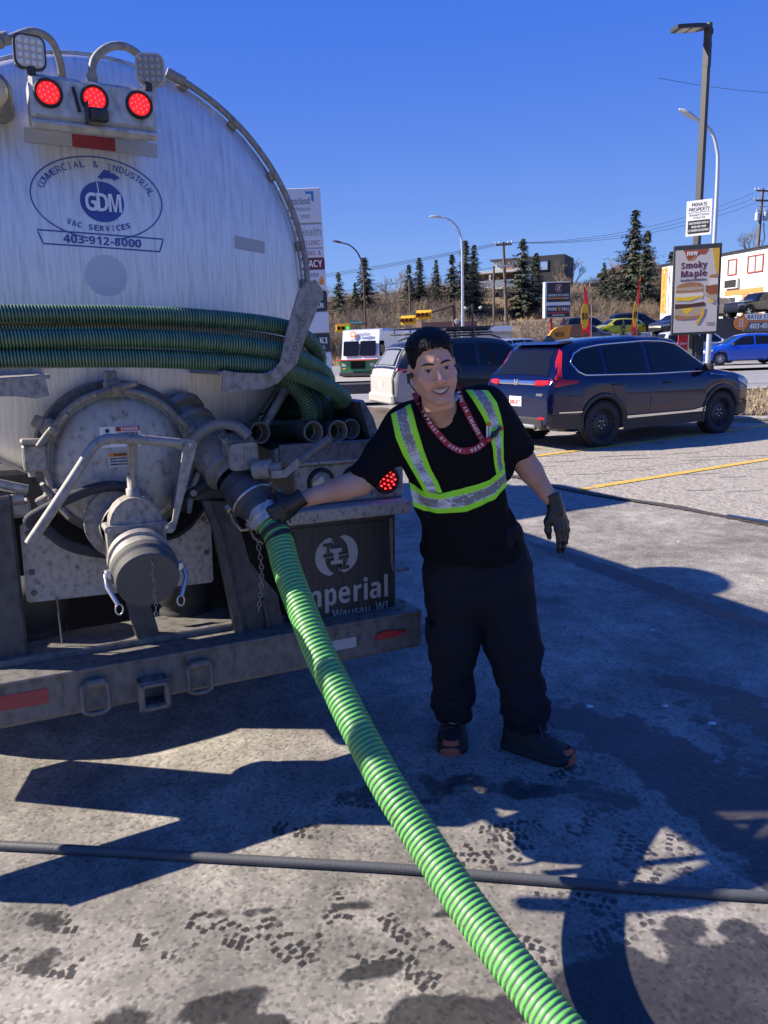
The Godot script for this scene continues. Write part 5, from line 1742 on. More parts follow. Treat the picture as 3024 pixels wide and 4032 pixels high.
func make_person() -> void:
	cloth.seed = 12
	cloth.frequency = 5.5
	cloth.fractal_octaves = 2
	torso = [[Vector3(0.360, 0.86, -3.01), 0.208, 0.150], [Vector3(0.315, 1.05, -2.975), 0.180, 0.132], [Vector3(0.265, 1.28, -2.915), 0.190, 0.130], [Vector3(0.236, 1.425, -2.875), 0.150, 0.092], [Vector3(0.222, 1.480, -2.85), 0.085, 0.064]]
	var at := Vector3(0.42, 0, -2.98)
	var t := thing("person", "person in black clothes and a lime safety vest leaning on the hose coupling", "person", at)
	var place := func(o: Node3D) -> Node3D:
		o.position = -at
		return o
	var s := S()
	# skin: neck, arms and the body under the clothes in one surface
	var hx := Transform3D(Basis(Vector3.BACK, 0.150) * Basis(Vector3.UP, 0.12) * Basis(Vector3.RIGHT, 0.06), Vector3(0.186, 1.612, -2.70))
	var body := func(p: Vector3) -> float:
		var d := cone(p, Vector3(0.222, 1.42, -2.85), Vector3(0.198, 1.565, -2.745), 0.066, 0.056)
		d = smin(d, cone(p, Vector3(0.085, 1.392, -2.875), Vector3(-0.085, 1.205, -2.800), 0.058, 0.046), 0.03)
		d = smin(d, cone(p, Vector3(-0.085, 1.205, -2.800), Vector3(-0.15, 1.188, -2.79), 0.046, 0.044), 0.02)
		d = smin(d, cone(p, Vector3(-0.15, 1.188, -2.79), Vector3(-0.335, 1.143, -2.775), 0.043, 0.027), 0.02)
		d = smin(d, cone(p, Vector3(0.398, 1.452, -2.905), Vector3(0.540, 1.250, -2.950), 0.060, 0.048), 0.03)
		d = smin(d, cone(p, Vector3(0.540, 1.250, -2.950), Vector3(0.575, 1.20, -2.942), 0.047, 0.045), 0.02)
		d = smin(d, cone(p, Vector3(0.575, 1.20, -2.942), Vector3(0.662, 1.07, -2.915), 0.044, 0.027), 0.02)
		d = smin(d, stack(p, [[Vector3(0.36, 0.82, -3.02), 0.15, 0.10], [Vector3(0.315, 1.05, -2.975), 0.14, 0.10], [Vector3(0.265, 1.28, -2.915), 0.15, 0.10], [Vector3(0.236, 1.41, -2.875), 0.12, 0.07]], AX), 0.04)
		d = smin(d, cone(p, Vector3(0.285, 0.80, -3.04), Vector3(0.268, 0.49, -3.02), 0.075, 0.055), 0.03)
		d = smin(d, cone(p, Vector3(0.268, 0.49, -3.02), Vector3(0.272, 0.06, -3.07), 0.055, 0.036), 0.02)
		d = smin(d, cone(p, Vector3(0.465, 0.80, -3.03), Vector3(0.518, 0.475, -3.0), 0.075, 0.055), 0.03)
		d = smin(d, cone(p, Vector3(0.518, 0.475, -3.0), Vector3(0.560, 0.06, -2.97), 0.055, 0.036), 0.02)
		return d
	nets(s, body, Vector3(-0.40, 0.0, -3.22), Vector3(0.74, 1.62, -2.62), 0.013, func(p: Vector3): return Color(0.50, 0.285, 0.195).lerp(Color(0.42, 0.22, 0.15), clampf(cloth.get_noise_3d(p.x * 2, p.y * 2, p.z * 2) + 0.3, 0, 1)))
	make_head(s, hx)
	var sm := vc(0.55)
	sm.subsurf_scatter_enabled = true
	sm.subsurf_scatter_strength = 0.12
	place.call(put("body", s, sm, t))
	make_hair(t, hx, at)
	s = S()
	nets(s, shirt_field, Vector3(-0.18, 0.82, -3.22), Vector3(0.66, 1.56, -2.70), 0.0115)
	var black := mat(L(0.0075, 0.0076, 0.009), 0.9)
	black.metallic_specular = 0.25
	place.call(put("t_shirt", s, black, t))
	s = S()
	nets(s, trousers_field, Vector3(0.12, 0.09, -3.24), Vector3(0.70, 0.96, -2.82), 0.0125)
	# pocket flap
	box(s, Vector3(0.165, 0.575, -2.985), Vector3(0.02, 0.015, 0.12), Basis(Vector3.BACK, 0.1), 0.004)
	var navy := mat(L(0.012, 0.0135, 0.019), 0.85)
	navy.metallic_specular = 0.3
	place.call(put("trousers", s, navy, t))
	# undershirt collar
	s = S()
	var ring := PackedVector3Array()
	for k in 15:
		var a := deg_to_rad(-100.0 + 150.0 * k / 14.0)
		ring.append(Vector3(0.212 + 0.066 * cos(a), 1.500 + 0.012 * cos(a) - 0.024 * -sin(a) * 0.9, -2.812 - 0.062 * sin(a)))
	tube(s, ring, 0.010, 8)
	place.call(put("undershirt_collar", s, mat(L(0.26, 0.29, 0.36), 0.9), t))
	# shoes, gloves
	var sh := Node3D.new()
	sh.name = "shoes"
	shoe(t, Transform3D(Basis(Vector3.UP, -0.10) * Basis.from_scale(Vector3(1.22, 1.28, 1.04)), Vector3(0.262, 0.002, -3.09) - at), 1.0, false)
	shoe(t, Transform3D(Basis(Vector3.UP, 0.96) * Basis.from_scale(Vector3(1.20, 1.26, 1.03)), Vector3(0.600, 0.002, -2.935) - at), -1.0, true)
	sh.free()
	var glove := mat(L(0.012, 0.013, 0.016), 0.38)
	s = S()
	# hanging hand: fingers down, back of the hand to the picture's right
	var dn := Vector3(0.30, -0.94, 0.10).normalized()
	var bk := Vector3(0.55, 0.25, 0.80)
	bk = (bk - dn * bk.dot(dn)).normalized()
	hand(s, Transform3D(Basis(dn.cross(bk) , dn, bk), Vector3(0.663, 1.072, -2.915)), [0.16, 0.22, 0.30, 0.36], 0.07, [Vector3(0.022, 0.030, -0.012), Vector3(0.006, 0.034, -0.008), Vector3(-0.002, 0.030, -0.006)], 0.045)
	place.call(put("glove", s, glove, t))
	s = S()
	dn = Vector3(-0.80, -0.50, 0.05).normalized()
	bk = Vector3(0.12, 0.10, 1.0)
	bk = (bk - dn * bk.dot(dn)).normalized()
	hand(s, Transform3D(Basis(dn.cross(bk), dn, bk), Vector3(-0.322, 1.148, -2.760)), [0.62, 0.62, 0.66, 0.70], 0.02, [Vector3(0.024, 0.020, -0.018), Vector3(0.010, 0.026, -0.020), Vector3(-0.004, 0.022, -0.016)], 0.035)
	place.call(put("glove", s, glove, t))
	make_vest(t, at)

func on_shirt(x: float, y: float, off: float) -> Vector3:
	var z := -2.60
	for k in 40:
		var d := shirt_field(Vector3(x, y, z))
		if d < 0.002:
			break
		z -= maxf(d * 0.7, 0.001)
		if z < -2.86:
			z = -2.86
			break
	var p := Vector3(x, y, z)
	var e := 0.012
	var g := Vector3(shirt_core(p + Vector3(e, 0, 0)) - shirt_core(p - Vector3(e, 0, 0)), shirt_core(p + Vector3(0, e, 0)) - shirt_core(p - Vector3(0, e, 0)), shirt_core(p + Vector3(0, 0, e)) - shirt_core(p - Vector3(0, 0, e))).normalized()
	return p + g * off

func sample(pl: PackedVector2Array, t: float) -> Vector2:
	var x := t * (pl.size() - 1)
	var i := mini(int(x), pl.size() - 2)
	return pl[i].lerp(pl[i + 1], x - i)

func band(root: Node3D, at: Vector3, l: PackedVector2Array, r: PackedVector2Array, n: int, wear: Array, e0: float, e1: float) -> void:
	# lime edges with a silver strip between them, worn to white flakes in places
	var fl := FastNoiseLite.new()
	fl.seed = 23
	fl.frequency = 0.13
	fl.fractal_octaves = 4
	var lime := Color(0.36, 0.90, 0.03)
	var rows := []
	var cols := []
	var m := 21
	for i in n + 1:
		var t := float(i) / n
		var a := sample(l, t)
		var b := sample(r, t)
		var row := PackedVector3Array()
		var cr := PackedColorArray()
		for k in m + 1:
			var u := float(k) / m
			var p := a.lerp(b, u)
			row.append(on_shirt(p.x, p.y, 0.0075 - (0.003 if k == 0 or k == m else 0.0)))
			var c := lime
			if u > e0 and u < 1.0 - e1:
				c = Color(0.20, 0.205, 0.20)
				var w := 0.0
				for q in wear:
					w = maxf(w, 1.0 - absf(t - q[0]) / q[1])
				var ns := fl.get_noise_2d(p.x * 1500.0, p.y * 900.0)
				var edge := minf(u - e0, 1.0 - e1 - u)
				if ns * 0.9 + w * 0.75 > 0.36 or (edge < 0.05 and ns > -0.05):
					c = Color(0.62, 0.63, 0.66)
			cr.append(c)
		rows.append(row)
		cols.append(cr)
	var s := S()
	skin(s, rows, false, 0, cols)
	var vm := vc(0.6)
	vm.rim_enabled = true
	vm.rim = 0.2
	var o := put("vest_band", s, vm, root)
	o.position = -at

func make_vest(t: Node3D, at: Vector3) -> void:
	band(t, at, P2([0.105, 1.190, 0.145, 1.164, 0.208, 1.151, 0.312, 1.172, 0.396, 1.194, 0.455, 1.237]), P2([0.119, 1.095, 0.155, 1.078, 0.207, 1.071, 0.312, 1.075, 0.418, 1.114, 0.463, 1.161]), 70, [[0.05, 0.16], [0.45, 0.1]], 0.27, 0.26)
	band(t, at, P2([0.040, 1.445, 0.052, 1.366, 0.076, 1.301, 0.111, 1.242, 0.138, 1.192, 0.152, 1.160]), P2([0.112, 1.480, 0.130, 1.399, 0.154, 1.316, 0.178, 1.248, 0.203, 1.200, 0.219, 1.156]), 80, [[0.45, 0.17], [0.72, 0.16], [0.9, 0.08]], 0.24, 0.24)
	band(t, at, P2([0.312, 1.522, 0.340, 1.480, 0.370, 1.430, 0.390, 1.383, 0.406, 1.310, 0.413, 1.252, 0.421, 1.215]), P2([0.395, 1.518, 0.422, 1.478, 0.437, 1.431, 0.448, 1.384, 0.449, 1.327, 0.452, 1.269, 0.458, 1.240]), 80, [[0.42, 0.14], [0.62, 0.08]], 0.25, 0.25)
	# lanyard: red ribbon with white letters
	var pl := P2([0.134, 1.515, 0.146, 1.480, 0.158, 1.450, 0.180, 1.412, 0.207, 1.376, 0.232, 1.346, 0.258, 1.324, 0.287, 1.312, 0.322, 1.312, 0.348, 1.321, 0.373, 1.339])
	var pr := P2([0.272, 1.538, 0.284, 1.499, 0.304, 1.460, 0.323, 1.423, 0.343, 1.385, 0.361, 1.351, 0.376, 1.338])
	for q in [[pl, "I SUPPORT MY AUPE. NEED", false], [pr, "I SUPPORT MY AUPE.", true]]:
		var line: PackedVector2Array = q[0]
		var c := Curve2D.new()
		c.bake_interval = 0.004
		for i in line.size():
			var tg := (line[mini(i + 1, line.size() - 1)] - line[maxi(i - 1, 0)]) / 6.0
			c.add_point(line[i], -tg, tg)
		var ln := c.get_baked_length()
		var a := PackedVector3Array()
		var b := PackedVector3Array()
		var nn := 60
		for i in nn + 1:
			var p := c.sample_baked(ln * i / nn)
			var p2 := c.sample_baked(minf(ln * i / nn + 0.004, ln)) - c.sample_baked(maxf(ln * i / nn - 0.004, 0.0))
			var sd := Vector2(-p2.y, p2.x).normalized() * 0.0108
			a.append(on_shirt(p.x + sd.x, p.y + sd.y, 0.011))
			b.append(on_shirt(p.x - sd.x, p.y - sd.y, 0.011))
		var s := S()
		skin(s, [a, b], false, 0)
		var o := put("lanyard", s, mat(L(0.34, 0.018, 0.035), 0.7), t)
		o.position = -at
		var text: String = q[1]
		for i in text.length():
			if text[i] == " ":
				continue
			var f := 0.10 + 0.86 * i / maxf(text.length() - 1, 1)
			if q[2]:
				f = 1.0 - f
			var p := c.sample_baked(ln * f)
			var tg := (c.sample_baked(minf(ln * f + 0.004, ln)) - c.sample_baked(maxf(ln * f - 0.004, 0.0))).normalized()
			if q[2]:
				tg = -tg
			var w := on_shirt(p.x, p.y, 0.0125)
			var x := Vector3(tg.x, tg.y, 0)
			var e1 := on_shirt(p.x + tg.x * 0.006, p.y + tg.y * 0.006, 0.0125) - on_shirt(p.x - tg.x * 0.006, p.y - tg.y * 0.006, 0.0125)
			x = e1.normalized()
			var yv := Vector3(-x.y, x.x, 0).normalized()
			var zv := x.cross(yv).normalized()
			words(o, text[i], Transform3D(Basis(x, zv.cross(x), zv), w), 0.0025 if text[i] in "I." else 0.0078, 0.0118 if text[i] != "." else 0.0025, M.white, BOLD, 0.001)
	# pocket with pens, clip on the strap
	var s := S()
	var pc := on_shirt(0.404, 1.372, 0.012)
	box(s, pc, Vector3(0.036, 0.030, 0.006), Basis.IDENTITY, 0.003)
	var o := put("pocket", s, mat(L(0.36, 0.90, 0.03), 0.6), t)
	o.position = -at
	for k in 2:
		s = S()
		var q := on_shirt(0.380 + k * 0.011, 1.375, 0.018)
		rod(s, q + Vector3(0, -0.022, 0), q + Vector3(0.0, 0.022, 0), 0.0035, 8)
		o = put("pen", s, M.white, t)
		o.position = -at
		s = S()
		rod(s, q + Vector3(0, 0.022, 0), q + Vector3(0.0, 0.034, 0), 0.0038, 8)
		put("pen_cap", s, M.orange, o)
	s = S()
	var c1 := on_shirt(0.386, 1.346, 0.022)
	var c2 := on_shirt(0.432, 1.392, 0.020)
	rod(s, c1, c2, 0.008, 8, 0.006)
	rod(s, c1.lerp(c2, 0.3), c1.lerp(c2, 0.55), 0.0105, 8)
	o = put("lanyard_clip", s, M.black_plastic, t)
	o.position = -at
	s = S()
	rod(s, c1 + Vector3(-0.012, -0.006, 0), c1 + Vector3(0.004, 0.004, 0), 0.009, 8)
	rod(s, c2 + Vector3(-0.004, -0.012, 0), c2 + Vector3(0.004, 0.0, 0), 0.008, 8)
	put("clip_end", s, M.red, o)

func mouth_pt(x: float, upper: bool, dy: float) -> Vector3:
	return Vector3(x, -0.0655 + (4.5 * x * x if upper else -0.0145 + 18.5 * x * x) + dy, 0.0865 - 11.0 * x * x - (0.0 if upper else 0.002))

func face_z(x: float, y: float) -> float:
	var z := 0.13
	for k in 30:
		var d := head_field(Vector3(x, y, z))
		if d < 0.0004:
			break
		z -= d * 0.8
	return z

func head_field(p: Vector3) -> float:
	var d := ball(p, Vector3(0, 0.042, -0.014), Vector3(0.074, 0.082, 0.096))
	d = smin(d, ball(p, Vector3(0, -0.022, 0.020), Vector3(0.062, 0.088, 0.068)), 0.03)
	var q := Vector3(absf(p.x), p.y, p.z)
	d = smin(d, cone(q, Vector3(0.053, -0.050, 0.000), Vector3(0.014, -0.101, 0.062), 0.024, 0.020), 0.028)
	d = smin(d, ball(p, Vector3(0, -0.100, 0.066), Vector3(0.022, 0.018, 0.020)), 0.018)
	d = smin(d, ball(q, Vector3(0.047, -0.020, 0.052), Vector3(0.022, 0.020, 0.024)), 0.022)
	d = smin(d, ball(q, Vector3(0.037, -0.044, 0.066), Vector3(0.018, 0.018, 0.018)), 0.020)
	d = smin(d, cone(q, Vector3(0.010, 0.027, 0.079), Vector3(0.044, 0.026, 0.062), 0.010, 0.010), 0.014)
	d = -smin(-d, ball(q, Vector3(0.0315, 0.004, 0.090), Vector3(0.017, 0.0095, 0.012)), 0.010)
	d = smin(d, cone(p, Vector3(0, 0.012, 0.078), Vector3(0, -0.030, 0.103), 0.0085, 0.0125), 0.010)
	d = smin(d, ball(p, Vector3(0, -0.035, 0.104), Vector3(0.0135, 0.0115, 0.012)), 0.008)
	d = smin(d, ball(q, Vector3(0.0145, -0.038, 0.092), Vector3(0.0095, 0.0085, 0.012)), 0.007)
	d = -smin(-d, ball(q, Vector3(0.0075, -0.0465, 0.099), Vector3(0.0045, 0.003, 0.006)), 0.004)
	# eyelids
	d = smin(d, cone(q, Vector3(0.019, 0.0102, 0.079), Vector3(0.044, 0.0085, 0.071), 0.0045, 0.004), 0.006)
	d = smin(d, cone(q, Vector3(0.019, -0.0062, 0.078), Vector3(0.043, -0.0048, 0.071), 0.0048, 0.0045), 0.006)
	# smile: lips round a crescent opening, corners drawn up
	for i in 5:
		var xa := 0.0076 * i
		var xb := 0.0076 * (i + 1)
		d = smin(d, cone(q, mouth_pt(xa, true, 0.0030), mouth_pt(xb, true, 0.0030 - 0.0006 * i), 0.0042 - 0.0003 * i, 0.0039 - 0.0003 * i), 0.004)
		d = smin(d, cone(q, mouth_pt(xa, false, -0.0045), mouth_pt(xb, false, -0.0045 + 0.0007 * i), 0.0056 - 0.0006 * i, 0.0050 - 0.0006 * i), 0.004)
	var gap := maxf(maxf(p.y - mouth_pt(q.x, true, 0).y, mouth_pt(q.x, false, 0).y - p.y), mouth_pt(q.x, true, 0).z - 0.012 - p.z)
	d = maxf(d, -gap)
	# smile creases
	d = -smin(-d, cone(q, Vector3(0.021, -0.040, 0.098), Vector3(0.040, -0.068, 0.083), 0.0030, 0.0030), 0.006)
	# ears
	var er := (q - Vector3(0.076, 0.0, -0.012))
	er = Basis(Vector3.UP, 0.35) * er
	var ear := ball(er, Vector3.ZERO, Vector3(0.0085, 0.030, 0.019))
	ear = -smin(-ear, ball(er, Vector3(0.007, 0.003, 0.003), Vector3(0.007, 0.019, 0.011)), 0.004)
	d = smin(d, ear, 0.006)
	d = smin(d, cone(p, Vector3(0.0, -0.045, -0.03), Vector3(0.012, -0.135, -0.055), 0.055, 0.056), 0.025)
	return d

func head_color(p: Vector3) -> Color:
	var c := Color(0.66, 0.35, 0.215)
	var n := cloth.get_noise_3d(p.x * 8, p.y * 8, p.z * 8)
	c = c.lerp(Color(0.55, 0.29, 0.195), clampf(0.4 + n, 0, 1) * 0.5)
	var q := Vector3(absf(p.x), p.y, p.z)
	var cheek := 1.0 - clampf((q - Vector3(0.040, -0.035, 0.075)).length() / 0.03, 0, 1)
	c = c.lerp(Color(0.64, 0.29, 0.20), cheek * 0.6)
	c = c.lerp(Color(0.66, 0.33, 0.24), (1.0 - clampf((p - Vector3(0, -0.036, 0.112)).length() / 0.022, 0, 1)) * 0.6)
	# shaved beard shadow
	if p.z > -0.01 and p.y < -0.045:
		c = c.lerp(Color(0.42, 0.26, 0.195), 0.55 * smoothstep(-0.045, -0.075, p.y) * smoothstep(0.0, 0.03, p.z))
	if p.z > 0.07 and absf(p.x) < 0.03 and p.y < -0.047 and p.y > -0.060:
		c = c.lerp(Color(0.40, 0.24, 0.18), 0.5)
	if p.z > 0.05 and absf(p.x) < 0.037:
		var up := p.y - mouth_pt(q.x, true, 0).y
		var dn := p.y - mouth_pt(q.x, false, 0).y
		var taper := 1.0 - 0.75 * q.x / 0.037
		if up > -0.001 and up < 0.0075 * taper or dn < 0.001 and dn > -0.0105 * taper:
			c = Color(0.50, 0.20, 0.155)
		elif up <= -0.001 and dn >= 0.001:
			c = Color(0.08, 0.022, 0.02)
	# lash line along the upper lid
	if p.z > 0.055 and q.x > 0.019 and q.x < 0.046 and absf(p.y - 0.0068 - 0.0015 * sin(PI * (q.x - 0.019) / 0.027)) < 0.0016:
		c = Color(0.05, 0.028, 0.02)
	return c

func make_head(s: SurfaceTool, hx: Transform3D) -> void:
	var part := S()
	nets(part, head_field, Vector3(-0.105, -0.15, -0.125), Vector3(0.105, 0.14, 0.13), 0.0030, head_color)
	part.generate_normals()
	s.append_from(part.commit(), 0, hx)

func hair_edge(p: Vector3) -> float: # height above which hair grows, by how far forward
	var z := p.z
	if z > 0.052:
		return lerpf(0.050, 0.074, clampf((z - 0.052) / 0.02, 0, 1))
	if z > 0.028:
		return lerpf(0.000, 0.050, (z - 0.028) / 0.024)
	if z > 0.006:
		return -0.012
	if z > -0.035:
		return lerpf(0.030, -0.004, clampf((z + 0.035) / 0.04, 0, 1)) if z > -0.02 else 0.028
	return lerpf(-0.055, 0.028, clampf((z + 0.075) / 0.04, 0, 1))

func make_hair(t: Node3D, hx: Transform3D, at: Vector3) -> void:
	var hn := FastNoiseLite.new()
	hn.seed = 6
	hn.frequency = 42.0
	hn.fractal_octaves = 2
	var field := func(p: Vector3) -> float:
		var top := smoothstep(0.04, 0.11, p.y)
		var d := ball(p, Vector3(0, 0.042, -0.014), Vector3(0.074, 0.082, 0.096)) - 0.0045 - 0.0135 * top
		var st := hn.get_noise_3d(p.x * 2.6, p.y * 1.0, p.z * 0.7)
		d -= st * (0.0015 + 0.0035 * top)
		var jag := 0.004 * hn.get_noise_3d(p.x * 2.4, 0, 0) + 0.003 * sin(p.x * 300.0)
		return maxf(d, (hair_edge(p) + jag - p.y) * 0.7)
	var s := S()
	nets(s, field, Vector3(-0.105, -0.07, -0.135), Vector3(0.105, 0.165, 0.115), 0.0032)
	var hm := mat(L(0.009, 0.0085, 0.009), 0.6)
	hm.metallic_specular = 0.3
	var o := put("hair", s, hm, t)
	o.transform = Transform3D(hx.basis, hx.origin - at)
	# short locks along the fringe and crown
	s = S()
	var r := RandomNumberGenerator.new()
	r.seed = 3
	for k in 900:
		var a := r.randf_range(-PI, PI)
		var ph := r.randf_range(0.12, 1.25)
		var dirn := Vector3(sin(a) * sin(ph), cos(ph), cos(a) * sin(ph))
		var p := Vector3(0, 0.042, -0.014) + dirn * Vector3(0.088, 0.097, 0.108)
		if p.y < hair_edge(p) + 0.012:
			continue
		var fl := Vector3(r.randf_range(-0.5, 0.5) + 0.35, r.randf_range(-0.1, 0.25), r.randf_range(0.4, 1.0)) * 0.0125
		fl -= dirn * fl.dot(dirn) * 0.75
		tube(s, PackedVector3Array([p - dirn * 0.006 - fl * 0.6, p + dirn * 0.0015, p + fl]), [0.0016, 0.0015, 0.0004], 4, false)
	put("lock_of_hair", s, hm, o)
	stuff(o.get_node("lock_of_hair"))
	# eyebrows, eyes, teeth
	for sd: float in [-1.0, 1.0]:
		s = S()
		var br := PackedVector3Array()
		var rr := []
		for k in 8:
			var u := k / 7.0
			var bx := sd * lerpf(0.011, 0.053, u)
			var by := 0.0212 + 0.0042 * sin(PI * u) + 0.001 * u
			br.append(Vector3(bx, by, face_z(bx, by) - 0.0008))
			rr.append(0.0042 * sin(PI * (0.22 + 0.70 * u)))
		tube(s, br, rr, 6)
		var e := put("eyebrow", s, mat(L(0.018, 0.013, 0.011), 0.8), t)
		e.transform = o.transform
		s = S()
		var ec := Vector3(sd * 0.0315, 0.002, 0.0690)
		var gaze := Vector3(-0.02, 0.06, 1).normalized()
		lathe(s, [Vector2(0.0118 * 0.62, 0.0118 * 0.785), Vector2(0.0118 * 0.9, 0.0118 * 0.43), Vector2(0.0118, 0), Vector2(0.007, -0.009)], Transform3D(along(gaze), ec), 16, false)
		e = put("eye", s, mat(L(0.62, 0.58, 0.55), 0.2), t)
		e.transform = o.transform
		s = S()
		lathe(s, [Vector2(0.0, 0.0124), Vector2(0.0035, 0.0120), Vector2(0.0074, 0.0092)], Transform3D(along(gaze), ec), 14, false)
		put("iris", s, mat(L(0.022, 0.012, 0.008), 0.08), e)
		# earbud with a short wire hook
		s = S()
		rod(s, Vector3(sd * 0.072, -0.008, 0.004), Vector3(sd * 0.094, -0.010, 0.000), 0.0085, 10)
		rod(s, Vector3(sd * 0.090, -0.008, 0.0), Vector3(sd * 0.092, -0.034, 0.004), 0.0048, 8)
		e = put("earbud", s, M.black_plastic, t)
		e.transform = o.transform
	s = S()
	var w1 := smooth_path(P3([-0.090, -0.034, 0.004, -0.080, -0.055, 0.010, -0.062, -0.074, 0.0, -0.035, -0.08, -0.04]), 0.006)
	tube(s, w1, 0.0022, 6)
	var wr := put("earbud_wire", s, M.black_plastic, t)
	wr.transform = o.transform
	for k in 8:
		s = S()
		var x := (k - 3.5) * 0.0068
		var mp := mouth_pt(absf(x), true, 0)
		var low := mouth_pt(absf(x), false, 0.0022).y
		var th := maxf(mp.y + 0.002 - low, 0.003)
		box(s, Vector3(x, mp.y + 0.002 - th / 2, mp.z - 0.0045), Vector3(0.0064, th, 0.004), Basis(Vector3.UP, x * 20.0), 0.0012)
		var o2 := put("tooth", s, mat(L(0.60, 0.56, 0.48), 0.25), t)
		o2.transform = o.transform

# ------------------------------------------------------------------ vehicles
func lut(t: Array, x: float) -> float: # piecewise linear table [x0, y0, x1, y1 ...]
	if x <= t[0]:
		return t[1]
	for i in range(2, t.size(), 2):
		if x <= t[i]:
			return lerpf(t[i - 1], t[i + 1], (x - t[i - 2]) / (t[i] - t[i - 2]))
	return t[-1]

func car_ring(c: Dictionary, x: float) -> PackedVector2Array: # half section as (z, y), bottom centre to top centre
	var yb: float = lut(c.bottom, x)
	for ax: float in c.axles:
		var q: float = c.arch * c.arch - (x - ax) * (x - ax)
		if q > 0.0:
			yb = maxf(yb, c.axle_y + sqrt(q))
	var yt: float = lut(c.top, x)
	var bl: float = minf(lut(c.belt, x), yt - 0.01)
	yb = minf(yb, bl - 0.05)
	var w: float = lut(c.width, x)
	var h := yt - bl
	var wt: float = lerpf(w * 0.94, lut(c.roof, x), clampf(h / 0.25, 0, 1))
	var ws := w * 0.955
	return PackedVector2Array([Vector2(0, yb), Vector2(w * 0.84, yb), Vector2(w * 0.965, yb + 0.03), Vector2(w * 0.985, lerpf(yb, bl, 0.30)), Vector2(w, lerpf(yb, bl, 0.62)), Vector2(w * 0.99, bl - 0.07 * clampf(h * 10, 0.3, 1.0)), Vector2(ws, bl), Vector2(lerpf(ws, wt, 0.33), bl + 0.33 * h), Vector2(lerpf(ws, wt, 0.68), bl + 0.68 * h), Vector2(wt, yt - minf(0.05, h * 0.3)), Vector2(wt - 0.06, yt - 0.006), Vector2(wt * 0.5, yt + 0.010), Vector2(0, yt + 0.016)])

func car_side(c: Dictionary, x: float, y: float) -> float:
	var r := car_ring(c, x)
	for i in range(2, 10):
		if y <= r[i + 1].y:
			return lerpf(r[i].x, r[i + 1].x, clampf((y - r[i].y) / maxf(r[i + 1].y - r[i].y, 0.001), 0, 1))
	return r[10].x

func car_top(c: Dictionary, x: float, u: float) -> Vector3: # u from -1 to 1 over the roof's width
	var r := car_ring(c, x)
	var a := absf(u)
	var p := r[12].lerp(r[11], a * 2.0) if a < 0.5 else r[11].lerp(r[10], (a - 0.5) * 2.0)
	return Vector3(x, p.y, p.x * signf(u))

# a panel lying on the car's flank between a lower and an upper curve (side view), on one side
func side_panel(c: Dictionary, s: SurfaceTool, lo: Array, hi: Array, x0: float, x1: float, side: float, off: float, n := 10, m := 4) -> void:
	var rows := []
	for i in n + 1:
		var x := lerpf(x0, x1, float(i) / n)
		var row := PackedVector3Array()
		for k in m + 1:
			var y := lerpf(lut(lo, x), lut(hi, x), float(k) / m)
			row.append(Vector3(x, y, side * (car_side(c, x, y) + off)))
		rows.append(row)
	if side < 0:
		rows.reverse()
	skin(s, rows, false, 0)

func top_panel(c: Dictionary, s: SurfaceTool, x0: float, x1: float, u0: float, u1: float, off: float, n := 8, m := 8) -> void:
	var rows := []
	for i in n + 1:
		var x := lerpf(x0, x1, float(i) / n)
		var a := car_top(c, x - 0.02, 0)
		var b := car_top(c, x + 0.02, 0)
		var nr := Vector3(-(b.y - a.y), b.x - a.x, 0).normalized()
		var row := PackedVector3Array()
		for k in m + 1:
			row.append(car_top(c, x, lerpf(lerpf(u0, u1, float(i) / n), -lerpf(u0, u1, float(i) / n), float(k) / m)) + nr * off)
		rows.append(row)
	skin(s, rows, false, 0)

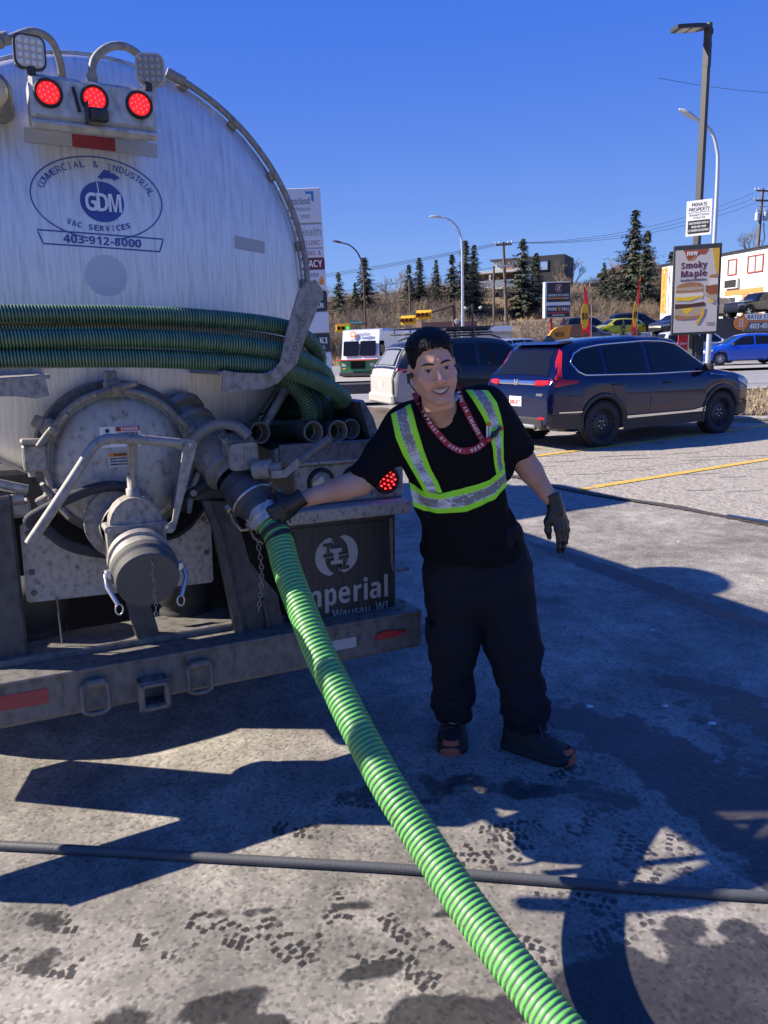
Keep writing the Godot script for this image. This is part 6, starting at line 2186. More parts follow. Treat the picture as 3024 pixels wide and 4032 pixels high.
func wheel(root: Node3D, at: Vector3, r: float, w: float, side: float, kind: String, rim_mat: Material) -> void:
	var xf := Transform3D(Basis(Vector3.RIGHT, PI / 2 * side), at) # y axis points outwards
	var s := S()
	lathe(s, [Vector2(r * 0.64, -w / 2), Vector2(r * 0.93, -w / 2), Vector2(r, -w * 0.36), Vector2(r, w * 0.36), Vector2(r * 0.95, w * 0.49), Vector2(r * 0.86, w * 0.54), Vector2(r * 0.72, w * 0.52), Vector2(r * 0.64, w * 0.42)], xf, 36)
	if kind == "steel":
		for k in 40:
			var a := TAU * k / 40
			for e: float in [-0.3, 0.3]:
				box(s, xf * Vector3(cos(a + e * 0.12) * r, e * w, sin(a + e * 0.12) * r), Vector3(0.035, 0.018, w * 0.36), xf.basis * Basis(Vector3.UP, -a + PI / 2) * Basis(Vector3.RIGHT, PI / 2) * Basis(Vector3.BACK, 0.5 * signf(e)))
	var o := put("wheel", s, M.rubber, root)
	s = S()
	if kind == "steel":
		lathe(s, [Vector2(r * 0.655, w * 0.40), Vector2(r * 0.63, w * 0.44), Vector2(r * 0.60, w * 0.30), Vector2(r * 0.56, w * 0.22), Vector2(r * 0.36, w * 0.30), Vector2(r * 0.24, w * 0.34), Vector2(r * 0.20, w * 0.26), Vector2(r * 0.10, w * 0.26), Vector2(r * 0.09, w * 0.32), Vector2(0, w * 0.32)], xf, 36)
		put("rim", s, M.black_plastic, o)
		s = S()
		for k in 16:
			var a := TAU * k / 16
			lathe(s, [Vector2(r * 0.052, w * 0.225), Vector2(r * 0.050, w * 0.275), Vector2(r * 0.0, w * 0.275)], xf * Transform3D(Basis.IDENTITY, Vector3(cos(a) * r * 0.47, 0, sin(a) * r * 0.47)), 8)
		stuff(put("rim_hole", s, M.dark, o))
		s = S()
		for k in 5:
			var a := TAU * k / 5 + 0.3
			lathe(s, [Vector2(r * 0.034, w * 0.24), Vector2(r * 0.034, w * 0.34), Vector2(0, w * 0.37)], xf * Transform3D(Basis.IDENTITY, Vector3(cos(a) * r * 0.165, 0, sin(a) * r * 0.165)), 6)
		stuff(put("wheel_nut", s, M.chrome, o))
	else:
		lathe(s, [Vector2(r * 0.66, w * 0.40), Vector2(r * 0.62, w * 0.44), Vector2(r * 0.60, w * 0.30)], xf, 28)
		lathe(s, [Vector2(r * 0.14, w * 0.2), Vector2(r * 0.13, w * 0.42), Vector2(0, w * 0.44)], xf, 14)
		var n := 12 if kind == "many" else 5
		for k in n:
			var a := TAU * k / n
			var wd := 0.05 if n > 6 else 0.10
			box(s, xf * Vector3(cos(a) * r * 0.37, w * 0.36, sin(a) * r * 0.37), Vector3(r * 0.54, w * 0.14, r * wd * 1.7), xf.basis * Basis(Vector3.UP, -a), 0.006)
		put("rim", s, rim_mat, o)
		s = S()
		lathe(s, [Vector2(r * 0.60, w * 0.1), Vector2(0.0, w * 0.1)], xf, 20)
		put("brake", s, M.dark, o)

func paint(c: Color, rough := 0.22) -> StandardMaterial3D:
	var m := mat(c, rough, 0.4)
	m.clearcoat_enabled = true
	m.clearcoat = 0.7
	m.clearcoat_roughness = 0.03
	return m

func car(called: String, label: String, at: Vector3, turn: float, scale: float, c: Dictionary, group := "") -> Node3D:
	var t := thing(called, label, c.get("category", "car"), at, Basis(Vector3.UP, turn) * Basis.from_scale(Vector3.ONE * scale), group)
	var s := S()
	var rows := []
	var x0: float = c.top[0]
	var x1: float = c.top[-2]
	var n: int = c.get("n", 60)
	var xs := []
	for i in n + 1:
		var u := float(i) / n
		xs.append(lerpf(x0, x1, 0.5 - 0.5 * cos(PI * u) if i % 2 == 0 else u))
	xs.sort()
	for x: float in xs:
		var h := car_ring(c, x)
		var ring := PackedVector3Array()
		for p in h:
			ring.append(Vector3(x, p.y, p.x))
		for k in range(h.size() - 2, 0, -1):
			ring.append(Vector3(x, h[k].y, -h[k].x))
		rows.append(ring)
	skin(s, rows, true, 0)
	fan(s, rows[0], false)
	fan(s, rows[-1], true)
	put("body", s, c.paint, t)
	var gl: Material = M.car_glass
	for w in c.windows:
		for side: float in [-1.0, 1.0]:
			s = S()
			side_panel(c, s, w[2], w[3], w[0], w[1], side, 0.006)
			put("window", s, gl, t)
	s = S()
	top_panel(c, s, c.shield[0], c.shield[1], 0.93, 0.90, 0.006)
	put("windshield", s, gl, t)
	s = S()
	top_panel(c, s, c.rear_glass[0], c.rear_glass[1], 0.90, 0.92, 0.008)
	put("rear_window", s, gl, t)
	for ax: float in c.axles:
		for side: float in [-1.0, 1.0]:
			wheel(t, Vector3(ax, c.wheel_r, side * (c.track - 0.02)), c.wheel_r, c.get("tyre_w", 0.225), side, c.rim, c.get("rim_mat", M.steel))
	# lamps, bumpers, mirrors, handles, plate
	for side: float in [-1.0, 1.0]:
		s = S()
		side_panel(c, s, c.tail[0], c.tail[1], c.tail[2], c.tail[3], side, 0.012, 6, 3)
		put("tail_lamp", s, M.tail_red, t)
		s = S()
		side_panel(c, s, c.head[0], c.head[1], c.head[2], c.head[3], side, 0.010, 6, 3)
		put("headlight", s, M.head_lens, t)
		s = S()
		var mz := car_side(c, c.mirror.x, c.mirror.y)
		box(s, Vector3(c.mirror.x, c.mirror.y + 0.06, side * (mz + 0.12)), Vector3(0.11, 0.13, 0.20), Basis(Vector3.UP, -0.25 * side), 0.03)
		box(s, Vector3(c.mirror.x + 0.01, c.mirror.y + 0.01, side * (mz + 0.02)), Vector3(0.06, 0.04, 0.1), Basis.IDENTITY, 0.01)
		put("mirror", s, c.get("mirror_mat", c.paint), t)
		for hx: Vector2 in c.handles:
			s = S()
			box(s, Vector3(hx.x, hx.y, side * (car_side(c, hx.x, hx.y) + 0.018)), Vector3(0.19, 0.028, 0.03), Basis.IDENTITY, 0.010)
			put("door_handle", s, c.get("handle_mat", c.paint), t)
		for q in c.get("seams", []):
			s = S()
			var pp := PackedVector3Array()
			for k in q.size() / 2:
				pp.append(Vector3(q[k * 2], q[k * 2 + 1], side * (car_side(c, q[k * 2], q[k * 2 + 1]) + 0.001)))
			tube(s, pp, 0.006, 4, false)
			put("door_seam", s, M.dark, t)
	if c.has("plate"):
		s = S()
		var xe: float = c.plate.x
		box(s, Vector3(xe, c.plate.y, 0), Vector3(0.02, 0.155, 0.31), Basis.IDENTITY, 0.006)
		var pl := put("licence_plate", s, M.white, t)
		words(pl, "BRK-017", Transform3D(Basis(Vector3.UP, -PI / 2), Vector3(xe - 0.012, c.plate.y - 0.01, 0)), 0.24, 0.07, M.red, BOLD, 0.003)
	for q in c.cladding:
		for side: float in [-1.0, 1.0]:
			s = S()
			side_panel(c, s, q[2], q[3], q[0], q[1], side, 0.014, 16, 3)
			put("cladding", s, M.black_plastic, t)
	for ax: float in c.axles:
		for side: float in [-1.0, 1.0]:
			s = S()
			var aw: float = c.get("arch_w", 0.075)
			var rws := []
			for i in 25:
				var a := deg_to_rad(-8.0 + 196.0 * i / 24.0)
				var row := PackedVector3Array()
				for k: Vector2 in [Vector2(0.0, -0.10), Vector2(0.0, 0.016), Vector2(1.0, 0.020), Vector2(1.12, -0.01)]:
					var rr: float = c.arch - 0.008 + aw * k.x
					var p := Vector2(ax + cos(a) * rr, c.axle_y + sin(a) * rr)
					row.append(Vector3(p.x, p.y, side * (car_side(c, clampf(p.x, x0 + 0.05, x1 - 0.05), maxf(p.y, 0.3)) + k.y)))
				rws.append(row)
			if side > 0:
				rws.reverse()
			skin(s, rws, false, 0)
			put("wheel_arch", s, M.black_plastic if c.get("arch_black", true) else c.paint, t)
	return t

func suv_shape(p: Material) -> Dictionary:
	return {
		"paint": p, "category": "car", "n": 110, "arch": 0.415, "axle_y": 0.36, "axles": [-1.33, 1.33], "wheel_r": 0.36, "track": 0.80, "rim": "steel", "tyre_w": 0.235,
		"bottom": [-2.32, 0.40, -2.1, 0.30, -1.8, 0.27, 1.8, 0.25, 2.15, 0.28, 2.27, 0.36],
		"top": [-2.33, 0.76, -2.325, 0.86, -2.30, 1.0, -2.25, 1.09, -2.14, 1.27, -2.02, 1.45, -1.93, 1.575, -1.80, 1.615, -1.2, 1.665, -0.5, 1.69, 0.0, 1.675, 0.38, 1.625, 0.80, 1.38, 1.14, 1.145, 1.30, 1.10, 1.7, 1.04, 2.0, 0.965, 2.14, 0.88, 2.22, 0.76, 2.27, 0.60],
		"belt": [-2.33, 1.12, -1.5, 1.10, 0.0, 1.055, 1.1, 1.03, 1.3, 1.02, 2.27, 0.86],
		"width": [-2.33, 0.76, -2.25, 0.84, -2.0, 0.895, -1.3, 0.925, 0.0, 0.925, 1.3, 0.925, 1.8, 0.89, 2.1, 0.80, 2.27, 0.62],
		"roof": [-2.3, 0.62, -1.9, 0.63, -1.0, 0.66, 0.3, 0.645, 1.2, 0.74],
		"windows": [[-0.30, 0.98, [-0.3, 1.10, 1.0, 1.085], [-0.3, 1.575, 0.05, 1.565, 0.36, 1.52, 0.62, 1.375, 0.98, 1.10]], [-1.22, -0.40, [-1.22, 1.13, -0.4, 1.105], [-1.22, 1.545, -0.4, 1.575]], [-1.86, -1.30, [-1.86, 1.33, -1.76, 1.20, -1.66, 1.15, -1.30, 1.135], [-1.86, 1.34, -1.78, 1.43, -1.62, 1.50, -1.30, 1.54]]],
		"shield": [0.46, 1.12], "rear_glass": [-2.225, -1.985], "tail": [[-2.26, 0.97, -1.84, 1.03], [-2.26, 1.10, -1.84, 1.06], -2.26, -1.84], "head": [[1.72, 0.88, 2.12, 0.74], [1.72, 0.93, 2.12, 0.90], 1.72, 2.12],
		"mirror": Vector2(0.86, 1.08), "handles": [Vector2(-1.08, 0.965), Vector2(0.02, 0.945)], "plate": Vector2(-2.335, 0.74),
		"seams": [[-0.36, 1.08, -0.355, 0.7, -0.37, 0.36], [0.98, 1.03, 0.96, 0.7, 0.93, 0.36], [-1.25, 1.10, -1.24, 0.98, -1.10, 0.80, -0.96, 0.66]],
		"cladding": [[-0.92, 0.92, [-1, 0.255, 1, 0.245], [-1, 0.42, 1, 0.40]], [-2.30, -1.72, [-2.3, 0.36, -1.72, 0.32], [-2.3, 0.56, -1.72, 0.52]], [1.72, 2.20, [1.72, 0.30, 2.2, 0.34], [1.72, 0.46, 2.2, 0.52]]],
	}

func small_shape(p: Material, kind: String) -> Dictionary:
	var c := {
		"paint": p, "category": "car", "n": 56, "arch": 0.365, "axle_y": 0.31, "axles": [-1.28, 1.32], "wheel_r": 0.315, "track": 0.74, "rim": "many", "arch_black": false, "arch_w": 0.03,
		"bottom": [-2.2, 0.34, -1.9, 0.22, 1.9, 0.20, 2.2, 0.30],
		"top": [-2.20, 0.66, -2.17, 0.90, -2.08, 1.02, -1.95, 1.18, -1.72, 1.33, -1.4, 1.43, -0.6, 1.48, 0.0, 1.465, 0.35, 1.41, 0.85, 1.12, 1.15, 0.975, 1.6, 0.92, 1.95, 0.82, 2.12, 0.70, 2.2, 0.52],
		"belt": [-2.2, 1.0, -1.2, 0.98, 1.0, 0.90, 2.2, 0.72],
		"width": [-2.2, 0.68, -2.05, 0.80, -1.4, 0.865, 1.3, 0.865, 1.8, 0.83, 2.05, 0.74, 2.2, 0.55],
		"roof": [-2.0, 0.58, -1.0, 0.60, 0.3, 0.58, 1.1, 0.68],
		"windows": [[-0.22, 0.90, [-0.22, 0.965, 0.9, 0.945], [-0.22, 1.385, 0.25, 1.355, 0.5, 1.24, 0.9, 0.955]], [-1.10, -0.30, [-1.1, 0.985, -0.3, 0.97], [-1.1, 1.355, -0.3, 1.385]], [-1.72, -1.18, [-1.72, 1.08, -1.5, 1.005, -1.18, 0.99], [-1.72, 1.10, -1.55, 1.22, -1.18, 1.335]]],
		"shield": [0.42, 1.08], "rear_glass": [-2.02, -1.66], "tail": [[-2.14, 0.82, -1.82, 0.86], [-2.14, 1.0, -1.82, 0.94], -2.14, -1.82], "head": [[1.68, 0.68, 2.1, 0.58], [1.68, 0.80, 2.1, 0.70], 1.68, 2.1],
		"mirror": Vector2(0.78, 0.94), "handles": [Vector2(-0.95, 0.86), Vector2(0.05, 0.83)], "seams": [[-0.26, 0.95, -0.25, 0.3], [0.86, 0.9, 0.84, 0.3], [-1.1, 0.95, -0.95, 0.6]],
		"cladding": [[-0.9, 0.9, [-1, 0.205, 1, 0.20], [-1, 0.235, 1, 0.23]]],
	}
	if kind == "sedan":
		c.top = [-2.35, 0.60, -2.33, 0.85, -2.25, 0.98, -1.75, 1.02, -1.25, 1.28, -0.95, 1.41, -0.4, 1.45, 0.1, 1.43, 0.4, 1.37, 0.85, 1.10, 1.2, 0.95, 1.7, 0.90, 2.0, 0.80, 2.15, 0.66, 2.2, 0.50]
		c.windows = [[-0.25, 0.90, [-0.25, 0.965, 0.9, 0.945], [-0.25, 1.36, 0.2, 1.34, 0.5, 1.22, 0.9, 0.955]], [-1.22, -0.33, [-1.22, 1.0, -0.33, 0.97], [-1.22, 1.16, -0.95, 1.30, -0.33, 1.36]]]
		c.rear_glass = [-1.70, -1.0]
	elif kind == "tall":
		c.merge({"arch": 0.40, "axle_y": 0.35, "wheel_r": 0.355, "rim": "five"}, true)
		c.top = [-2.25, 0.70, -2.22, 1.0, -2.15, 1.15, -2.02, 1.50, -1.9, 1.66, -1.4, 1.72, -0.4, 1.74, 0.2, 1.71, 0.5, 1.64, 0.95, 1.30, 1.15, 1.16, 1.7, 1.10, 2.05, 1.0, 2.18, 0.85, 2.25, 0.55]
		c.belt = [-2.25, 1.14, 1.1, 1.08, 2.25, 0.95]
		c.width = [-2.25, 0.76, -2.0, 0.88, -1.3, 0.91, 1.3, 0.91, 1.9, 0.88, 2.15, 0.78, 2.25, 0.62]
		c.windows = [[-0.25, 0.98, [-0.25, 1.13, 1.0, 1.12], [-0.25, 1.62, 0.3, 1.60, 0.55, 1.48, 0.98, 1.14]], [-1.15, -0.33, [-1.15, 1.14, -0.33, 1.13], [-1.15, 1.62, -0.33, 1.62]], [-1.92, -1.23, [-1.92, 1.16, -1.23, 1.14], [-1.92, 1.46, -1.8, 1.58, -1.23, 1.62]]]
		c.shield = [0.56, 1.12]
		c.rear_glass = [-2.14, -1.96]
		c.mirror = Vector2(0.85, 1.12)
		c.handles = [Vector2(-1.0, 0.98), Vector2(0.05, 0.96)]
		c.tail = [[-2.2, 0.9, -1.9, 0.95], [-2.2, 1.1, -1.9, 1.08], -2.2, -1.9]
		c.head = [[1.75, 0.88, 2.15, 0.78], [1.75, 1.0, 2.15, 0.95], 1.75, 2.15]
		c.cladding = [[-0.9, 0.9, [-1, 0.21, 1, 0.20], [-1, 0.33, 1, 0.32]]]
	elif kind == "pickup":
		c.merge({"arch": 0.46, "axle_y": 0.41, "wheel_r": 0.40, "axles": [-1.75, 1.85], "rim": "five", "track": 0.84, "category": "pickup truck"}, true)
		c.top = [-2.85, 0.62, -2.83, 1.14, -2.78, 1.19, -0.98, 1.21, -0.92, 1.30, -0.80, 1.76, -0.6, 1.83, 0.2, 1.85, 0.6, 1.80, 1.15, 1.34, 1.35, 1.24, 2.2, 1.18, 2.55, 1.10, 2.68, 0.95, 2.72, 0.55]
		c.belt = [-2.85, 1.18, 1.2, 1.17, 2.72, 1.05]
		c.width = [-2.85, 0.88, -2.7, 0.95, 2.2, 0.96, 2.55, 0.90, 2.72, 0.80]
		c.roof = [-1, 0.70, 0.4, 0.70, 1.3, 0.8]
		c.bottom = [-2.85, 0.50, -2.4, 0.40, 2.3, 0.36, 2.72, 0.42]
		c.windows = [[0.05, 1.05, [0.05, 1.22, 1.05, 1.21], [0.05, 1.72, 0.55, 1.70, 1.05, 1.25]], [-0.78, -0.03, [-0.78, 1.23, -0.03, 1.22], [-0.78, 1.68, -0.03, 1.72]]]
		c.shield = [0.66, 1.30]
		c.rear_glass = [-0.90, -0.81]
		c.mirror = Vector2(1.0, 1.22)
		c.handles = [Vector2(-0.6, 1.05), Vector2(0.2, 1.05)]
		c.tail = [[-2.82, 0.8, -2.72, 0.8], [-2.82, 1.12, -2.72, 1.12], -2.82, -2.72]
		c.head = [[2.3, 0.92, 2.62, 0.86], [2.3, 1.06, 2.62, 1.02], 2.3, 2.62]
		c.seams = [[0.0, 1.2, 0.0, 0.45], [1.1, 1.2, 1.08, 0.45], [-0.93, 1.2, -0.93, 0.5]]
	return c

func make_vehicles() -> void:
	M.car_glass = mat(L(0.007, 0.008, 0.010), 0.03)
	M.car_glass.metallic_specular = 0.45
	M.tail_red = mat(L(0.40, 0.012, 0.018), 0.12)
	M.head_lens = mat(L(0.45, 0.46, 0.48), 0.1, 0.3)
	# navy SUV
	var navy := paint(L(0.0025, 0.0055, 0.045), 0.12)
	var c := suv_shape(navy)
	c.mirror_mat = M.black_plastic
	c.handle_mat = M.black_plastic
	var h := atan2(1.42, 2.72)
	var t := car("parked_car", "shiny navy blue SUV with black steel wheels parked beside the yellow line", Vector3(3.40 + 1.33 * cos(h) - 0.80 * sin(h), 0.012, -12.0 - 1.33 * sin(h) - 0.80 * cos(h)), h, 1.0, c)
	var s := S()
	# chrome: window surround, sill strip, tailgate bar
	var bead := []
	for side: float in [-1.0, 1.0]:
		s = S()
		var pp := PackedVector3Array()
		var low := [1.00, 1.082, -0.3, 1.088, -1.3, 1.118, -1.68, 1.130, -1.80, 1.185, -1.90, 1.32, -1.80, 1.45, -1.62, 1.525, -1.25, 1.572, -0.3, 1.605, 0.08, 1.590, 0.40, 1.535, 0.68, 1.375, 1.03, 1.09]
		for i in range(0, low.size(), 2):
			pp.append(Vector3(low[i], low[i + 1], side * (car_side(c, low[i], low[i + 1]) + 0.010)))
		tube(s, pp, 0.0125, 6)
		put("window_trim", s, M.chrome, t)
		s = S()
		side_panel(c, s, [-1, 0.425, 0.95, 0.42], [-1, 0.465, 0.6, 0.455, 0.95, 0.50], -0.86, 0.92, side, 0.022, 12, 2)
		put("sill_trim", s, M.chrome, t)
		s = S()
		side_panel(c, s, [-2.2, 0.585, -1.76, 0.575], [-2.2, 0.605, -1.76, 0.595], -2.18, -1.74, side, 0.016, 6, 1)
		put("bumper_trim", s, M.chrome, t)
		# tail lamp rising up the rear pillar
		s = S()
		side_panel(c, s, [-2.24, 1.06, -2.12, 1.10, -1.95, 1.50], [-2.24, 1.10, -2.12, 1.25, -1.95, 1.55], -2.24, -1.96, side, 0.014, 8, 3)
		put("tail_lamp", s, M.tail_red, t)
		s = S()
		box(s, Vector3(-2.285, 1.03, side * 0.60), Vector3(0.05, 0.09, 0.30), Basis(Vector3.UP, 0.22 * side) * Basis(Vector3.BACK, -0.25), 0.02)
		put("tail_lamp", s, M.tail_red, t)
		s = S()
		box(s, Vector3(-2.315, 0.50, side * 0.66), Vector3(0.05, 0.055, 0.20), Basis(Vector3.UP, 0.3 * side), 0.015)
		put("reflector", s, M.tail_red, t)
		s = S()
		lathe(s, [Vector2(0.045, -0.1), Vector2(0.045, 0.04), Vector2(0.038, 0.04), Vector2(0.036, -0.08)], Transform3D(along(Vector3.LEFT), Vector3(-2.31, 0.36, side * 0.52)), 16)
		put("exhaust_pipe", s, M.chrome, t)
	s = S()
	box(s, Vector3(-2.305, 1.035, 0), Vector3(0.04, 0.07, 0.92), Basis(Vector3.BACK, -0.2), 0.015)
	put("tailgate_bar", s, M.chrome, t)
	s = S()
	var hb := Transform3D(Basis(Vector3.UP, -PI / 2), Vector3(-2.332, 1.035, 0))
	for k: float in [-1.0, 1.0]:
		prism(s, P2([k * 0.022, 0.045, k * 0.046, 0.045, k * 0.034, -0.045, k * 0.014, -0.045]), hb, 0.01)
	prism(s, P2([-0.03, 0.008, 0.03, 0.008, 0.03, -0.012, -0.03, -0.012]), hb, 0.01)
	put("badge", s, M.steel, t)
	words(t, "AWD", Transform3D(Basis(Vector3.UP, -PI / 2), Vector3(-2.338, 0.86, 0.58)), 0.15, 0.04, M.steel, BOLD, 0.004)
	s = S()
	side_panel(c, s, [1.0, 1.02, 1.42, 0.985], [1.0, 1.045, 1.42, 0.99], 1.02, 1.42, 1.0, 0.012, 5, 2)
	put("fender_trim", s, M.chrome, t)
	words(t, "CR-V", Transform3D(Basis(Vector3.BACK, -0.08), Vector3(1.17, 1.018, car_side(c, 1.17, 1.018) + 0.016)), 0.18, 0.022, M.black, BOLD, 0.003)
	s = S()
	box(s, Vector3(-2.28, 0.43, 0), Vector3(0.14, 0.20, 1.36), Basis.IDENTITY, 0.04)
	put("rear_bumper", s, M.black_plastic, t)
	s = S()
	box(s, Vector3(-2.335, 0.375, 0), Vector3(0.06, 0.06, 1.0), Basis.IDENTITY, 0.02)
	put("skid_trim", s, M.steel, t)
	s = S()
	prism(s, P2([-2.02, 1.60, -1.9, 1.635, -1.70, 1.65, -1.70, 1.62, -1.9, 1.60]), at3(0, 0, 0.58), 1.16)
	put("spoiler", s, navy, t)
	s = S()
	prism(s, P2([-1.78, 1.64, -1.70, 1.735, -1.66, 1.735, -1.55, 1.655]), at3(0, 0, 0.022), 0.044)
	put("roof_fin", s, navy, t)
	s = S()
	box(s, Vector3(-2.20, 1.15, 0.16), Vector3(0.02, 0.02, 0.30), Basis(Vector3.RIGHT, 0.1), 0.006)
	put("rear_wiper", s, M.black_plastic, t)
	# dusty dark SUV with roof box, next stall
	var dk := paint(L(0.012, 0.013, 0.017), 0.3)
	c = suv_shape(dk)
	c.rim = "five"
	c.handle_mat = M.black_plastic
	t = car("parked_car", "dark SUV with dusty grey tailgate and roof basket behind the worker's head", Vector3(2.35, 0.012, -18.9), 0.33, 1.05, c)
	s = S()
	top_panel(c, s, -2.329, -2.262, 1.0, 1.0, 0.004, 6, 8)
	box(s, Vector3(-2.31, 0.72, 0), Vector3(0.06, 0.46, 1.46), Basis.IDENTITY, 0.03)
	box(s, Vector3(-2.33, 0.44, 0), Vector3(0.10, 0.22, 1.60), Basis.IDENTITY, 0.04)
	var dust := grimy(mat(L(0.42, 0.41, 0.39), 0.9), noise_tex(0.02, 101, 512, [[0.0, L(0.5, 0.5, 0.5)], [0.5, L(0.85, 0.85, 0.85)], [1.0, L(1, 1, 1)]], 4), Vector3(3, 0.7, 3))
	put("dusty_tailgate", s, dust, t, "tailgate caked in pale grey dust")
	for side: float in [-1.0, 1.0]:
		s = S()
		side_panel(c, s, [-2.32, 0.40, -1.75, 0.36], [-2.32, 1.0, -2.1, 1.08, -1.75, 1.0], -2.31, -1.75, side, 0.018, 8, 4)
		put("dusty_panel", s, dust, t)
	s = S()
	top_panel(c, s, -2.232, -1.978, 0.96, 0.97, 0.006, 6, 8)
	put("dusty_window_frame", s, dust, t)
	s = S()
	top_panel(c, s, -2.215, -2.02, 0.70, 0.72, 0.014, 6, 8)
	put("rear_window", s, mat(L(0.16, 0.17, 0.19), 0.35), t)
	s = S()
	box(s, Vector3(-2.345, 0.76, 0), Vector3(0.012, 0.16, 0.31), Basis.IDENTITY, 0.004)
	put("licence_plate", s, mat(L(0.55, 0.45, 0.38), 0.8), t)
	s = S()
	for z: float in [-0.52, 0.52]:
		tube(s, P3([-1.7, 1.66, z, -1.5, 1.73, z, 0.1, 1.74, z, 0.35, 1.66, z]), 0.018, 6)
	for x: float in [-1.3, -0.2]:
		box(s, Vector3(x, 1.76, 0), Vector3(0.06, 0.03, 1.2), Basis.IDENTITY, 0.01)
	put("roof_rail", s, M.black_plastic, t)
	s = S()
	for y: float in [1.80, 1.92]:
		tube(s, P3([-1.9, y, -0.50, 0.1, y, -0.50, 0.25, y, -0.35, 0.25, y, 0.35, 0.1, y, 0.50, -1.9, y, 0.50, -1.95, y, 0.0, -1.9, y, -0.50]), 0.018, 6)
	for k in 8:
		box(s, Vector3(-1.8 + k * 0.27, 1.79, 0), Vector3(0.03, 0.02, 0.98), Basis.IDENTITY, 0.004)
	for k in 6:
		for z: float in [-0.5, 0.5]:
			rod(s, Vector3(-1.8 + k * 0.38, 1.80, z), Vector3(-1.8 + k * 0.38, 1.92, z), 0.012, 5)
	put("roof_basket", s, M.black_plastic, t)
	s = S()
	box(s, Vector3(-0.35, 1.88, 0.18), Vector3(1.1, 0.10, 0.26), Basis.IDENTITY, 0.03)
	put("recovery_board", s, M.black_plastic, t)
	# bright blue hatchback across the road
	c = small_shape(paint(L(0.012, 0.085, 0.52), 0.25), "hatch")
	c.rim_mat = mat(L(0.62, 0.62, 0.6), 0.3, 0.5)
	c.mirror_mat = M.black_plastic
	car("parked_car", "bright blue hatchback with silver many spoked wheels across the road", Vector3(17.95, 0.14, -38.6), PI - 0.10, 1.0, c)
	# delivery step van
	make_step_van()
	# the car yard: [kind, colour, x, y, z, turn, label]
	var yard := [
		["tall", L(0.012, 0.014, 0.02), 26.6, 2.76, -63.5, -2.5, "dark blue SUV parked nose out on the raised yard beside the black pickup"],
		["pickup", L(0.008, 0.008, 0.009), 29.3, 2.76, -60.6, -2.85, "black pickup with silver wheels parked above the grey retaining wall"],
		["tall", L(0.016, 0.017, 0.019), 20.6, 1.72, -63.0, 0.15, "charcoal SUV parked sideways behind the poster sign on the yard"],
		["sedan", L(0.03, 0.03, 0.032), 22.4, 1.72, -59.6, -2.6, "dark grey car with silver wheels just left of the poster sign"],
		["small", L(0.55, 0.50, 0.01), 18.2, 1.55, -60.5, -2.9, "acid yellow car with black stripe behind the small pine saplings"],
		["tall", L(0.02, 0.03, 0.02), 17.0, 1.55, -64.0, 0.2, "dark green SUV partly hidden behind the yellow car"],
		["tall", L(0.5, 0.5, 0.5), 9.7, 0.05, -52.5, 0.3, "silver SUV parked by the foot of the brown utility pole"],
		["sedan", L(0.7, 0.7, 0.7), 8.4, 0.05, -55.5, 0.3, "white car parked by the grey utility cabinet near the fence"],
		["sedan", L(0.62, 0.62, 0.62), 11.6, 0.05, -57.0, 0.3, "silver grey sedan parked behind the orange breakfast sign"],
		["tall", L(0.6, 0.6, 0.6), 16.9, 0.14, -41.5, 0.05, "white wagon parked behind the nose of the bright blue hatchback"],
		["pickup", L(0.01, 0.01, 0.012), 19.0, 0.14, -47.5, 2.9, "black pickup standing at the foot of the grey retaining wall"],
		["sedan", L(0.3, 0.33, 0.38), 14.3, 0.14, -46.0, 0.2, "grey blue sedan beside the red banner at the road edge"],
		["tall", L(0.05, 0.05, 0.055), 15.3, 0.9, -58.0, -0.2, "dark SUV on the ramp below the raised yard's first price board"],
		["tall", L(0.55, 0.56, 0.58), 24.2, 0.14, -44.0, 0.0, "silver SUV behind the bright blue hatchback's roof"],
	]
	for q in yard:
		c = small_shape(paint(q[1], 0.3), q[0])
		c.n = 36
		c.rim_mat = mat(L(0.5, 0.5, 0.5), 0.3, 0.6)
		car("parked_car" if q[0] != "pickup" else "pickup_truck", q[6], Vector3(q[2], q[3], q[4]), q[5], 1.0, c, "cars in the yard across the road")

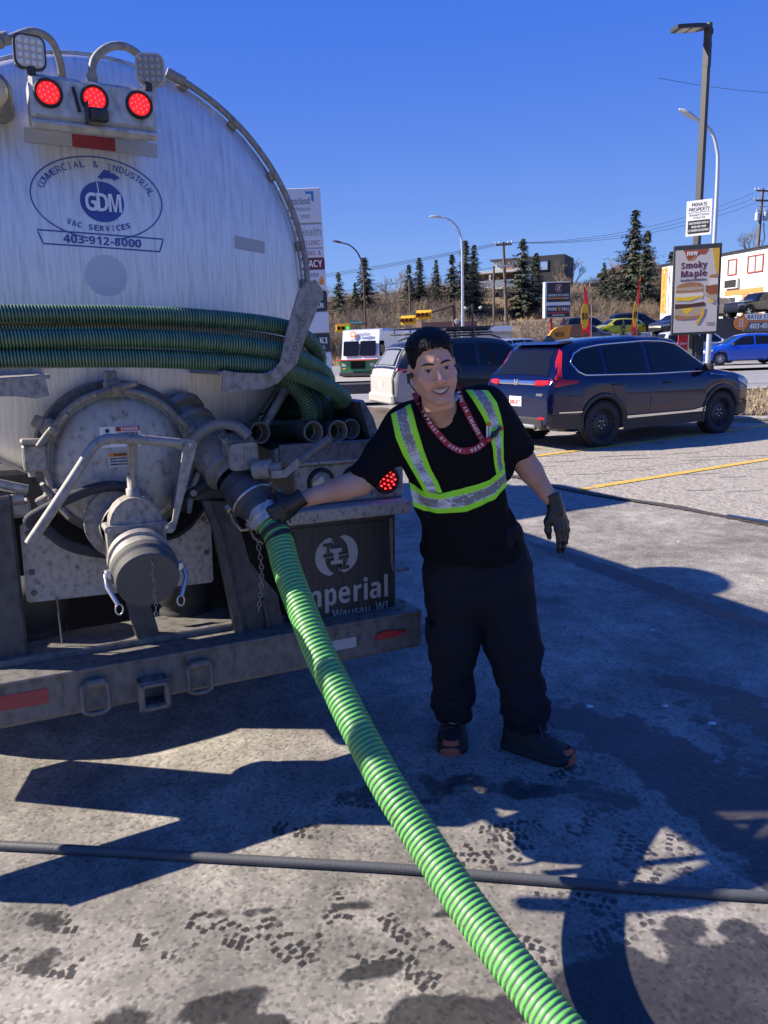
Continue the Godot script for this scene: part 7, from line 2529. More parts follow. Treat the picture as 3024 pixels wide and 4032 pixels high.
func make_step_van() -> void:
	var t := thing("delivery_van", "white and green delivery step van with a boxy front, facing the lot", "van", Vector3(-0.85, -0.15, -39.3), Basis(Vector3.UP, -0.42) * Basis.from_scale(Vector3.ONE * 0.92))
	# local: z towards the front (viewer), x to the right
	var white := paint(L(0.72, 0.74, 0.74), 0.4)
	var green := paint(L(0.012, 0.17, 0.07), 0.35)
	var s := S()
	box(s, Vector3(0, 2.02, -2.9), Vector3(2.2, 1.65, 5.0), Basis.IDENTITY, 0.12)
	prism(s, P2([0.0, 0.0, 0.95, 0.0, 0.95, 0.02, 0.72, 0.10, 0.55, 0.85, 0.40, 1.60, 0.0, 1.65]), Transform3D(Basis(Vector3.FORWARD * -1, Vector3.UP, Vector3.RIGHT * -1), Vector3(1.1, 1.2, -0.45)), -2.2)
	put("body", s, white, t)
	s = S()
	box(s, Vector3(0, 0.82, -2.9), Vector3(2.18, 0.80, 5.0), Basis.IDENTITY, 0.05)
	prism(s, P2([0.0, 0.0, 0.90, 0.0, 0.95, 0.1, 0.95, 0.74, 0.0, 0.74]), Transform3D(Basis(Vector3.FORWARD * -1, Vector3.UP, Vector3.RIGHT * -1), Vector3(1.08, 0.46, -0.45)), -2.16)
	put("lower_body", s, green, t)
	s = S()
	box(s, Vector3(0, 1.235, -2.2), Vector3(2.215, 0.05, 6.3), Basis.IDENTITY, 0.01)
	put("stripe", s, M.red, t)
	for x: float in [-0.50, 0.50]:
		s = S()
		prism(s, rrect(0.92, 0.80, 0.07, 3), Transform3D(Basis(Vector3.RIGHT, -0.19), Vector3(x, 1.83, 0.265)), 0.03)
		put("windshield", s, M.car_glass, t)
		s = S()
		rod(s, Vector3(x, 2.26, 0.20), Vector3(x + 0.25, 2.32, 0.22), 0.015, 5)
		put("wiper", s, M.black, t)
		s = S()
		box(s, Vector3(x * 1.66, 0.98, 0.50), Vector3(0.26, 0.20, 0.05), Basis.IDENTITY, 0.03)
		put("headlight", s, M.head_lens, t)
		s = S()
		box(s, Vector3(x * 1.66, 0.76, 0.50), Vector3(0.20, 0.07, 0.04), Basis.IDENTITY, 0.02)
		put("indicator", s, M.orange, t)
	s = S()
	for k in 7:
		box(s, Vector3(0, 0.80 + k * 0.055, 0.51), Vector3(0.86, 0.022, 0.03))
	box(s, Vector3(0, 0.96, 0.495), Vector3(0.9, 0.42, 0.03), Basis.IDENTITY, 0.02)
	put("grille", s, M.dark, t)
	s = S()
	box(s, Vector3(0, 0.48, 0.56), Vector3(2.2, 0.22, 0.16), Basis.IDENTITY, 0.03)
	put("bumper", s, M.black_plastic, t)
	for sd: float in [-1.0, 1.0]:
		s = S()
		box(s, Vector3(sd * 1.105, 1.80, -0.25), Vector3(0.02, 0.82, 0.62), Basis.IDENTITY, 0.02)
		put("window", s, M.car_glass, t)
		s = S()
		box(s, Vector3(sd * 1.32, 1.75, 0.12), Vector3(0.24, 0.42, 0.10), Basis.IDENTITY, 0.03)
		rod(s, Vector3(sd * 1.1, 2.0, 0.05), Vector3(sd * 1.32, 1.95, 0.12), 0.015, 6)
		put("mirror", s, M.black_plastic, t)
		for z: float in [-0.25, -4.0]:
			var r := 0.40
			s = S()
			lathe(s, [Vector2(0.25, -0.1), Vector2(r, -0.1), Vector2(r, 0.1), Vector2(0.3, 0.12), Vector2(0.25, 0.08)], Transform3D(Basis(Vector3.BACK, -PI / 2 * sd), Vector3(sd * 1.0, r + 0.15, z)), 24)
			var w := put("wheel", s, M.rubber, t)
			s = S()
			lathe(s, [Vector2(0.25, 0.08), Vector2(0.20, 0.05), Vector2(0.1, 0.13), Vector2(0, 0.13)], Transform3D(Basis(Vector3.BACK, -PI / 2 * sd), Vector3(sd * 1.0, r + 0.15, z)), 20)
			put("rim", s, M.steel, w)
			s = S()
			lathe(s, [Vector2(0.5, 0.0), Vector2(0.5, 0.012), Vector2(0.0, 0.012)], Transform3D(Basis(Vector3.BACK, -PI / 2 * sd), Vector3(sd * 1.09, r + 0.15, z)), 24)
			put("wheel_well", s, M.dark, t)
	words(t, "Canadian", at3(0.20, 2.58, 0.115, Basis(Vector3.RIGHT, -0.2)), 0.80, 0.17, M.blue_print, SERIF, 0.01)
	s = S()
	prism(s, disc(18, 0.17, 0.17), at3(-0.42, 2.58, 0.115, Basis(Vector3.RIGHT, -0.2)), 0.012)
	var e := put("emblem", s, M.orange, t)
	s = S()
	prism(s, disc(14, 0.10, 0.10), at3(-0.42, 2.58, 0.122, Basis(Vector3.RIGHT, -0.2)), 0.008)
	put("emblem_centre", s, M.white, e)
	words(t, "Canadian", Transform3D(Basis(Vector3.UP, -PI / 2), Vector3(-1.106, 1.95, -2.1)), 2.4, 0.52, mat(L(0.015, 0.13, 0.08), 0.5), SERIF, 0.01)
	words(t, "LINEN AND UNIFORM SERVICE", Transform3D(Basis(Vector3.UP, -PI / 2), Vector3(-1.106, 1.55, -2.1)), 2.2, 0.10, mat(L(0.015, 0.13, 0.08), 0.5), BOLD, 0.01)

# ------------------------------------------------------------------ signs
func slab(parent: Node, called: String, xf: Transform3D, w: float, h: float, d: float, m: Material, ch := 0.005) -> MeshInstance3D:
	var s := S()
	box(s, xf * Vector3(0, 0, -d / 2), Vector3(w, h, d), xf.basis, ch)
	return put(called, s, m, parent)

func shape(parent: Node, called: String, poly: PackedVector2Array, xf: Transform3D, d: float, m: Material) -> MeshInstance3D:
	var s := S()
	prism(s, poly, xf, d)
	return put(called, s, m, parent)

func make_signs() -> void:
	# pylon sign of the professional centre
	var t := thing("pylon_sign", "tall white pylon sign with stacked tenant panels behind the tank", "sign", Vector3(-2.66, 0, -30), Basis(Vector3.UP, 0.05) * Basis(Vector3.BACK, 0.012))
	var grey := mat(L(0.42, 0.43, 0.45), 0.5)
	var maroon := mat(L(0.16, 0.012, 0.03), 0.5)
	var charcoal := mat(L(0.025, 0.03, 0.035), 0.5)
	var panelm := mat(L(0.60, 0.61, 0.64), 0.5)
	slab(t, "pylon_core", at3(0, 3.6, -0.02), 1.60, 7.2, 0.34, grey, 0.01)
	var rows := [[5.98, 7.40, panelm], [5.12, 5.94, panelm], [4.74, 5.09, panelm], [4.28, 4.71, maroon], [3.46, 4.24, panelm], [2.68, 3.42, charcoal], [1.86, 2.64, panelm], [1.06, 1.82, charcoal], [0.62, 1.02, panelm], [0.2, 0.58, panelm]]
	rows = [[6.16, 7.36, panelm, 1.62], [5.28, 6.10, panelm, 1.64], [4.93, 5.25, panelm, 1.64], [4.52, 4.90, maroon, 1.64], [3.74, 4.49, panelm, 1.66], [3.00, 3.71, charcoal, 1.66], [2.20, 2.97, panelm, 1.68], [1.50, 2.17, charcoal, 1.70], [0.72, 1.47, panelm, 1.72], [0.0, 0.69, panelm, 1.74]]
	for r in rows:
		slab(t, "tenant_panel", at3(0, (r[0] + r[1]) / 2, 0.06), r[3], r[1] - r[0], 0.44, r[2], 0.02)
	var z := 0.062
	var navy := mat(L(0.02, 0.03, 0.10), 0.5)
	var sky := mat(L(0.03, 0.19, 0.52), 0.5)
	var dkred := mat(L(0.22, 0.02, 0.05), 0.5)
	var midgrey := mat(L(0.16, 0.17, 0.18), 0.5)
	words(t, "macleod", at3(0.05, 6.92, z), 0.72, 0.26, midgrey, BOLD)
	words(t, "professional", at3(0.06, 6.62, z), 0.70, 0.20, midgrey, PLAIN)
	words(t, "centre", at3(0.20, 6.38, z), 0.36, 0.16, midgrey, PLAIN)
	shape(t, "emblem", P2([0.24, 7.24, 0.56, 7.24, 0.56, 6.86, 0.47, 6.92, 0.47, 7.15, 0.28, 7.15]), at3(0, 0, z), 0.006, sky)
	shape(t, "emblem", P2([-0.46, 6.68, -0.46, 6.30, -0.10, 6.30, -0.17, 6.38, -0.38, 6.38, -0.38, 6.62]), at3(0, 0, z), 0.006, navy)
	words(t, "Excel", at3(-0.36, 5.83, z), 0.70, 0.27, dkred, BOLD)
	words(t, "Health", at3(0.38, 5.83, z), 0.74, 0.28, midgrey, PLAIN)
	words(t, "EXECUTIVE CLINIC", at3(0.0, 5.45, z), 1.40, 0.16, dkred, PLAIN)
	words(t, "WALK-IN CLINIC &", at3(0.0, 5.09, z), 1.42, 0.16, dkred, PLAIN)
	words(t, "PHARMACY", at3(0.0, 4.71, z), 1.46, 0.25, M.white, BOLD)
	words(t, "REFORM", at3(0.16, 4.30, z), 0.80, 0.15, navy, PLAIN)
	words(t, "PURE", at3(-0.08, 4.06, z), 0.44, 0.15, navy, BOLD)
	words(t, "kids", at3(0.36, 4.07, z), 0.30, 0.17, sky, BOLD)
	words(t, "RADIOLOGY", at3(0.06, 3.87, z), 0.70, 0.08, navy, BOLD)
	var hand_poly := P2([0.60, 3.94, 0.72, 3.94, 0.755, 4.05, 0.76, 4.16, 0.735, 4.16, 0.725, 4.09, 0.715, 4.25, 0.685, 4.25, 0.68, 4.10, 0.655, 4.26, 0.625, 4.25, 0.635, 4.08, 0.595, 4.19, 0.575, 4.16, 0.60, 4.04, 0.545, 4.07, 0.535, 4.04])
	shape(t, "emblem_hand", hand_poly, at3(0, 0, z), 0.006, M.orange)
	words(t, "PERFECTIONIST", at3(-0.02, 3.49, z), 1.44, 0.19, M.white, BOLD)
	words(t, "HAIR & SKIN", at3(0.12, 3.20, z), 1.12, 0.19, M.white, BOLD)
	words(t, "MERAKI", at3(0.16, 1.91, z), 1.20, 0.21, M.white, SERIF)
	words(t, "DENTAL", at3(0.28, 1.67, z), 0.80, 0.12, M.white, PLAIN)
	var teal := mat(L(0.12, 0.32, 0.33), 0.5)
	words(t, "ACCESS", at3(0.14, 1.29, z), 1.16, 0.19, teal, PLAIN)
	for i in 3:
		words(t, ["ORTHOPAEDICS", "PHYSIOTHERAPY", "CLINIC"][i], at3(0.16 - 0.2 * int(i == 2), 1.09 - 0.125 * i, z), 1.1 - 0.5 * int(i == 2), 0.065, teal, PLAIN)
	words(t, "GATEWAY", at3(0.10, 0.52, z), 1.24, 0.16, teal, PLAIN)
	words(t, "SURGERY", at3(0.10, 0.26, z), 1.24, 0.16, teal, PLAIN)
	# parking lot lamp with square dark post
	t = thing("lamp_post", "tall dark square post with a flat twin panel lamp head in the lot", "street lamp", Vector3(6.22, 0, -15.6), Basis(Vector3.UP, 0.72) * Basis(Vector3.BACK, -0.004))
	slab(t, "post", at3(0, 3.62, 0.055), 0.11, 7.25, 0.11, mat(L(0.055, 0.055, 0.054), 0.55, 0.1), 0.006)
	var dkm := mat(L(0.035, 0.036, 0.038), 0.5)
	var lb := Basis(Vector3.UP, -0.72) * Basis(Vector3.UP, 0.25) * Basis(Vector3.BACK, 0.10)
	var lx := Transform3D(lb, Vector3(-0.02, 7.12, 0.0))
	var s := S()
	prism(s, P2([0.0, -0.05, -0.10, -0.11, -0.16, -0.135, -0.30, -0.15, -0.62, -0.14, -0.70, -0.12, -0.70, 0.12, -0.62, 0.14, -0.30, 0.15, -0.16, 0.135, -0.10, 0.11, 0.0, 0.05]), lx * Transform3D(Basis(Vector3.RIGHT, Vector3.BACK, Vector3.DOWN), Vector3(0, 0.02, 0)), 0.06)
	box(s, lx * Vector3(0.04, -0.02, 0), Vector3(0.12, 0.12, 0.10), lb, 0.02)
	var hd := put("lamp_head", s, dkm, t)
	for x: float in [-0.30, -0.52]:
		s = S()
		box(s, lx * Vector3(x, 0.016, 0), Vector3(0.17, 0.012, 0.20), lb, 0.002)
		put("lamp_panel", s, M.offwhite, hd)
	slab(t, "lamp_bracket", at3(0, 6.72, 0.06), 0.115, 0.42, 0.115, dkm, 0.004)
	# notice on the post
	t = thing("parking_notice", "white private property notice fixed to the dark lamp post", "sign", Vector3(6.16, 3.84, -15.40), Basis(Vector3.UP, -0.55) * Basis(Vector3.BACK, 0.01))
	slab(t, "board", at3(0, 0, 0), 0.455, 0.64, 0.012, M.white, 0.003)
	words(t, "PRIVATE", at3(0, 0.245, 0.002), 0.27, 0.062, M.black, PLAIN)
	words(t, "PROPERTY", at3(0, 0.160, 0.002), 0.36, 0.066, M.black, PLAIN)
	shape(t, "rule", P2([-0.20, 0.108, 0.20, 0.108, 0.20, 0.102, -0.20, 0.102]), at3(0, 0, 0.003), 0.003, M.black)
	words(t, "McDonald's Customer", at3(0, 0.065, 0.002), 0.36, 0.042, grey, PLAIN)
	words(t, "Parking Only", at3(0, 0.010, 0.002), 0.21, 0.042, grey, PLAIN)
	shape(t, "band", rrect(0.39, 0.235, 0.02, 3, Vector2(0, -0.155)), at3(0, 0, 0.003), 0.003, M.black)
	for i in 3:
		words(t, ["UNAUTHORIZED VEHICLES", "TAGGED AND TOWED", "AT OWNERS RISK/EXPENSE"][i], at3(0, -0.088 - 0.066 * i, 0.004), [0.35, 0.27, 0.36][i], 0.038, M.white, BOLD, 0.002)
	make_poster()
	# dealership sign on red posts
	t = thing("dealer_sign", "black twin panel dealership sign on red posts across the road", "sign", Vector3(14.08, 0, -62), Basis(Vector3.UP, 0.18))
	for x: float in [-0.45, 0.62]:
		slab(t, "post", at3(x, 1.7, -0.1), 0.14, 3.5, 0.14, M.red)
	slab(t, "frame", at3(0, 4.62, -0.02), 2.10, 2.72, 0.40, M.white, 0.02)
	slab(t, "panel", at3(0.08, 5.20, 0.02), 1.92, 1.46, 0.10, charcoal, 0.01)
	slab(t, "panel", at3(0.08, 3.76, 0.02), 1.92, 0.88, 0.10, charcoal, 0.01)
	dealer_mark(t, at3(0.08, 5.52, 0.024), 0.30)
	words(t, "HOUSE OF CARS", at3(0.06, 4.98, 0.022), 1.70, 0.17, M.white, BOLD)
	shape(t, "rule", P2([-0.82, 4.80, 0.50, 4.80, 0.50, 4.70, -0.82, 4.70]), at3(0, 0, 0.026), 0.006, M.orange)
	words(t, "Macleod", at3(0.72, 4.75, 0.022), 0.38, 0.12, M.white, SERIF)
	words(t, "PARK", at3(-0.42, 3.94, 0.022), 0.74, 0.24, M.white, BOLD)
	words(t, "SELL", at3(0.66, 3.94, 0.022), 0.62, 0.24, M.white, BOLD)
	shape(t, "emblem", disc(14, 0.12, 0.16, Vector2(0.15, 3.95)), at3(0, 0, 0.026), 0.006, M.orange)
	shape(t, "rule", P2([-0.82, 3.72, 0.98, 3.72, 0.98, 3.62, -0.82, 3.62]), at3(0, 0, 0.026), 0.006, M.red)
	words(t, "403-457-2244", at3(0.08, 3.48, 0.022), 1.0, 0.13, M.white, BOLD)
	# two feather flags
	for q in [[8.78, 0.30, 3.78, -0.13, "red feather flag leaning left beside the breakfast sign", "$5"], [10.70, 0.17, 4.0, 0.03, "narrow red feather flag seen nearly edge on, left of the poster sign", "$5.79"]]:
		t = thing("feather_flag", q[4], "flag", Vector3(q[0], 0, -33), Basis(Vector3.UP, 0.3), "red feather flags by the road")
		s = S()
		rod(s, Vector3(0.19, 0, 0), Vector3(0.15, 3.0, 0), 0.018, 6, 0.012)
		put("pole", s, M.steel, t)
		var a := PackedVector3Array()
		var b := PackedVector3Array()
		for i in 25:
			var u := i / 24.0
			var y := lerpf(1.0, q[2], u)
			var bend: float = (q[3] as float) * 2.6 * u * u
			var w: float = (q[1] as float) * 2.0 * pow(1.0 - u, 0.55) * (0.75 + 0.25 * sin(PI * minf(u * 1.6, 1.0)))
			a.append(Vector3(0.17 + bend, y, 0.02 * sin(u * 9)))
			b.append(Vector3(0.17 + bend - w, y + 0.05, 0.05 * sin(u * 9 + 1)))
		s = S()
		skin(s, [a, b], false, 0)
		var fl := put("flag_cloth", s, mat(L(0.55, 0.02, 0.025), 0.7), t)
		fl.material_override.backlight_enabled = true
		fl.material_override.backlight = Color(0.5, 0.05, 0.05)
		shape(fl, "flag_panel", disc(20, q[1] * 0.62, 0.52, Vector2(0.13 - q[1] * 0.9 + q[3] * 0.5, 2.55)), at3(0, 0, 0.085), 0.01, mat(L(0.75, 0.42, 0.02), 0.6))
		words(fl, q[5], at3(0.13 - q[1] * 0.9 + q[3] * 0.5, 2.55, 0.10), q[1] * 0.95, 0.30, M.black, BOLD, 0.01)
		shape(fl, "flag_panel", disc(18, q[1] * 0.55, 0.16, Vector2(0.14 - q[1] * 0.95, 1.75)), at3(0, 0, 0.085), 0.01, mat(L(0.20, 0.06, 0.03), 0.6))
	# orange breakfast sign
	t = thing("menu_sign", "orange and brown rounded menu sign reading new everyday beyond the cars", "sign", Vector3(5.2, 0, -22), Basis(Vector3.UP, 0.1))
	s = S()
	prism(s, P2([-0.48, 0.2, -0.48, 1.60, -0.44, 1.78, -0.34, 1.92, -0.20, 2.0, 0.0, 2.03, 0.50, 2.06, 0.50, 0.2]), at3(0, 0, 0), 0.12)
	put("board", s, mat(L(0.72, 0.30, 0.03), 0.5), t)
	shape(t, "panel", P2([0.16, 0.2, 0.16, 1.82, 0.22, 2.045, 0.502, 2.062, 0.502, 0.2]), at3(0, 0, 0.004), 0.125, mat(L(0.22, 0.10, 0.05), 0.5))
	words(t, "NEW", at3(-0.13, 1.80, 0.003), 0.26, 0.13, mat(L(0.10, 0.035, 0.02), 0.5), BOLD)
	words(t, "EVERYDAY", at3(-0.12, 1.60, 0.003), 0.52, 0.13, mat(L(0.10, 0.035, 0.02), 0.5), BOLD)
	s = S()
	lathe(s, [Vector2(0.20, 1.3), Vector2(0.22, 1.60), Vector2(0.24, 1.61), Vector2(0.24, 1.66), Vector2(0.22, 1.70), Vector2(0.0, 1.70)], at3(0.36, 0, 0.06), 20)
	put("cup_figure", s, M.offwhite, t)
	s = S()
	lathe(s, [Vector2(0.245, 1.60), Vector2(0.247, 1.66)], at3(0.36, 0, 0.06), 20)
	put("cup_band", s, maroon, t)
	# red banner at the foot of the poster
	t = thing("lot_banner", "red banner with yellow lines of writing under the poster sign", "banner", Vector3(6.69, 0, -17.2), Basis(Vector3.UP, 0.15))
	slab(t, "board", at3(0, 1.05, 0), 0.27, 1.3, 0.02, mat(L(0.60, 0.02, 0.025), 0.6), 0.004)
	words(t, "Closed", at3(-0.02, 1.50, 0.003), 0.16, 0.05, M.white, BOLD)
	words(t, "for Breakfast", at3(0, 1.34, 0.003), 0.20, 0.05, M.yellow, BOLD)
	words(t, "Drive-Thru open", at3(0, 1.20, 0.003), 0.22, 0.045, M.orange, BOLD)

func dealer_mark(t: Node3D, xf: Transform3D, r: float) -> void:
	# ring cut open at the right with a slanted letter inside
	var s := S()
	var o := disc(26, r, r, Vector2.ZERO, 0.5, TAU - 0.5)
	var i := disc(26, r * 0.76, r * 0.76, Vector2.ZERO, TAU - 0.5, 0.5)
	o.append_array(i)
	prism(s, o, xf, 0.006)
	var e := put("emblem", s, mat(L(0.70, 0.16, 0.07), 0.5), t)
	words(e, "H", xf * Transform3D(Basis(Vector3(1, 0, 0), Vector3(0.3, 1, 0), Vector3(0, 0, 1)), Vector3.ZERO), r * 0.75, r * 1.05, M.offwhite, SERIF, 0.008)

func make_poster() -> void:
	var t := thing("poster_sign", "framed breakfast sandwich poster sign on a dark post beside the lamp post", "sign", Vector3(6.19, 0, -15.35), Basis(Vector3.UP, -0.28) * Basis(Vector3.BACK, 0.012))
	slab(t, "post", at3(0.12, 0.8, -0.12), 0.14, 1.7, 0.12, M.black_plastic)
	slab(t, "cabinet", at3(0, 2.52, 0), 0.86, 1.68, 0.16, mat(L(0.05, 0.052, 0.055), 0.4, 0.3), 0.012)
	slab(t, "foot", at3(0.12, 0.12, -0.05), 0.5, 0.22, 0.3, M.black_plastic)
	var pm := mat(L(0.50, 0.47, 0.44), 0.35)
	var x := at3(0, 2.50, 0.004)
	slab(t, "poster", x, 0.78, 1.54, 0.006, pm, 0.001)
	var f := func(d: float) -> Transform3D: return x * at3(0, 0, d)
	var amber := mat(L(0.62, 0.35, 0.03), 0.4)
	var rust := mat(L(0.30, 0.075, 0.03), 0.35)
	shape(t, "poster_print", P2([0.26, 0.77, 0.39, 0.77, 0.39, 0.30, 0.34, 0.30, 0.30, 0.55]), f.call(0.002), 0.002, amber)
	shape(t, "poster_print", P2([-0.26, 0.77, 0.20, 0.77, 0.17, 0.70, 0.13, 0.665, 0.06, 0.675, 0.0, 0.66, -0.04, 0.60, -0.10, 0.572, -0.17, 0.58, -0.20, 0.64, -0.215, 0.70]), f.call(0.002), 0.002, rust)
	shape(t, "poster_print", P2([-0.13, 0.592, -0.10, 0.578, -0.045, 0.606, -0.005, 0.667, -0.05, 0.625, -0.09, 0.60]), f.call(0.0035), 0.002, amber)
	words(t, "new", f.call(0.004), 0.19, 0.075, M.white, BOLD).position += Vector3(-0.09, 0.70, 0)
	var ink := mat(L(0.115, 0.012, 0.025), 0.4)
	words(t, "Smoky", f.call(0.002), 0.46, 0.165, ink, BOLD).position += Vector3(-0.055, 0.47, 0)
	words(t, "Maple", f.call(0.002), 0.46, 0.165, ink, BOLD).position += Vector3(-0.055, 0.315, 0)
	words(t, "Breakfast Sandwiches", f.call(0.002), 0.46, 0.05, mat(L(0.10, 0.07, 0.075), 0.5), PLAIN).position += Vector3(-0.06, 0.215, 0)
	# the printed sandwiches: bun tops, egg, cheese, sausage, bun foot, each a flat print
	var bun := grimy(mat(L(0.40, 0.20, 0.085), 0.4), M.spots, Vector3(4, 4, 4))
	var pale := grimy(mat(L(0.52, 0.42, 0.30), 0.4), M.dirt, Vector3(5, 5, 5))
	var egg := mat(L(0.66, 0.60, 0.50), 0.4)
	var cheese := mat(L(0.70, 0.46, 0.03), 0.4)
	var meat := grimy(mat(L(0.10, 0.035, 0.022), 0.35), M.spots, Vector3(8, 8, 8))
	var prints := [
		[P2([-0.36, 0.02, -0.36, 0.09, -0.32, 0.135, -0.22, 0.165, -0.08, 0.17, 0.06, 0.155, 0.12, 0.115, 0.13, 0.06, 0.12, 0.02]), bun], [P2([-0.36, -0.03, -0.36, 0.085, -0.30, 0.075, -0.10, 0.085, 0.13, 0.075, 0.135, 0.0, 0.12, -0.035]), pale],
		[P2([-0.36, -0.01, -0.36, 0.03, -0.1, 0.015, 0.12, 0.03, 0.125, 0.0, -0.1, -0.015]), bun], [P2([-0.37, -0.10, -0.37, -0.03, 0.13, -0.035, 0.14, -0.09, 0.0, -0.13]), egg],
		[P2([-0.37, -0.17, -0.37, -0.09, -0.2, -0.10, 0.12, -0.085, 0.11, -0.15, 0.08, -0.12, 0.0, -0.14, -0.12, -0.185, -0.25, -0.165]), cheese], [P2([-0.375, -0.32, -0.375, -0.225, -0.1, -0.235, 0.14, -0.205, 0.17, -0.235, 0.165, -0.275, 0.10, -0.29, -0.12, -0.305]), meat],
		[P2([-0.375, -0.32, -0.1, -0.305, 0.14, -0.295, 0.15, -0.40, 0.10, -0.47, -0.05, -0.505, -0.25, -0.51, -0.375, -0.49]), pale], [P2([-0.375, -0.43, -0.375, -0.505, -0.25, -0.525, -0.05, -0.52, 0.10, -0.485, 0.145, -0.42, 0.05, -0.455, -0.15, -0.47]), bun],
		[P2([-0.25, -0.315, -0.16, -0.445, -0.02, -0.305]), cheese], [P2([0.14, -0.30, 0.175, -0.33, 0.15, -0.46, 0.06, -0.62, 0.0, -0.62, 0.09, -0.47]), amber],
		[P2([0.22, 0.26, 0.27, 0.285, 0.38, 0.29, 0.38, 0.22, 0.24, 0.23]), bun], [P2([0.23, 0.23, 0.38, 0.22, 0.38, 0.10, 0.22, 0.10]), egg], [P2([0.17, 0.10, 0.24, 0.085, 0.38, 0.10, 0.38, -0.07, 0.24, -0.075, 0.17, -0.02]), grimy(mat(L(0.32, 0.10, 0.03), 0.4), M.spots, Vector3(8, 8, 8))], [P2([0.165, -0.03, 0.24, -0.08, 0.38, -0.075, 0.38, -0.20, 0.27, -0.17, 0.19, -0.11]), pale],
		[P2([0.23, -0.17, 0.32, -0.19, 0.30, -0.245, 0.22, -0.20]), cheese],
	]
	for i in prints.size():
		shape(t, "poster_print", prints[i][0], f.call(0.002 + 0.0007 * i), 0.0012, prints[i][1])
	for i in 4:
		shape(t, "poster_print", P2([0.20 + 0.03 * (i % 2), -0.60 - i * 0.02, 0.36, -0.60 - i * 0.02, 0.36, -0.605 - i * 0.02, 0.20 + 0.03 * (i % 2), -0.605 - i * 0.02]), f.call(0.002), 0.001, ink)

# ------------------------------------------------------------------ poles, lamps, wires, buildings
func arm_lamp(called: String, label: String, at: Vector3, pts: PackedVector3Array, r0: float, r1: float, m: Material, turn := 0.0) -> Node3D:
	var t := thing(called, label, "street lamp", at, Basis(Vector3.UP, turn), "street lamps")
	var p := smooth_path(pts, 0.15)
	var rr := []
	for i in p.size():
		rr.append(lerpf(r0, r1, float(i) / p.size()))
	var s := S()
	tube(s, p, rr, 10)
	put("pole", s, m, t)
	s = S()
	var e := p[-1]
	var dv := (p[-1] - p[-3]).normalized()
	var rows := []
	for q: Vector3 in [Vector3(0.0, 0.03, 0.04), Vector3(0.10, 0.09, 0.07), Vector3(0.35, 0.16, 0.10), Vector3(0.58, 0.14, 0.08), Vector3(0.72, 0.05, 0.03)]:
		var ring := PackedVector3Array()
		for k in 10:
			var a := TAU * k / 10
			ring.append(e + dv * q.x + Vector3(0, sin(a) * q.z * (0.6 if sin(a) < 0 else 1.0), cos(a) * q.y))
		rows.append(ring)
	skin(s, rows, true, 0)
	fan(s, rows[0])
	fan(s, rows[-1], true)
	put("lamp_head", s, m, t)
	return t

func wire(label: String, a: Vector3, b: Vector3, sag: float, r := 0.016) -> void:
	var s := S()
	var p := PackedVector3Array()
	for i in 19:
		var u := i / 18.0
		p.append(a.lerp(b, u) - Vector3(0, sag * 4 * u * (1 - u), 0))
	tube(s, p, r, 4, false)
	tag(put("overhead_wire", s, M.wire), label, "wire", "overhead wires")

func signal_head(t: Node3D, at: Vector3, horizontal: bool, lit: int, turn: float) -> void:
	var b := Basis(Vector3.UP, turn) * Basis(Vector3.BACK, PI / 2 if horizontal else 0.0)
	var s := S()
	box(s, at, Vector3(0.55, 1.05, 0.06), b, 0.02)
	var o := put("signal_head", s, mat(L(0.78, 0.46, 0.015), 0.5), t)
	s = S()
	box(s, at + b * Vector3(0, 0, 0.06), Vector3(0.34, 0.92, 0.14), b, 0.03)
	put("signal_box", s, mat(L(0.55, 0.30, 0.01), 0.5), o)
	for k in 3:
		s = S()
		lathe(s, [Vector2(0.0, 0.14), Vector2(0.10, 0.135), Vector2(0.11, 0.12)], Transform3D(b * along(Vector3.BACK), at + b * Vector3(0, (k - 1) * -0.30, 0)), 14, false)
		var m: Material = M.dark
		if k == lit:
			m = glow(Color(0.1, 0.9, 0.25), 1.2)
		elif lit < 0:
			m = mat(L(0.35, 0.03, 0.01), 0.4)
		put("signal_lens", s, m, o)
		s = S()
		var rw := []
		for z: float in [0.12, 0.30]:
			var ring := PackedVector3Array()
			for q in 11:
				var a := deg_to_rad(-30 + 240.0 * q / 10)
				ring.append(at + b * (Vector3(cos(a) * 0.125, (k - 1) * -0.30 + sin(a) * 0.125, z)))
			rw.append(ring)
		skin(s, rw, false, 0)
		put("visor", s, mat(L(0.30, 0.16, 0.01), 0.6), o)

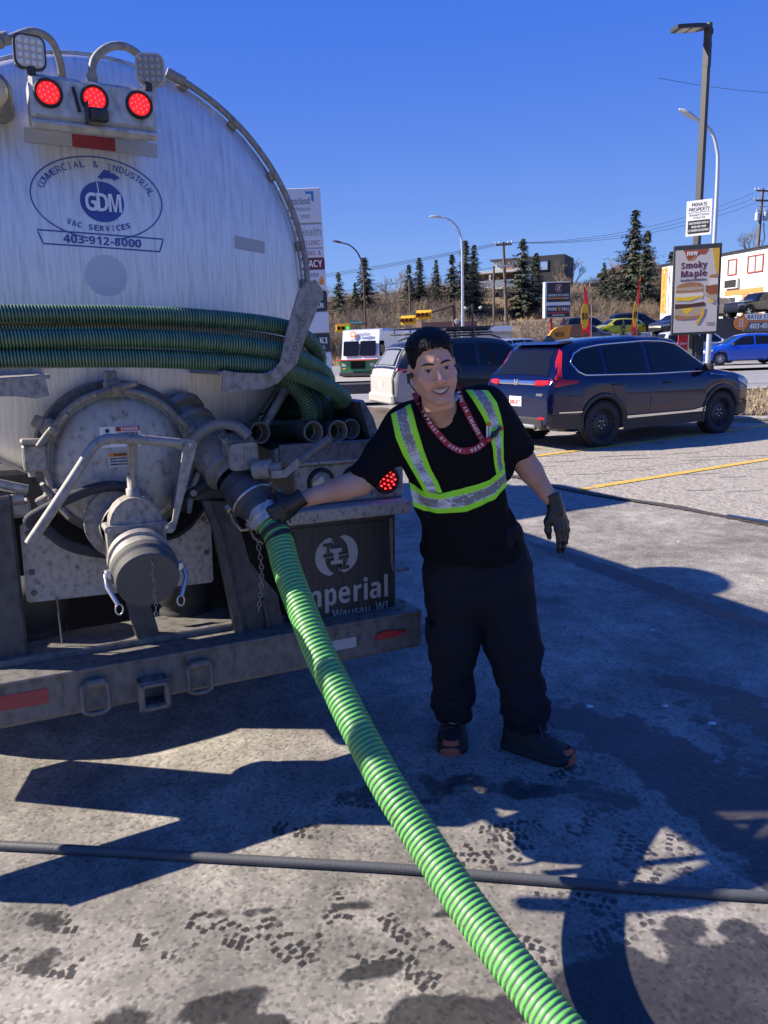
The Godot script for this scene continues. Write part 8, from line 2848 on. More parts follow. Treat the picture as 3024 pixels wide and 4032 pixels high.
func make_street() -> void:
	M.wire = mat(L(0.03, 0.03, 0.032), 0.7)
	var brown := mat(L(0.095, 0.04, 0.03), 0.5)
	var galv := mat(L(0.50, 0.53, 0.55), 0.4, 0.3)
	var wood := grimy(mat(L(0.17, 0.13, 0.10), 0.9), M.streak, Vector3(2, 0.3, 2))
	# lamps
	var lt := arm_lamp("street_lamp", "brown street lamp with a curved arm, carrying a traffic signal arm", Vector3(-0.82, 0, -55), P3([0, 0, 0, -0.02, 3, 0, -0.03, 6.3, 0, -0.12, 7.2, 0, -0.42, 7.9, 0, -0.9, 8.35, 0, -1.35, 8.5, 0]), 0.10, 0.045, brown)
	arm_lamp("street_lamp", "pale grey street lamp with a long curved arm above the worker", Vector3(4.82, 0, -45), P3([0, 0, 0, 0.02, 3, 0, 0.03, 6.6, 0, -0.07, 7.5, 0, -0.35, 8.05, 0, -0.80, 8.38, 0, -1.05, 8.43, 0]), 0.10, 0.05, galv)
	arm_lamp("street_lamp", "pale grey street lamp half hidden behind the dark lot lamp post", Vector3(10.94, 0, -26), P3([0, 0, 0, 0, 3, 0, -0.02, 6.6, 0, -0.10, 7.4, 0, -0.28, 7.85, 0, -0.58, 8.14, 0, -0.70, 8.19, 0]), 0.09, 0.045, galv)
	# signal arms
	var s := S()
	rod(s, Vector3(0, 3.12, 0.1), Vector3(-2.4, 3.16, 0.1), 0.07, 8, 0.05)
	lt.set_meta("label", "brown street lamp with a curved arm above the delivery van")
	var t := thing("traffic_signal", "brown signal arm with one horizontal yellow signal showing green, left of the van lamp", "traffic signal", Vector3(-0.82, 0, -54.8))
	put("mast_arm", s, brown, t)
	signal_head(t, Vector3(-1.55, 2.88, 0.30), true, 2, 0.0)
	s = S()
	box(s, Vector3(-0.62, 3.22, 0.22), Vector3(0.95, 0.24, 0.03), Basis.IDENTITY, 0.004)
	var sg := put("street_name_sign", s, mat(L(0.01, 0.20, 0.11), 0.5), t)
	words(sg, "58 AVE SW", at3(-0.62, 3.22, 0.238), 0.8, 0.13, M.white, BOLD)
	t = thing("traffic_signal", "brown mast and arm carrying two yellow signals with red arrows", "traffic signal", Vector3(4.86, 0, -50))
	s = S()
	rod(s, Vector3(0, 0, 0), Vector3(-0.03, 4.1, 0), 0.13, 10, 0.11)
	put("mast", s, brown, t)
	s = S()
	rod(s, Vector3(0, 3.95, 0.05), Vector3(-2.9, 3.15, 0.1), 0.08, 8, 0.05)
	put("mast_arm", s, brown, t)
	signal_head(t, Vector3(-1.92, 3.42, 0.22), true, -1, -0.5)
	signal_head(t, Vector3(-2.92, 3.12, 0.22), true, -1, -0.5)
	s = S()
	box(s, Vector3(0.10, 2.95, 0.2), Vector3(0.22, 0.26, 0.3), Basis(Vector3.BACK, 0.5), 0.02)
	put("controller_box", s, M.offwhite, t)
	# camera pole
	t = thing("camera_pole", "thin dark pole with small cameras on a cross bar beside the pale street lamp", "pole", Vector3(6.0, 0, -50))
	s = S()
	rod(s, Vector3.ZERO, Vector3(0, 4.0, 0), 0.08, 8, 0.06)
	rod(s, Vector3(-0.45, 3.6, 0), Vector3(0.55, 3.6, 0), 0.04, 6)
	put("pole", s, M.black_plastic, t)
	for x: float in [-0.45, 0.5]:
		s = S()
		box(s, Vector3(x, 3.75, 0.05), Vector3(0.18, 0.14, 0.34), Basis(Vector3.BACK, x), 0.03)
		put("camera", s, M.offwhite, t)
	# utility poles
	for q in [[12.39, -75.0, 10.6, 0.045, true, "brown wooden utility pole with two cross arms and a yellow guard at its foot"], [40.2, -85.0, 16.2, -0.02, false, "grey utility pole with transformer cans and two cross arms above the white building"]]:
		t = thing("utility_pole", q[5], "utility pole", Vector3(q[0], 0.0, q[1]), Basis(Vector3.BACK, q[3]), "utility poles")
		s = S()
		rod(s, Vector3.ZERO, Vector3(0, q[2], 0), 0.19, 10, 0.13)
		put("pole", s, wood, t)
		for k in 2:
			s = S()
			var w: float = 1.7 if q[4] else 2.0
			box(s, Vector3(0, q[2] - 0.25 - k * (1.9 if q[4] else 0.95), 0.15), Vector3(w, 0.16, 0.12), Basis(Vector3.UP, 0.35) * Basis(Vector3.BACK, 0.02), 0.01)
			var ca := put("cross_arm", s, wood if k == 0 or not q[4] else galv, t)
			for x: float in [-0.8, -0.45, 0.45, 0.8]:
				s = S()
				lathe(s, [Vector2(0.03, 0.0), Vector2(0.07, 0.08), Vector2(0.04, 0.12), Vector2(0.06, 0.18), Vector2(0, 0.24)], at3(x * w / 1.8, q[2] - 0.16 - k * (1.9 if q[4] else 0.95), 0.15), 8, false)
				put("insulator", s, M.offwhite, ca)
		if q[4]:
			s = S()
			rod(s, Vector3(0.30, 0, 0.2), Vector3(0.28, 2.9, 0.2), 0.16, 8)
			put("guard", s, M.yellow, t)
		else:
			for x: float in [-0.42, 0.42]:
				s = S()
				lathe(s, [Vector2(0.0, 0.0), Vector2(0.26, 0.02), Vector2(0.26, 0.75), Vector2(0.20, 0.82), Vector2(0.0, 0.84)], at3(x, q[2] - 3.2, 0.2), 14)
				rod(s, Vector3(x - 0.1, q[2] - 2.4, 0.2), Vector3(x - 0.1, q[2] - 2.0, 0.2), 0.05, 6)
				rod(s, Vector3(x + 0.1, q[2] - 2.4, 0.2), Vector3(x + 0.1, q[2] - 2.05, 0.2), 0.05, 6)
				put("transformer", s, galv, t)
			s = S()
			tube(s, smooth_path(P3([0.3, q[2] - 3.4, 0.2, 0.35, q[2] - 4.2, 0.25, 0.5, q[2] - 5.0, 0.2, 0.1, q[2] - 6.2, 0.2]), 0.2), 0.05, 6)
			put("cable", s, M.wire, t)
	for q in [[12.5, -85.0, 9.4, "slim bare wooden pole behind the brown utility pole"], [3.74, -90.0, 8.7, "slim wooden pole among the bushes left of the signals"]]:
		t = thing("wooden_pole", q[3], "utility pole", Vector3(q[0], 0, q[1]), Basis.IDENTITY, "slim wooden poles")
		s = S()
		rod(s, Vector3.ZERO, Vector3(0, q[2], 0), 0.15, 8, 0.11)
		put("pole", s, wood, t)
	# wires
	var a := Vector3(12.0, 10.4, -75)
	var nth := ["nearest", "middle", "farthest"]
	for k in 3:
		wire("%s of three high wires running left from the brown utility pole" % nth[k], a + Vector3(-0.7 + k * 0.6, 0.1, 0.2), Vector3(-32, 7.2 - k * 0.35, -80 + k), 0.9)
		wire("%s of three high wires between the brown and the grey utility pole" % nth[2 - k], a + Vector3(-0.7 + k * 0.6, 0.1, 0.2), Vector3(39.6 + k * 0.4, 15.8 - k * 0.4, -85), 1.3)
	for k in 3:
		wire("%s of three low wires crossing the bare brush on the hillside" % ["highest", "middle", "lowest"][k], Vector3(12.1, 8.5 - k * 0.9, -75), Vector3(-30, 4.6 - k * 0.75, -72), 0.5, 0.020)
	wire("overhead wire crossing low before the hillside houses", Vector3(12.2, 7.4, -75), Vector3(46, 9.6, -100), 1.2, 0.018)
	wire("second overhead wire crossing low before the hillside houses", Vector3(12.2, 6.6, -75), Vector3(46, 8.8, -100), 1.4, 0.018)
	wire("wire rising right from behind the dark lot lamp post", Vector3(16.5, 16.0, -48), Vector3(34, 15.5, -50), 0.6, 0.012)
	for k in 3:
		wire("%s of three wires leaving the grey utility pole to the right" % ["highest", "middle", "lowest"][k], Vector3(40.0, 15.0 - k * 0.5, -85), Vector3(64, 14.2 - k * 0.6, -80), 0.5, 0.018)
	make_buildings(brown)

func window_at(parent: Node, xf: Transform3D, w: float, h: float, frame: Material, panes: int, pane: Material) -> void:
	var s := S()
	var fw := 0.07
	box(s, xf * Vector3(0, h / 2 + fw / 2, 0), Vector3(w + 2 * fw, fw, 0.12), xf.basis)
	box(s, xf * Vector3(0, -h / 2 - fw / 2, 0), Vector3(w + 2 * fw, fw, 0.16), xf.basis)
	for x: float in [-w / 2 - fw / 2, w / 2 + fw / 2]:
		box(s, xf * Vector3(x, 0, 0), Vector3(fw, h, 0.12), xf.basis)
	for k in range(1, panes):
		box(s, xf * Vector3(-w / 2 + w * k / panes, 0, -0.002), Vector3(0.05, h, 0.10), xf.basis)
	var o := put("window", s, frame, parent)
	for k in panes:
		s = S()
		box(s, xf * Vector3(-w / 2 + w * (k + 0.5) / panes, 0, -0.02), Vector3(w / panes - 0.06, h - 0.004, 0.03), xf.basis)
		put("pane", s, pane, o)

func make_buildings(brown: Material) -> void:
	var dkpane := mat(L(0.05, 0.06, 0.075), 0.05)
	var blind := mat(L(0.40, 0.42, 0.44), 0.25)
	var wht := grimy(mat(L(0.78, 0.77, 0.75), 0.8), M.streak, Vector3(0.5, 0.2, 0.5))
	# white dealership with orange trim
	var yaw := -1.343
	var t := thing("dealership_building", "white two storey dealership with orange trim above the retaining wall", "building", Vector3(28.4, 2.6, -79.5), Basis(Vector3.UP, yaw))
	var s := S()
	box(s, Vector3(14.0, 2.9, -5.0), Vector3(28.0, 5.8, 10.0))
	put("wall", s, wht, t)
	s = S()
	box(s, Vector3(14.0, 5.84, -4.9), Vector3(28.4, 0.09, 10.3))
	put("roof", s, M.black_plastic, t)
	var redf := mat(L(0.42, 0.06, 0.03), 0.5)
	for q in [[2.48, 4.45, 0.85, 1.2, 1], [10.62, 4.6, 1.0, 1.2, 1], [13.5, 4.6, 1.75, 1.25, 2], [2.5, 1.4, 0.85, 1.4, 3], [18.5, 4.6, 1.75, 1.25, 2]]:
		window_at(t, at3(q[0], q[1], 0.03), q[2], q[3], redf, q[4], blind if q[4] != 3 else dkpane)
	var or_m := mat(L(0.72, 0.24, 0.07), 0.6)
	slab(t, "fascia", at3(12.2, 2.45, 0.05), 4.8, 0.45, 0.10, or_m)
	slab(t, "door_surround", at3(10.7, 1.2, 0.04), 1.7, 2.0, 0.06, M.white)
	slab(t, "shop_window", at3(10.7, 1.15, 0.07), 1.1, 1.8, 0.05, dkpane)
	slab(t, "door_surround", at3(13.35, 1.2, 0.04), 2.5, 2.0, 0.06, or_m)
	slab(t, "shop_window", at3(13.35, 1.15, 0.07), 2.0, 1.75, 0.05, dkpane)
	slab(t, "sign_box", at3(10.8, 3.2, 0.25), 1.7, 0.85, 0.25, M.offwhite, 0.03)
	slab(t, "sign_face", at3(10.75, 3.2, 0.27), 1.5, 0.62, 0.04, M.black)
	s = S()
	for k in 18:
		rod(s, Vector3(9.6 + k * 0.17, 0.1, 1.0), Vector3(9.6 + k * 0.17, 1.15, 1.0), 0.02, 4)
	box(s, Vector3(11.05, 1.15, 1.0), Vector3(3.1, 0.06, 0.06))
	stuff(put("railing", s, grey_m(), t))
	var wb := Basis(Vector3.UP, yaw)
	t = thing("wall_banner", "tall orange banner with vertical lettering on the dealership's corner", "banner", Vector3(28.4, 3.3, -79.5) + wb * Vector3(0.55, 0, 0.08), wb)
	slab(t, "board", at3(0.0, 2.65, 0), 0.85, 4.3, 0.04, mat(L(0.74, 0.30, 0.06), 0.6))
	slab(t, "strip", at3(0.66, 2.7, 0), 0.32, 4.1, 0.03, M.white)
	dealer_mark(t, at3(0, 4.4, 0.01), 0.26)
	var text := "HOUSE OF CARS"
	for i in text.length():
		if text[i] != " ":
			words(t, text[i], at3(0, 3.95 - i * 0.262, 0.004), 0.34, 0.19, mat(L(0.16, 0.07, 0.03), 0.6), SERIF)
	text = "FURNITURE GALLERY"
	for i in text.length():
		if text[i] != " ":
			words(t, text[i], at3(0.66, 4.5 - i * 0.225, 0.004), 0.18, 0.15, M.black, BOLD)
	# raised yard and its wall
	var conc := asphalt(L(0.10, 0.10, 0.105), 111)
	s = S()
	prism(s, P2([16.5, 0.0, 16.5, 1.70, 22.6, 1.70, 22.6, 2.74, 75, 2.74, 75, 0.0]), at3(0, 0, -58.5), 26.0)
	tag(put("retaining_wall", s, conc), "dark grey concrete retaining wall holding up the raised car yard", "wall")
	for q in [[18.9, 1.45, -57.9, 1.0, "price board with white top low on the retaining wall, left of the poster"], [28.6, 2.35, -57.9, 1.35, "price board with white top high on the retaining wall at the right"]]:
		t = thing("price_board", q[4], "sign", Vector3(q[0], q[1], q[2]), Basis.IDENTITY, "price boards on the retaining wall")
		var k: float = q[3]
		slab(t, "board", at3(0, 0, 0), 2.6 * k, 0.95 * k, 0.05, mat(L(0.12, 0.12, 0.125), 0.5))
		slab(t, "board_top", at3(0, 0.30 * k, 0.01), 2.5 * k, 0.32 * k, 0.04, M.white)
		words(t, "RATES STARTING", at3(0, 0.30 * k, 0.012), 2.2 * k, 0.22 * k, M.black, BOLD)
		shape(t, "rule", P2([-1.25 * k, 0.10 * k, 1.25 * k, 0.10 * k, 1.25 * k, 0.04 * k, -1.25 * k, 0.04 * k]), at3(0, 0, 0.008), 0.006, M.orange)
		words(t, "403-457-2244", at3(0.05, -0.18 * k, 0.002), 2.0 * k, 0.28 * k, M.white, BOLD)
		shape(t, "emblem", disc(20, 0.38 * k, 0.38 * k, Vector2(-1.45 * k, 0.0)), at3(0, 0, 0.02), 0.02, M.orange)
		words(t, "H", at3(-1.45 * k, 0, 0.024), 0.3 * k, 0.42 * k, M.offwhite, SERIF)
	# low white building with translucent panels behind the vans
	t = thing("panel_building", "low building with cream panelled walls and white roof edge behind the worker", "building", Vector3(0.7, 0, -58), Basis(Vector3.UP, 0.20))
	slab(t, "wall", at3(4.6, 1.15, 0), 10.0, 2.3, 7.0, mat(L(0.42, 0.36, 0.27), 0.7))
	slab(t, "roof_edge", at3(4.6, 2.55, 0.1), 10.2, 0.42, 7.2, M.white)
	for k in 7:
		for j in 2:
			slab(t, "wall_panel", at3(0.4 + k * 1.42, 0.95 + j * 0.80, 0.04), 1.34, 0.72, 0.05, mat(L(0.58, 0.52, 0.42), 0.5))
	slab(t, "roof_unit", at3(5.5, 3.0, -2.5), 4.5, 0.5, 2.0, brown)
	# concrete footing wall by the earth bank
	s = S()
	box(s, Vector3(-0.75, 0.50, -22.1), Vector3(2.6, 0.30, 0.35), Basis.IDENTITY, 0.03)
	tag(put("footing_wall", s, conc), "low grey concrete wall between the earth bank and the delivery van", "wall")
	# chain link fence along the foot of the hill
	t = thing("chain_fence", "chain link fence on steel posts along the foot of the grassy hill", "fence", Vector3(10.0, 2.2, -69))
	for k in 11:
		s = S()
		rod(s, Vector3(k * 1.3, -0.9, 0), Vector3(k * 1.3, 0.95 + k * 0.03, 0), 0.03, 6)
		put("fence_post", s, grey_m(), t)
	s = S()
	for k in 120:
		var x := k * 0.11
		for e: float in [-0.9, 0.9]:
			rod(s, Vector3(x - e * 0.45, -0.8, 0), Vector3(x + e * 0.45, 0.9, 0), 0.006, 3)
	rod(s, Vector3(0, 0.93, 0), Vector3(13, 1.25, 0), 0.025, 5)
	stuff(put("fence_mesh", s, grey_m(), t))
	# utility cabinet
	t = thing("utility_cabinet", "pale grey utility cabinet on the ground by the yellow pole guard", "cabinet", Vector3(10.6, 0.05, -60))
	slab(t, "cabinet", at3(0, 0.75, 0), 1.0, 1.5, 0.6, M.offwhite, 0.03)
	slab(t, "cabinet_door", at3(0, 0.75, 0.02), 0.8, 1.3, 0.03, M.offwhite, 0.01)
	# modern house with balcony on the hill
	t = thing("hillside_house", "modern dark and grey house with a long glass balcony on the hilltop", "house", Vector3(13.6, 7.0, -116), Basis(Vector3.UP, -0.42))
	var stucco := mat(L(0.42, 0.42, 0.40), 0.8)
	var dark_side := mat(L(0.03, 0.032, 0.035), 0.7)
	slab(t, "lower_wall", at3(4.6, 1.1, 0), 9.0, 3.4, 8.0, stucco)
	slab(t, "balcony_floor", at3(3.6, 1.95, 1.6), 7.4, 0.35, 3.0, mat(L(0.5, 0.5, 0.48), 0.7))
	slab(t, "balcony_roof", at3(3.6, 4.15, 1.6), 7.4, 0.30, 4.0, mat(L(0.5, 0.5, 0.48), 0.7))
	slab(t, "balcony_back", at3(3.6, 3.05, -0.8), 7.0, 2.0, 0.2, mat(L(0.20, 0.10, 0.05), 0.8))
	for x: float in [0.1, 3.4, 7.1]:
		slab(t, "balcony_post", at3(x, 3.05, 1.5), 0.25, 2.0, 0.25, mat(L(0.5, 0.5, 0.48), 0.7))
	slab(t, "balcony_glass", at3(3.6, 2.55, 1.55), 7.2, 0.9, 0.04, mat(L(0.22, 0.28, 0.34), 0.08))
	slab(t, "upper_wall", at3(6.4, 5.0, -1.5), 6.5, 1.6, 6.0, stucco)
	slab(t, "roof", at3(6.9, 5.95, -1.0), 8.4, 0.25, 7.5, mat(L(0.06, 0.045, 0.04), 0.7))
	slab(t, "side_wing", at3(11.2, 3.0, -0.2), 4.6, 6.0, 7.0, dark_side)
	slab(t, "upper_window", at3(5.2, 5.05, -1.42), 1.6, 1.0, 0.06, mat(L(0.35, 0.18, 0.10), 0.3))
	for x: float in [2.2, 3.8, 5.6]:
		window_at(t, at3(x, 1.0, 0.05), 1.1, 0.8, M.white, 1, dkpane)
	window_at(t, at3(10.6, 4.7, -0.15), 1.2, 1.2, dark_side, 1, mat(L(0.3, 0.42, 0.6), 0.05))
	# bungalow with brown hipped roof
	t = thing("bungalow", "cream bungalow with a brown hipped roof and chimney on the hill", "house", Vector3(38.6, 8.9, -120), Basis(Vector3.UP, -0.25))
	slab(t, "wall", at3(0, 0.75, 3.5), 9.5, 2.2, 7.0, mat(L(0.42, 0.36, 0.28), 0.8))
	s = S()
	var e := [Vector3(-5.3, 1.85, 4.1), Vector3(5.3, 1.85, 4.1), Vector3(5.3, 1.85, -4.1), Vector3(-5.3, 1.85, -4.1), Vector3(-2.0, 3.3, 0), Vector3(2.6, 3.3, 0)]
	quad(s, e[0], e[4], e[5], e[1])
	tri(s, e[1], e[5], e[2])
	quad(s, e[2], e[5], e[4], e[3])
	tri(s, e[3], e[4], e[0])
	quad(s, e[0], e[1], e[2], e[3])
	var rf := put("roof", s, grimy(mat(L(0.10, 0.06, 0.05), 0.9), M.dirt, Vector3(0.6, 0.6, 0.6)), t)
	slab(rf, "chimney", at3(2.7, 3.3, 0.4), 0.6, 1.6, 0.6, mat(L(0.45, 0.36, 0.26), 0.8))
	window_at(t, at3(-1.2, 0.85, 3.55), 1.6, 1.3, M.white, 3, dkpane)
	window_at(t, at3(-3.6, 0.85, 3.55), 0.9, 1.0, M.white, 1, dkpane)
	t = thing("garden_wall", "pale stone terrace wall low on the hillside grass below the dark house", "wall", Vector3(20.5, 5.0, -98))
	for k in 12:
		s = S()
		box(s, Vector3((k % 6) * 0.95 + (0.4 if k > 5 else 0.0), 0.3 + 0.55 * (k / 6), 0), Vector3(0.88, 0.5, 0.6), Basis(Vector3.UP, 0.05 * sin(k * 3.0)), 0.08)
		put("stone", s, mat(L(0.36, 0.33, 0.31), 0.9), t)
	for q in [[30.0, 8.4, -104.0, "timber sleeper terrace on the slope left of the white building, upper tier"], [30.8, 6.8, -101.0, "timber sleeper terrace on the slope left of the white building, lower tier"]]:
		t = thing("timber_terrace", q[3], "terrace", Vector3(q[0], q[1], q[2]), Basis(Vector3.BACK, 0.1), "timber terraces")
		for k in 2:
			s = S()
			box(s, Vector3(1.0, k * 0.3, 0.1 * k), Vector3(6.5, 0.26, 0.3), Basis.IDENTITY, 0.03)
			put("timber", s, mat(L(0.30, 0.22, 0.13), 0.9), t)

func grey_m() -> Material:
	if not M.has("galv2"):
		M.galv2 = mat(L(0.40, 0.41, 0.42), 0.5, 0.3)
	return M.galv2

# ------------------------------------------------------------------ trees and brush
func spruce_mesh(sd: int) -> Array: # [crown mesh, trunk mesh], height 1
	var r := RandomNumberGenerator.new()
	r.seed = sd
	var s := S()
	var tiers := 34
	for k in tiers:
		var u := (k + 0.5) / tiers
		var y := 0.07 + 0.93 * u
		var reach := 0.40 * (1.0 - u) * r.randf_range(0.62, 1.18) * minf(1.0, 0.55 + u * 3.0) + 0.008
		var nb := 9 if u < 0.7 else 6
		for j in nb:
			if r.randf() < 0.24:
				continue
			var a := TAU * (j + r.randf_range(-0.35, 0.35)) / nb + k * 2.4
			var ln := reach * r.randf_range(0.5, 1.25)
			var d := Vector3(cos(a), 0, sin(a))
			var sd2 := Vector3(-sin(a), 0, cos(a))
			var shade := r.randf_range(0.55, 1.25)
			var n := 7
			for q in n:
				var f := (q + 0.6) / n
				var p := d * ln * f + Vector3(0, y - ln * (0.55 * f - 0.35 * f * f) , 0)
				var w := 0.024 + 0.034 * (1.0 - f) * reach / 0.29
				for e in 3:
					var j2 := Vector3(r.randf_range(-1, 1), r.randf_range(-1, 0.6), r.randf_range(-1, 1)) * 0.014
					var c := p + j2
					var tip := c + (d * r.randf_range(0.4, 1.2) + sd2 * r.randf_range(-1.3, 1.3)) * w + Vector3(0, -w * r.randf_range(0.1, 0.9), 0)
					var g := shade * r.randf_range(0.75, 1.3)
					s.set_color(Color(0.058 * g, 0.070 * g, 0.042 * g))
					tri(s, c + sd2 * w * 0.32, tip, c - sd2 * w * 0.32 + Vector3(0, 0.005, 0))
	s.generate_normals()
	var crown := s.commit()
	s = S()
	rod(s, Vector3(0, -0.05, 0), Vector3(0, 0.97, 0), 0.016, 7, 0.002)
	s.generate_normals()
	return [crown, s.commit()]

func twig(s: SurfaceTool, r: RandomNumberGenerator, a: Vector3, d: Vector3, ln: float, rad: float, depth: int, up: float) -> void:
	var b := a + d * ln
	var x := d.cross(Vector3(0.3, 0.5, 0.8)).normalized()
	var z := d.cross(x)
	var rows := []
	for q in [[a, rad], [b, rad * 0.66]]:
		var ring := PackedVector3Array()
		for k in 3:
			var an := TAU * k / 3
			ring.append(q[0] + (x * cos(an) + z * sin(an)) * q[1])
		rows.append(ring)
	skin(s, rows, true, 0)
	if depth == 0:
		return
	for k in (3 if depth > 1 else 4):
		var nd := (d + Vector3(r.randf_range(-1, 1), r.randf_range(-0.5, 0.9) * up, r.randf_range(-1, 1)) * 0.62).normalized()
		twig(s, r, a.lerp(b, r.randf_range(0.55, 1.0)), nd, ln * r.randf_range(0.55, 0.85), rad * 0.6, depth - 1, up)

func make_hill() -> void:
	var bark := mat(L(0.075, 0.06, 0.048), 0.95)
	var needle := vc(0.9)
	var kinds := [spruce_mesh(1), spruce_mesh(2), spruce_mesh(3)]
	var spruces := [
		[-5.9, 12.9, 5.0, "spruce at the far left, right beside the pylon sign"], [-1.7, 15.0, 5.0, "dark full spruce behind the brown street lamp"], [-3.3, 11.3, 5.4, "small spruce between the pylon sign and the brown lamp"], [5.2, 13.7, 6.3, "narrow spruce left in the middle group"],
		[6.8, 14.7, 6.5, "taller spruce second from left in the middle group"], [9.4, 14.3, 6.8, "slender spruce alone right of the middle pair"], [11.9, 15.0, 7.0, "spruce just left of the pale street lamp"], [14.0, 17.0, 7.0, "tallest spruce behind the pale street lamp"], [15.3, 16.3, 7.0, "ragged spruce just right of the pale street lamp"],
		[22.9, 17.0, 8.0, "spruce standing in front of the modern hillside house"], [25.0, 14.8, 8.0, "thin spruce behind the modern house roof"], [40.3, 20.6, 8.6, "big broad spruce on the crest left of the bungalow chimney"], [42.3, 17.5, 8.6, "second spruce leaning against the big broad spruce"], [46.0, 14.3, 9.5, "small spruce tip behind the dealership roof"], [35.6, 13.0, 9.0, "small young spruce on the crest left of the bungalow"], [37.0, 12.2, 9.0, "tiny spruce on the crest beside the bungalow"]]
	for i in spruces.size():
		var q: Array = spruces[i]
		var f := 0.76 + (i % 3) * 0.012
		var z := -125.0 * f
		var x: float = q[0] * f
		var y0 := minf(lift(x, z) - 0.4, 1.7 + (q[2] - 1.7) * f)
		var h: float = 1.7 + (q[1] - 1.7) * f - y0
		var wide := h * (1.15 if i in [1, 9, 11] else (0.85 if i in [2, 5] else 1.0))
		var t := thing("spruce_tree", q[3], "spruce tree", Vector3(x, y0, z), Basis(Vector3.UP, i * 1.3) * Basis.from_scale(Vector3(wide, h, wide)), "spruces along the crest")
		put_mesh("crown", kinds[i % 3][0], needle, t)
		put_mesh("trunk", kinds[i % 3][1], bark, t)
	# small pine saplings in front of the yellow car
	for q in [[14.6, -47.0, 2.4, "scrawny pine sapling in front of the yellow car"], [15.4, -46.5, 1.9, "shorter pine sapling right of the scrawny one"], [9.3, -44.0, 1.6, "bare brushy sapling by the utility cabinet"]]:
		var t := thing("pine_sapling", q[3], "sapling", Vector3(q[0], 0.1, q[1]), Basis.from_scale(Vector3(q[2] * 1.3, q[2], q[2] * 1.3)), "saplings")
		put_mesh("crown", kinds[1][0], needle, t)
		put_mesh("trunk", kinds[1][1], bark, t)
	# bare deciduous trees
	var r := RandomNumberGenerator.new()
	r.seed = 77
	var bare := []
	for k in 3:
		var s := S()
		twig(s, r, Vector3.ZERO, Vector3(0.03, 1, 0), 0.34, 0.020, 5, 1.0)
		s.generate_normals()
		s.index()
		bare.append(s.commit())
	var grey_bark := mat(L(0.17, 0.145, 0.12), 0.95)
	var pale_bark := mat(L(0.30, 0.24, 0.17), 0.95)
	for q in [[3.0, -110.0, 6.5, pale_bark, "pale bare poplar between the two left groups of spruces"], [1.6, -108.0, 5.0, pale_bark, "pale bare tree left of the poplar"], [27.4, -112.0, 6.0, grey_bark, "wide bare tree right of the modern hillside house"], [25.3, -110.0, 5.2, grey_bark, "bare tree close against the modern house's dark side"], [52.5, -112.0, 7.0, grey_bark, "bare tree behind the dealership roof below the grey pole"], [31.5, -106.0, 5.0, pale_bark, "slim bare tree on the slope left of the bungalow"], [34.5, -104.0, 5.5, pale_bark, "pair of thin pale stems in front of the bungalow"], [36.5, -100.0, 5.0, pale_bark, "bare tree beside the dealership's left corner"], [-7.5, -100.0, 6.0, grey_bark, "bare tree at the far left edge by the pylon"], [11.0, -96.0, 5.0, grey_bark, "bare tree in front of the balcony house's left end"], [23.0, -98.0, 4.5, pale_bark, "low spreading bare tree over the terrace wall"], [7.5, -100.0, 5.0, pale_bark, "bare tree under the middle group of spruces"], [18.0, -100.0, 4.5, grey_bark, "bare tree below the balcony"]]:
		var t := thing("bare_tree", q[4], "tree", Vector3(q[0], lift(q[0], q[1]) - 0.2, q[1]), Basis(Vector3.UP, q[0]) * Basis.from_scale(Vector3.ONE * q[2]), "bare trees on the hill")
		put_mesh("branches", bare[int(absf(q[0])) % 3], q[3], t)
	# brush covering the slope
	var cols := [Color(0.20, 0.165, 0.13), Color(0.26, 0.205, 0.15), Color(0.31, 0.235, 0.155)]
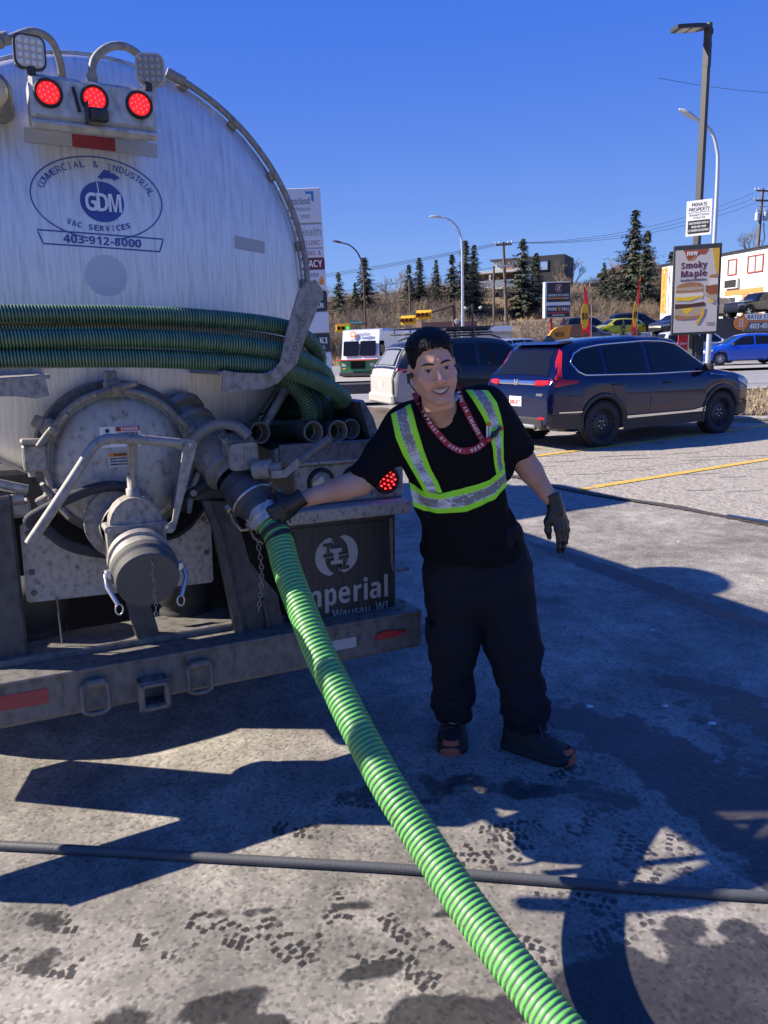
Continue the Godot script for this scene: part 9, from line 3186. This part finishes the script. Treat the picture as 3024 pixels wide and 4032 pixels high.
	for k in 3:
		var s := S()
		for j in 16:
			var d := Vector3(r.randf_range(-0.6, 0.6), 1, r.randf_range(-0.6, 0.6)).normalized()
			twig(s, r, Vector3(r.randf_range(-0.3, 0.3), -0.05, r.randf_range(-0.3, 0.3)), d, r.randf_range(0.35, 0.55), 0.010, 2, 1.0)
		s.generate_normals()
		s.index()
		var mm := MultiMesh.new()
		mm.transform_format = MultiMesh.TRANSFORM_3D
		mm.mesh = s.commit()
		var list := []
		for j in 900:
			var x := r.randf_range(-22, 58)
			var z := r.randf_range(-122, -74)
			if -z > 84 and x / -z > 0.105 and x / -z < 0.24 and r.randf() < 0.9:
				continue
			var grassy := x > 9.0 and x < 30 and z > -90
			if grassy and r.randf() < 0.88:
				continue
			if x > 24 and z > -82:
				continue
			var h := r.randf_range(1.4, 3.4) * (1.0 if x < 18 else 0.75)
			list.append(Transform3D(Basis(Vector3.UP, r.randf() * TAU) * Basis.from_scale(Vector3(h * 1.1, h, h * 1.1)), Vector3(x, lift(x, z) - 0.1, z)))
		mm.instance_count = list.size()
		for j in list.size():
			mm.set_instance_transform(j, list[j])
		var o := MultiMeshInstance3D.new()
		o.name = "brush"
		o.multimesh = mm
		o.material_override = mat(cols[k].linear_to_srgb(), 0.95)
		add_child(o, true)
		stuff(tag(o, ["dark grey brown leafless brush covering the hillside", "brown leafless brush covering the hillside", "pale tan leafless brush covering the hillside"][k], "brush"))
	# dry grass on the slope
	var s2 := S()
	for j in 40:
		var p := Vector3(r.randf_range(-0.5, 0.5), 0, r.randf_range(-0.5, 0.5))
		var a := r.randf() * TAU
		s2.set_color(Color(0.42, 0.31, 0.16).lerp(Color(0.28, 0.20, 0.11), r.randf()))
		tri(s2, p - Vector3(cos(a), 0, sin(a)) * 0.05, p + Vector3(r.randf_range(-0.3, 0.3), r.randf_range(0.4, 1.0), r.randf_range(-0.3, 0.3)), p + Vector3(cos(a), 0, sin(a)) * 0.05)
	s2.generate_normals()
	var gm := MultiMesh.new()
	gm.transform_format = MultiMesh.TRANSFORM_3D
	gm.mesh = s2.commit()
	gm.instance_count = 2600
	for j in 2600:
		var x := r.randf_range(-12, 40)
		var z := r.randf_range(-106, -67)
		var h := r.randf_range(0.35, 0.8)
		gm.set_instance_transform(j, Transform3D(Basis(Vector3.UP, r.randf() * TAU) * Basis.from_scale(Vector3(1.2, h, 1.2)), Vector3(x, lift(x, z) - 0.08, z)))
	var go := MultiMeshInstance3D.new()
	go.name = "hill_grass"
	go.multimesh = gm
	go.material_override = M.vc
	add_child(go, true)
	stuff(tag(go, "long dry yellow grass on the open part of the hillside", "grass"))
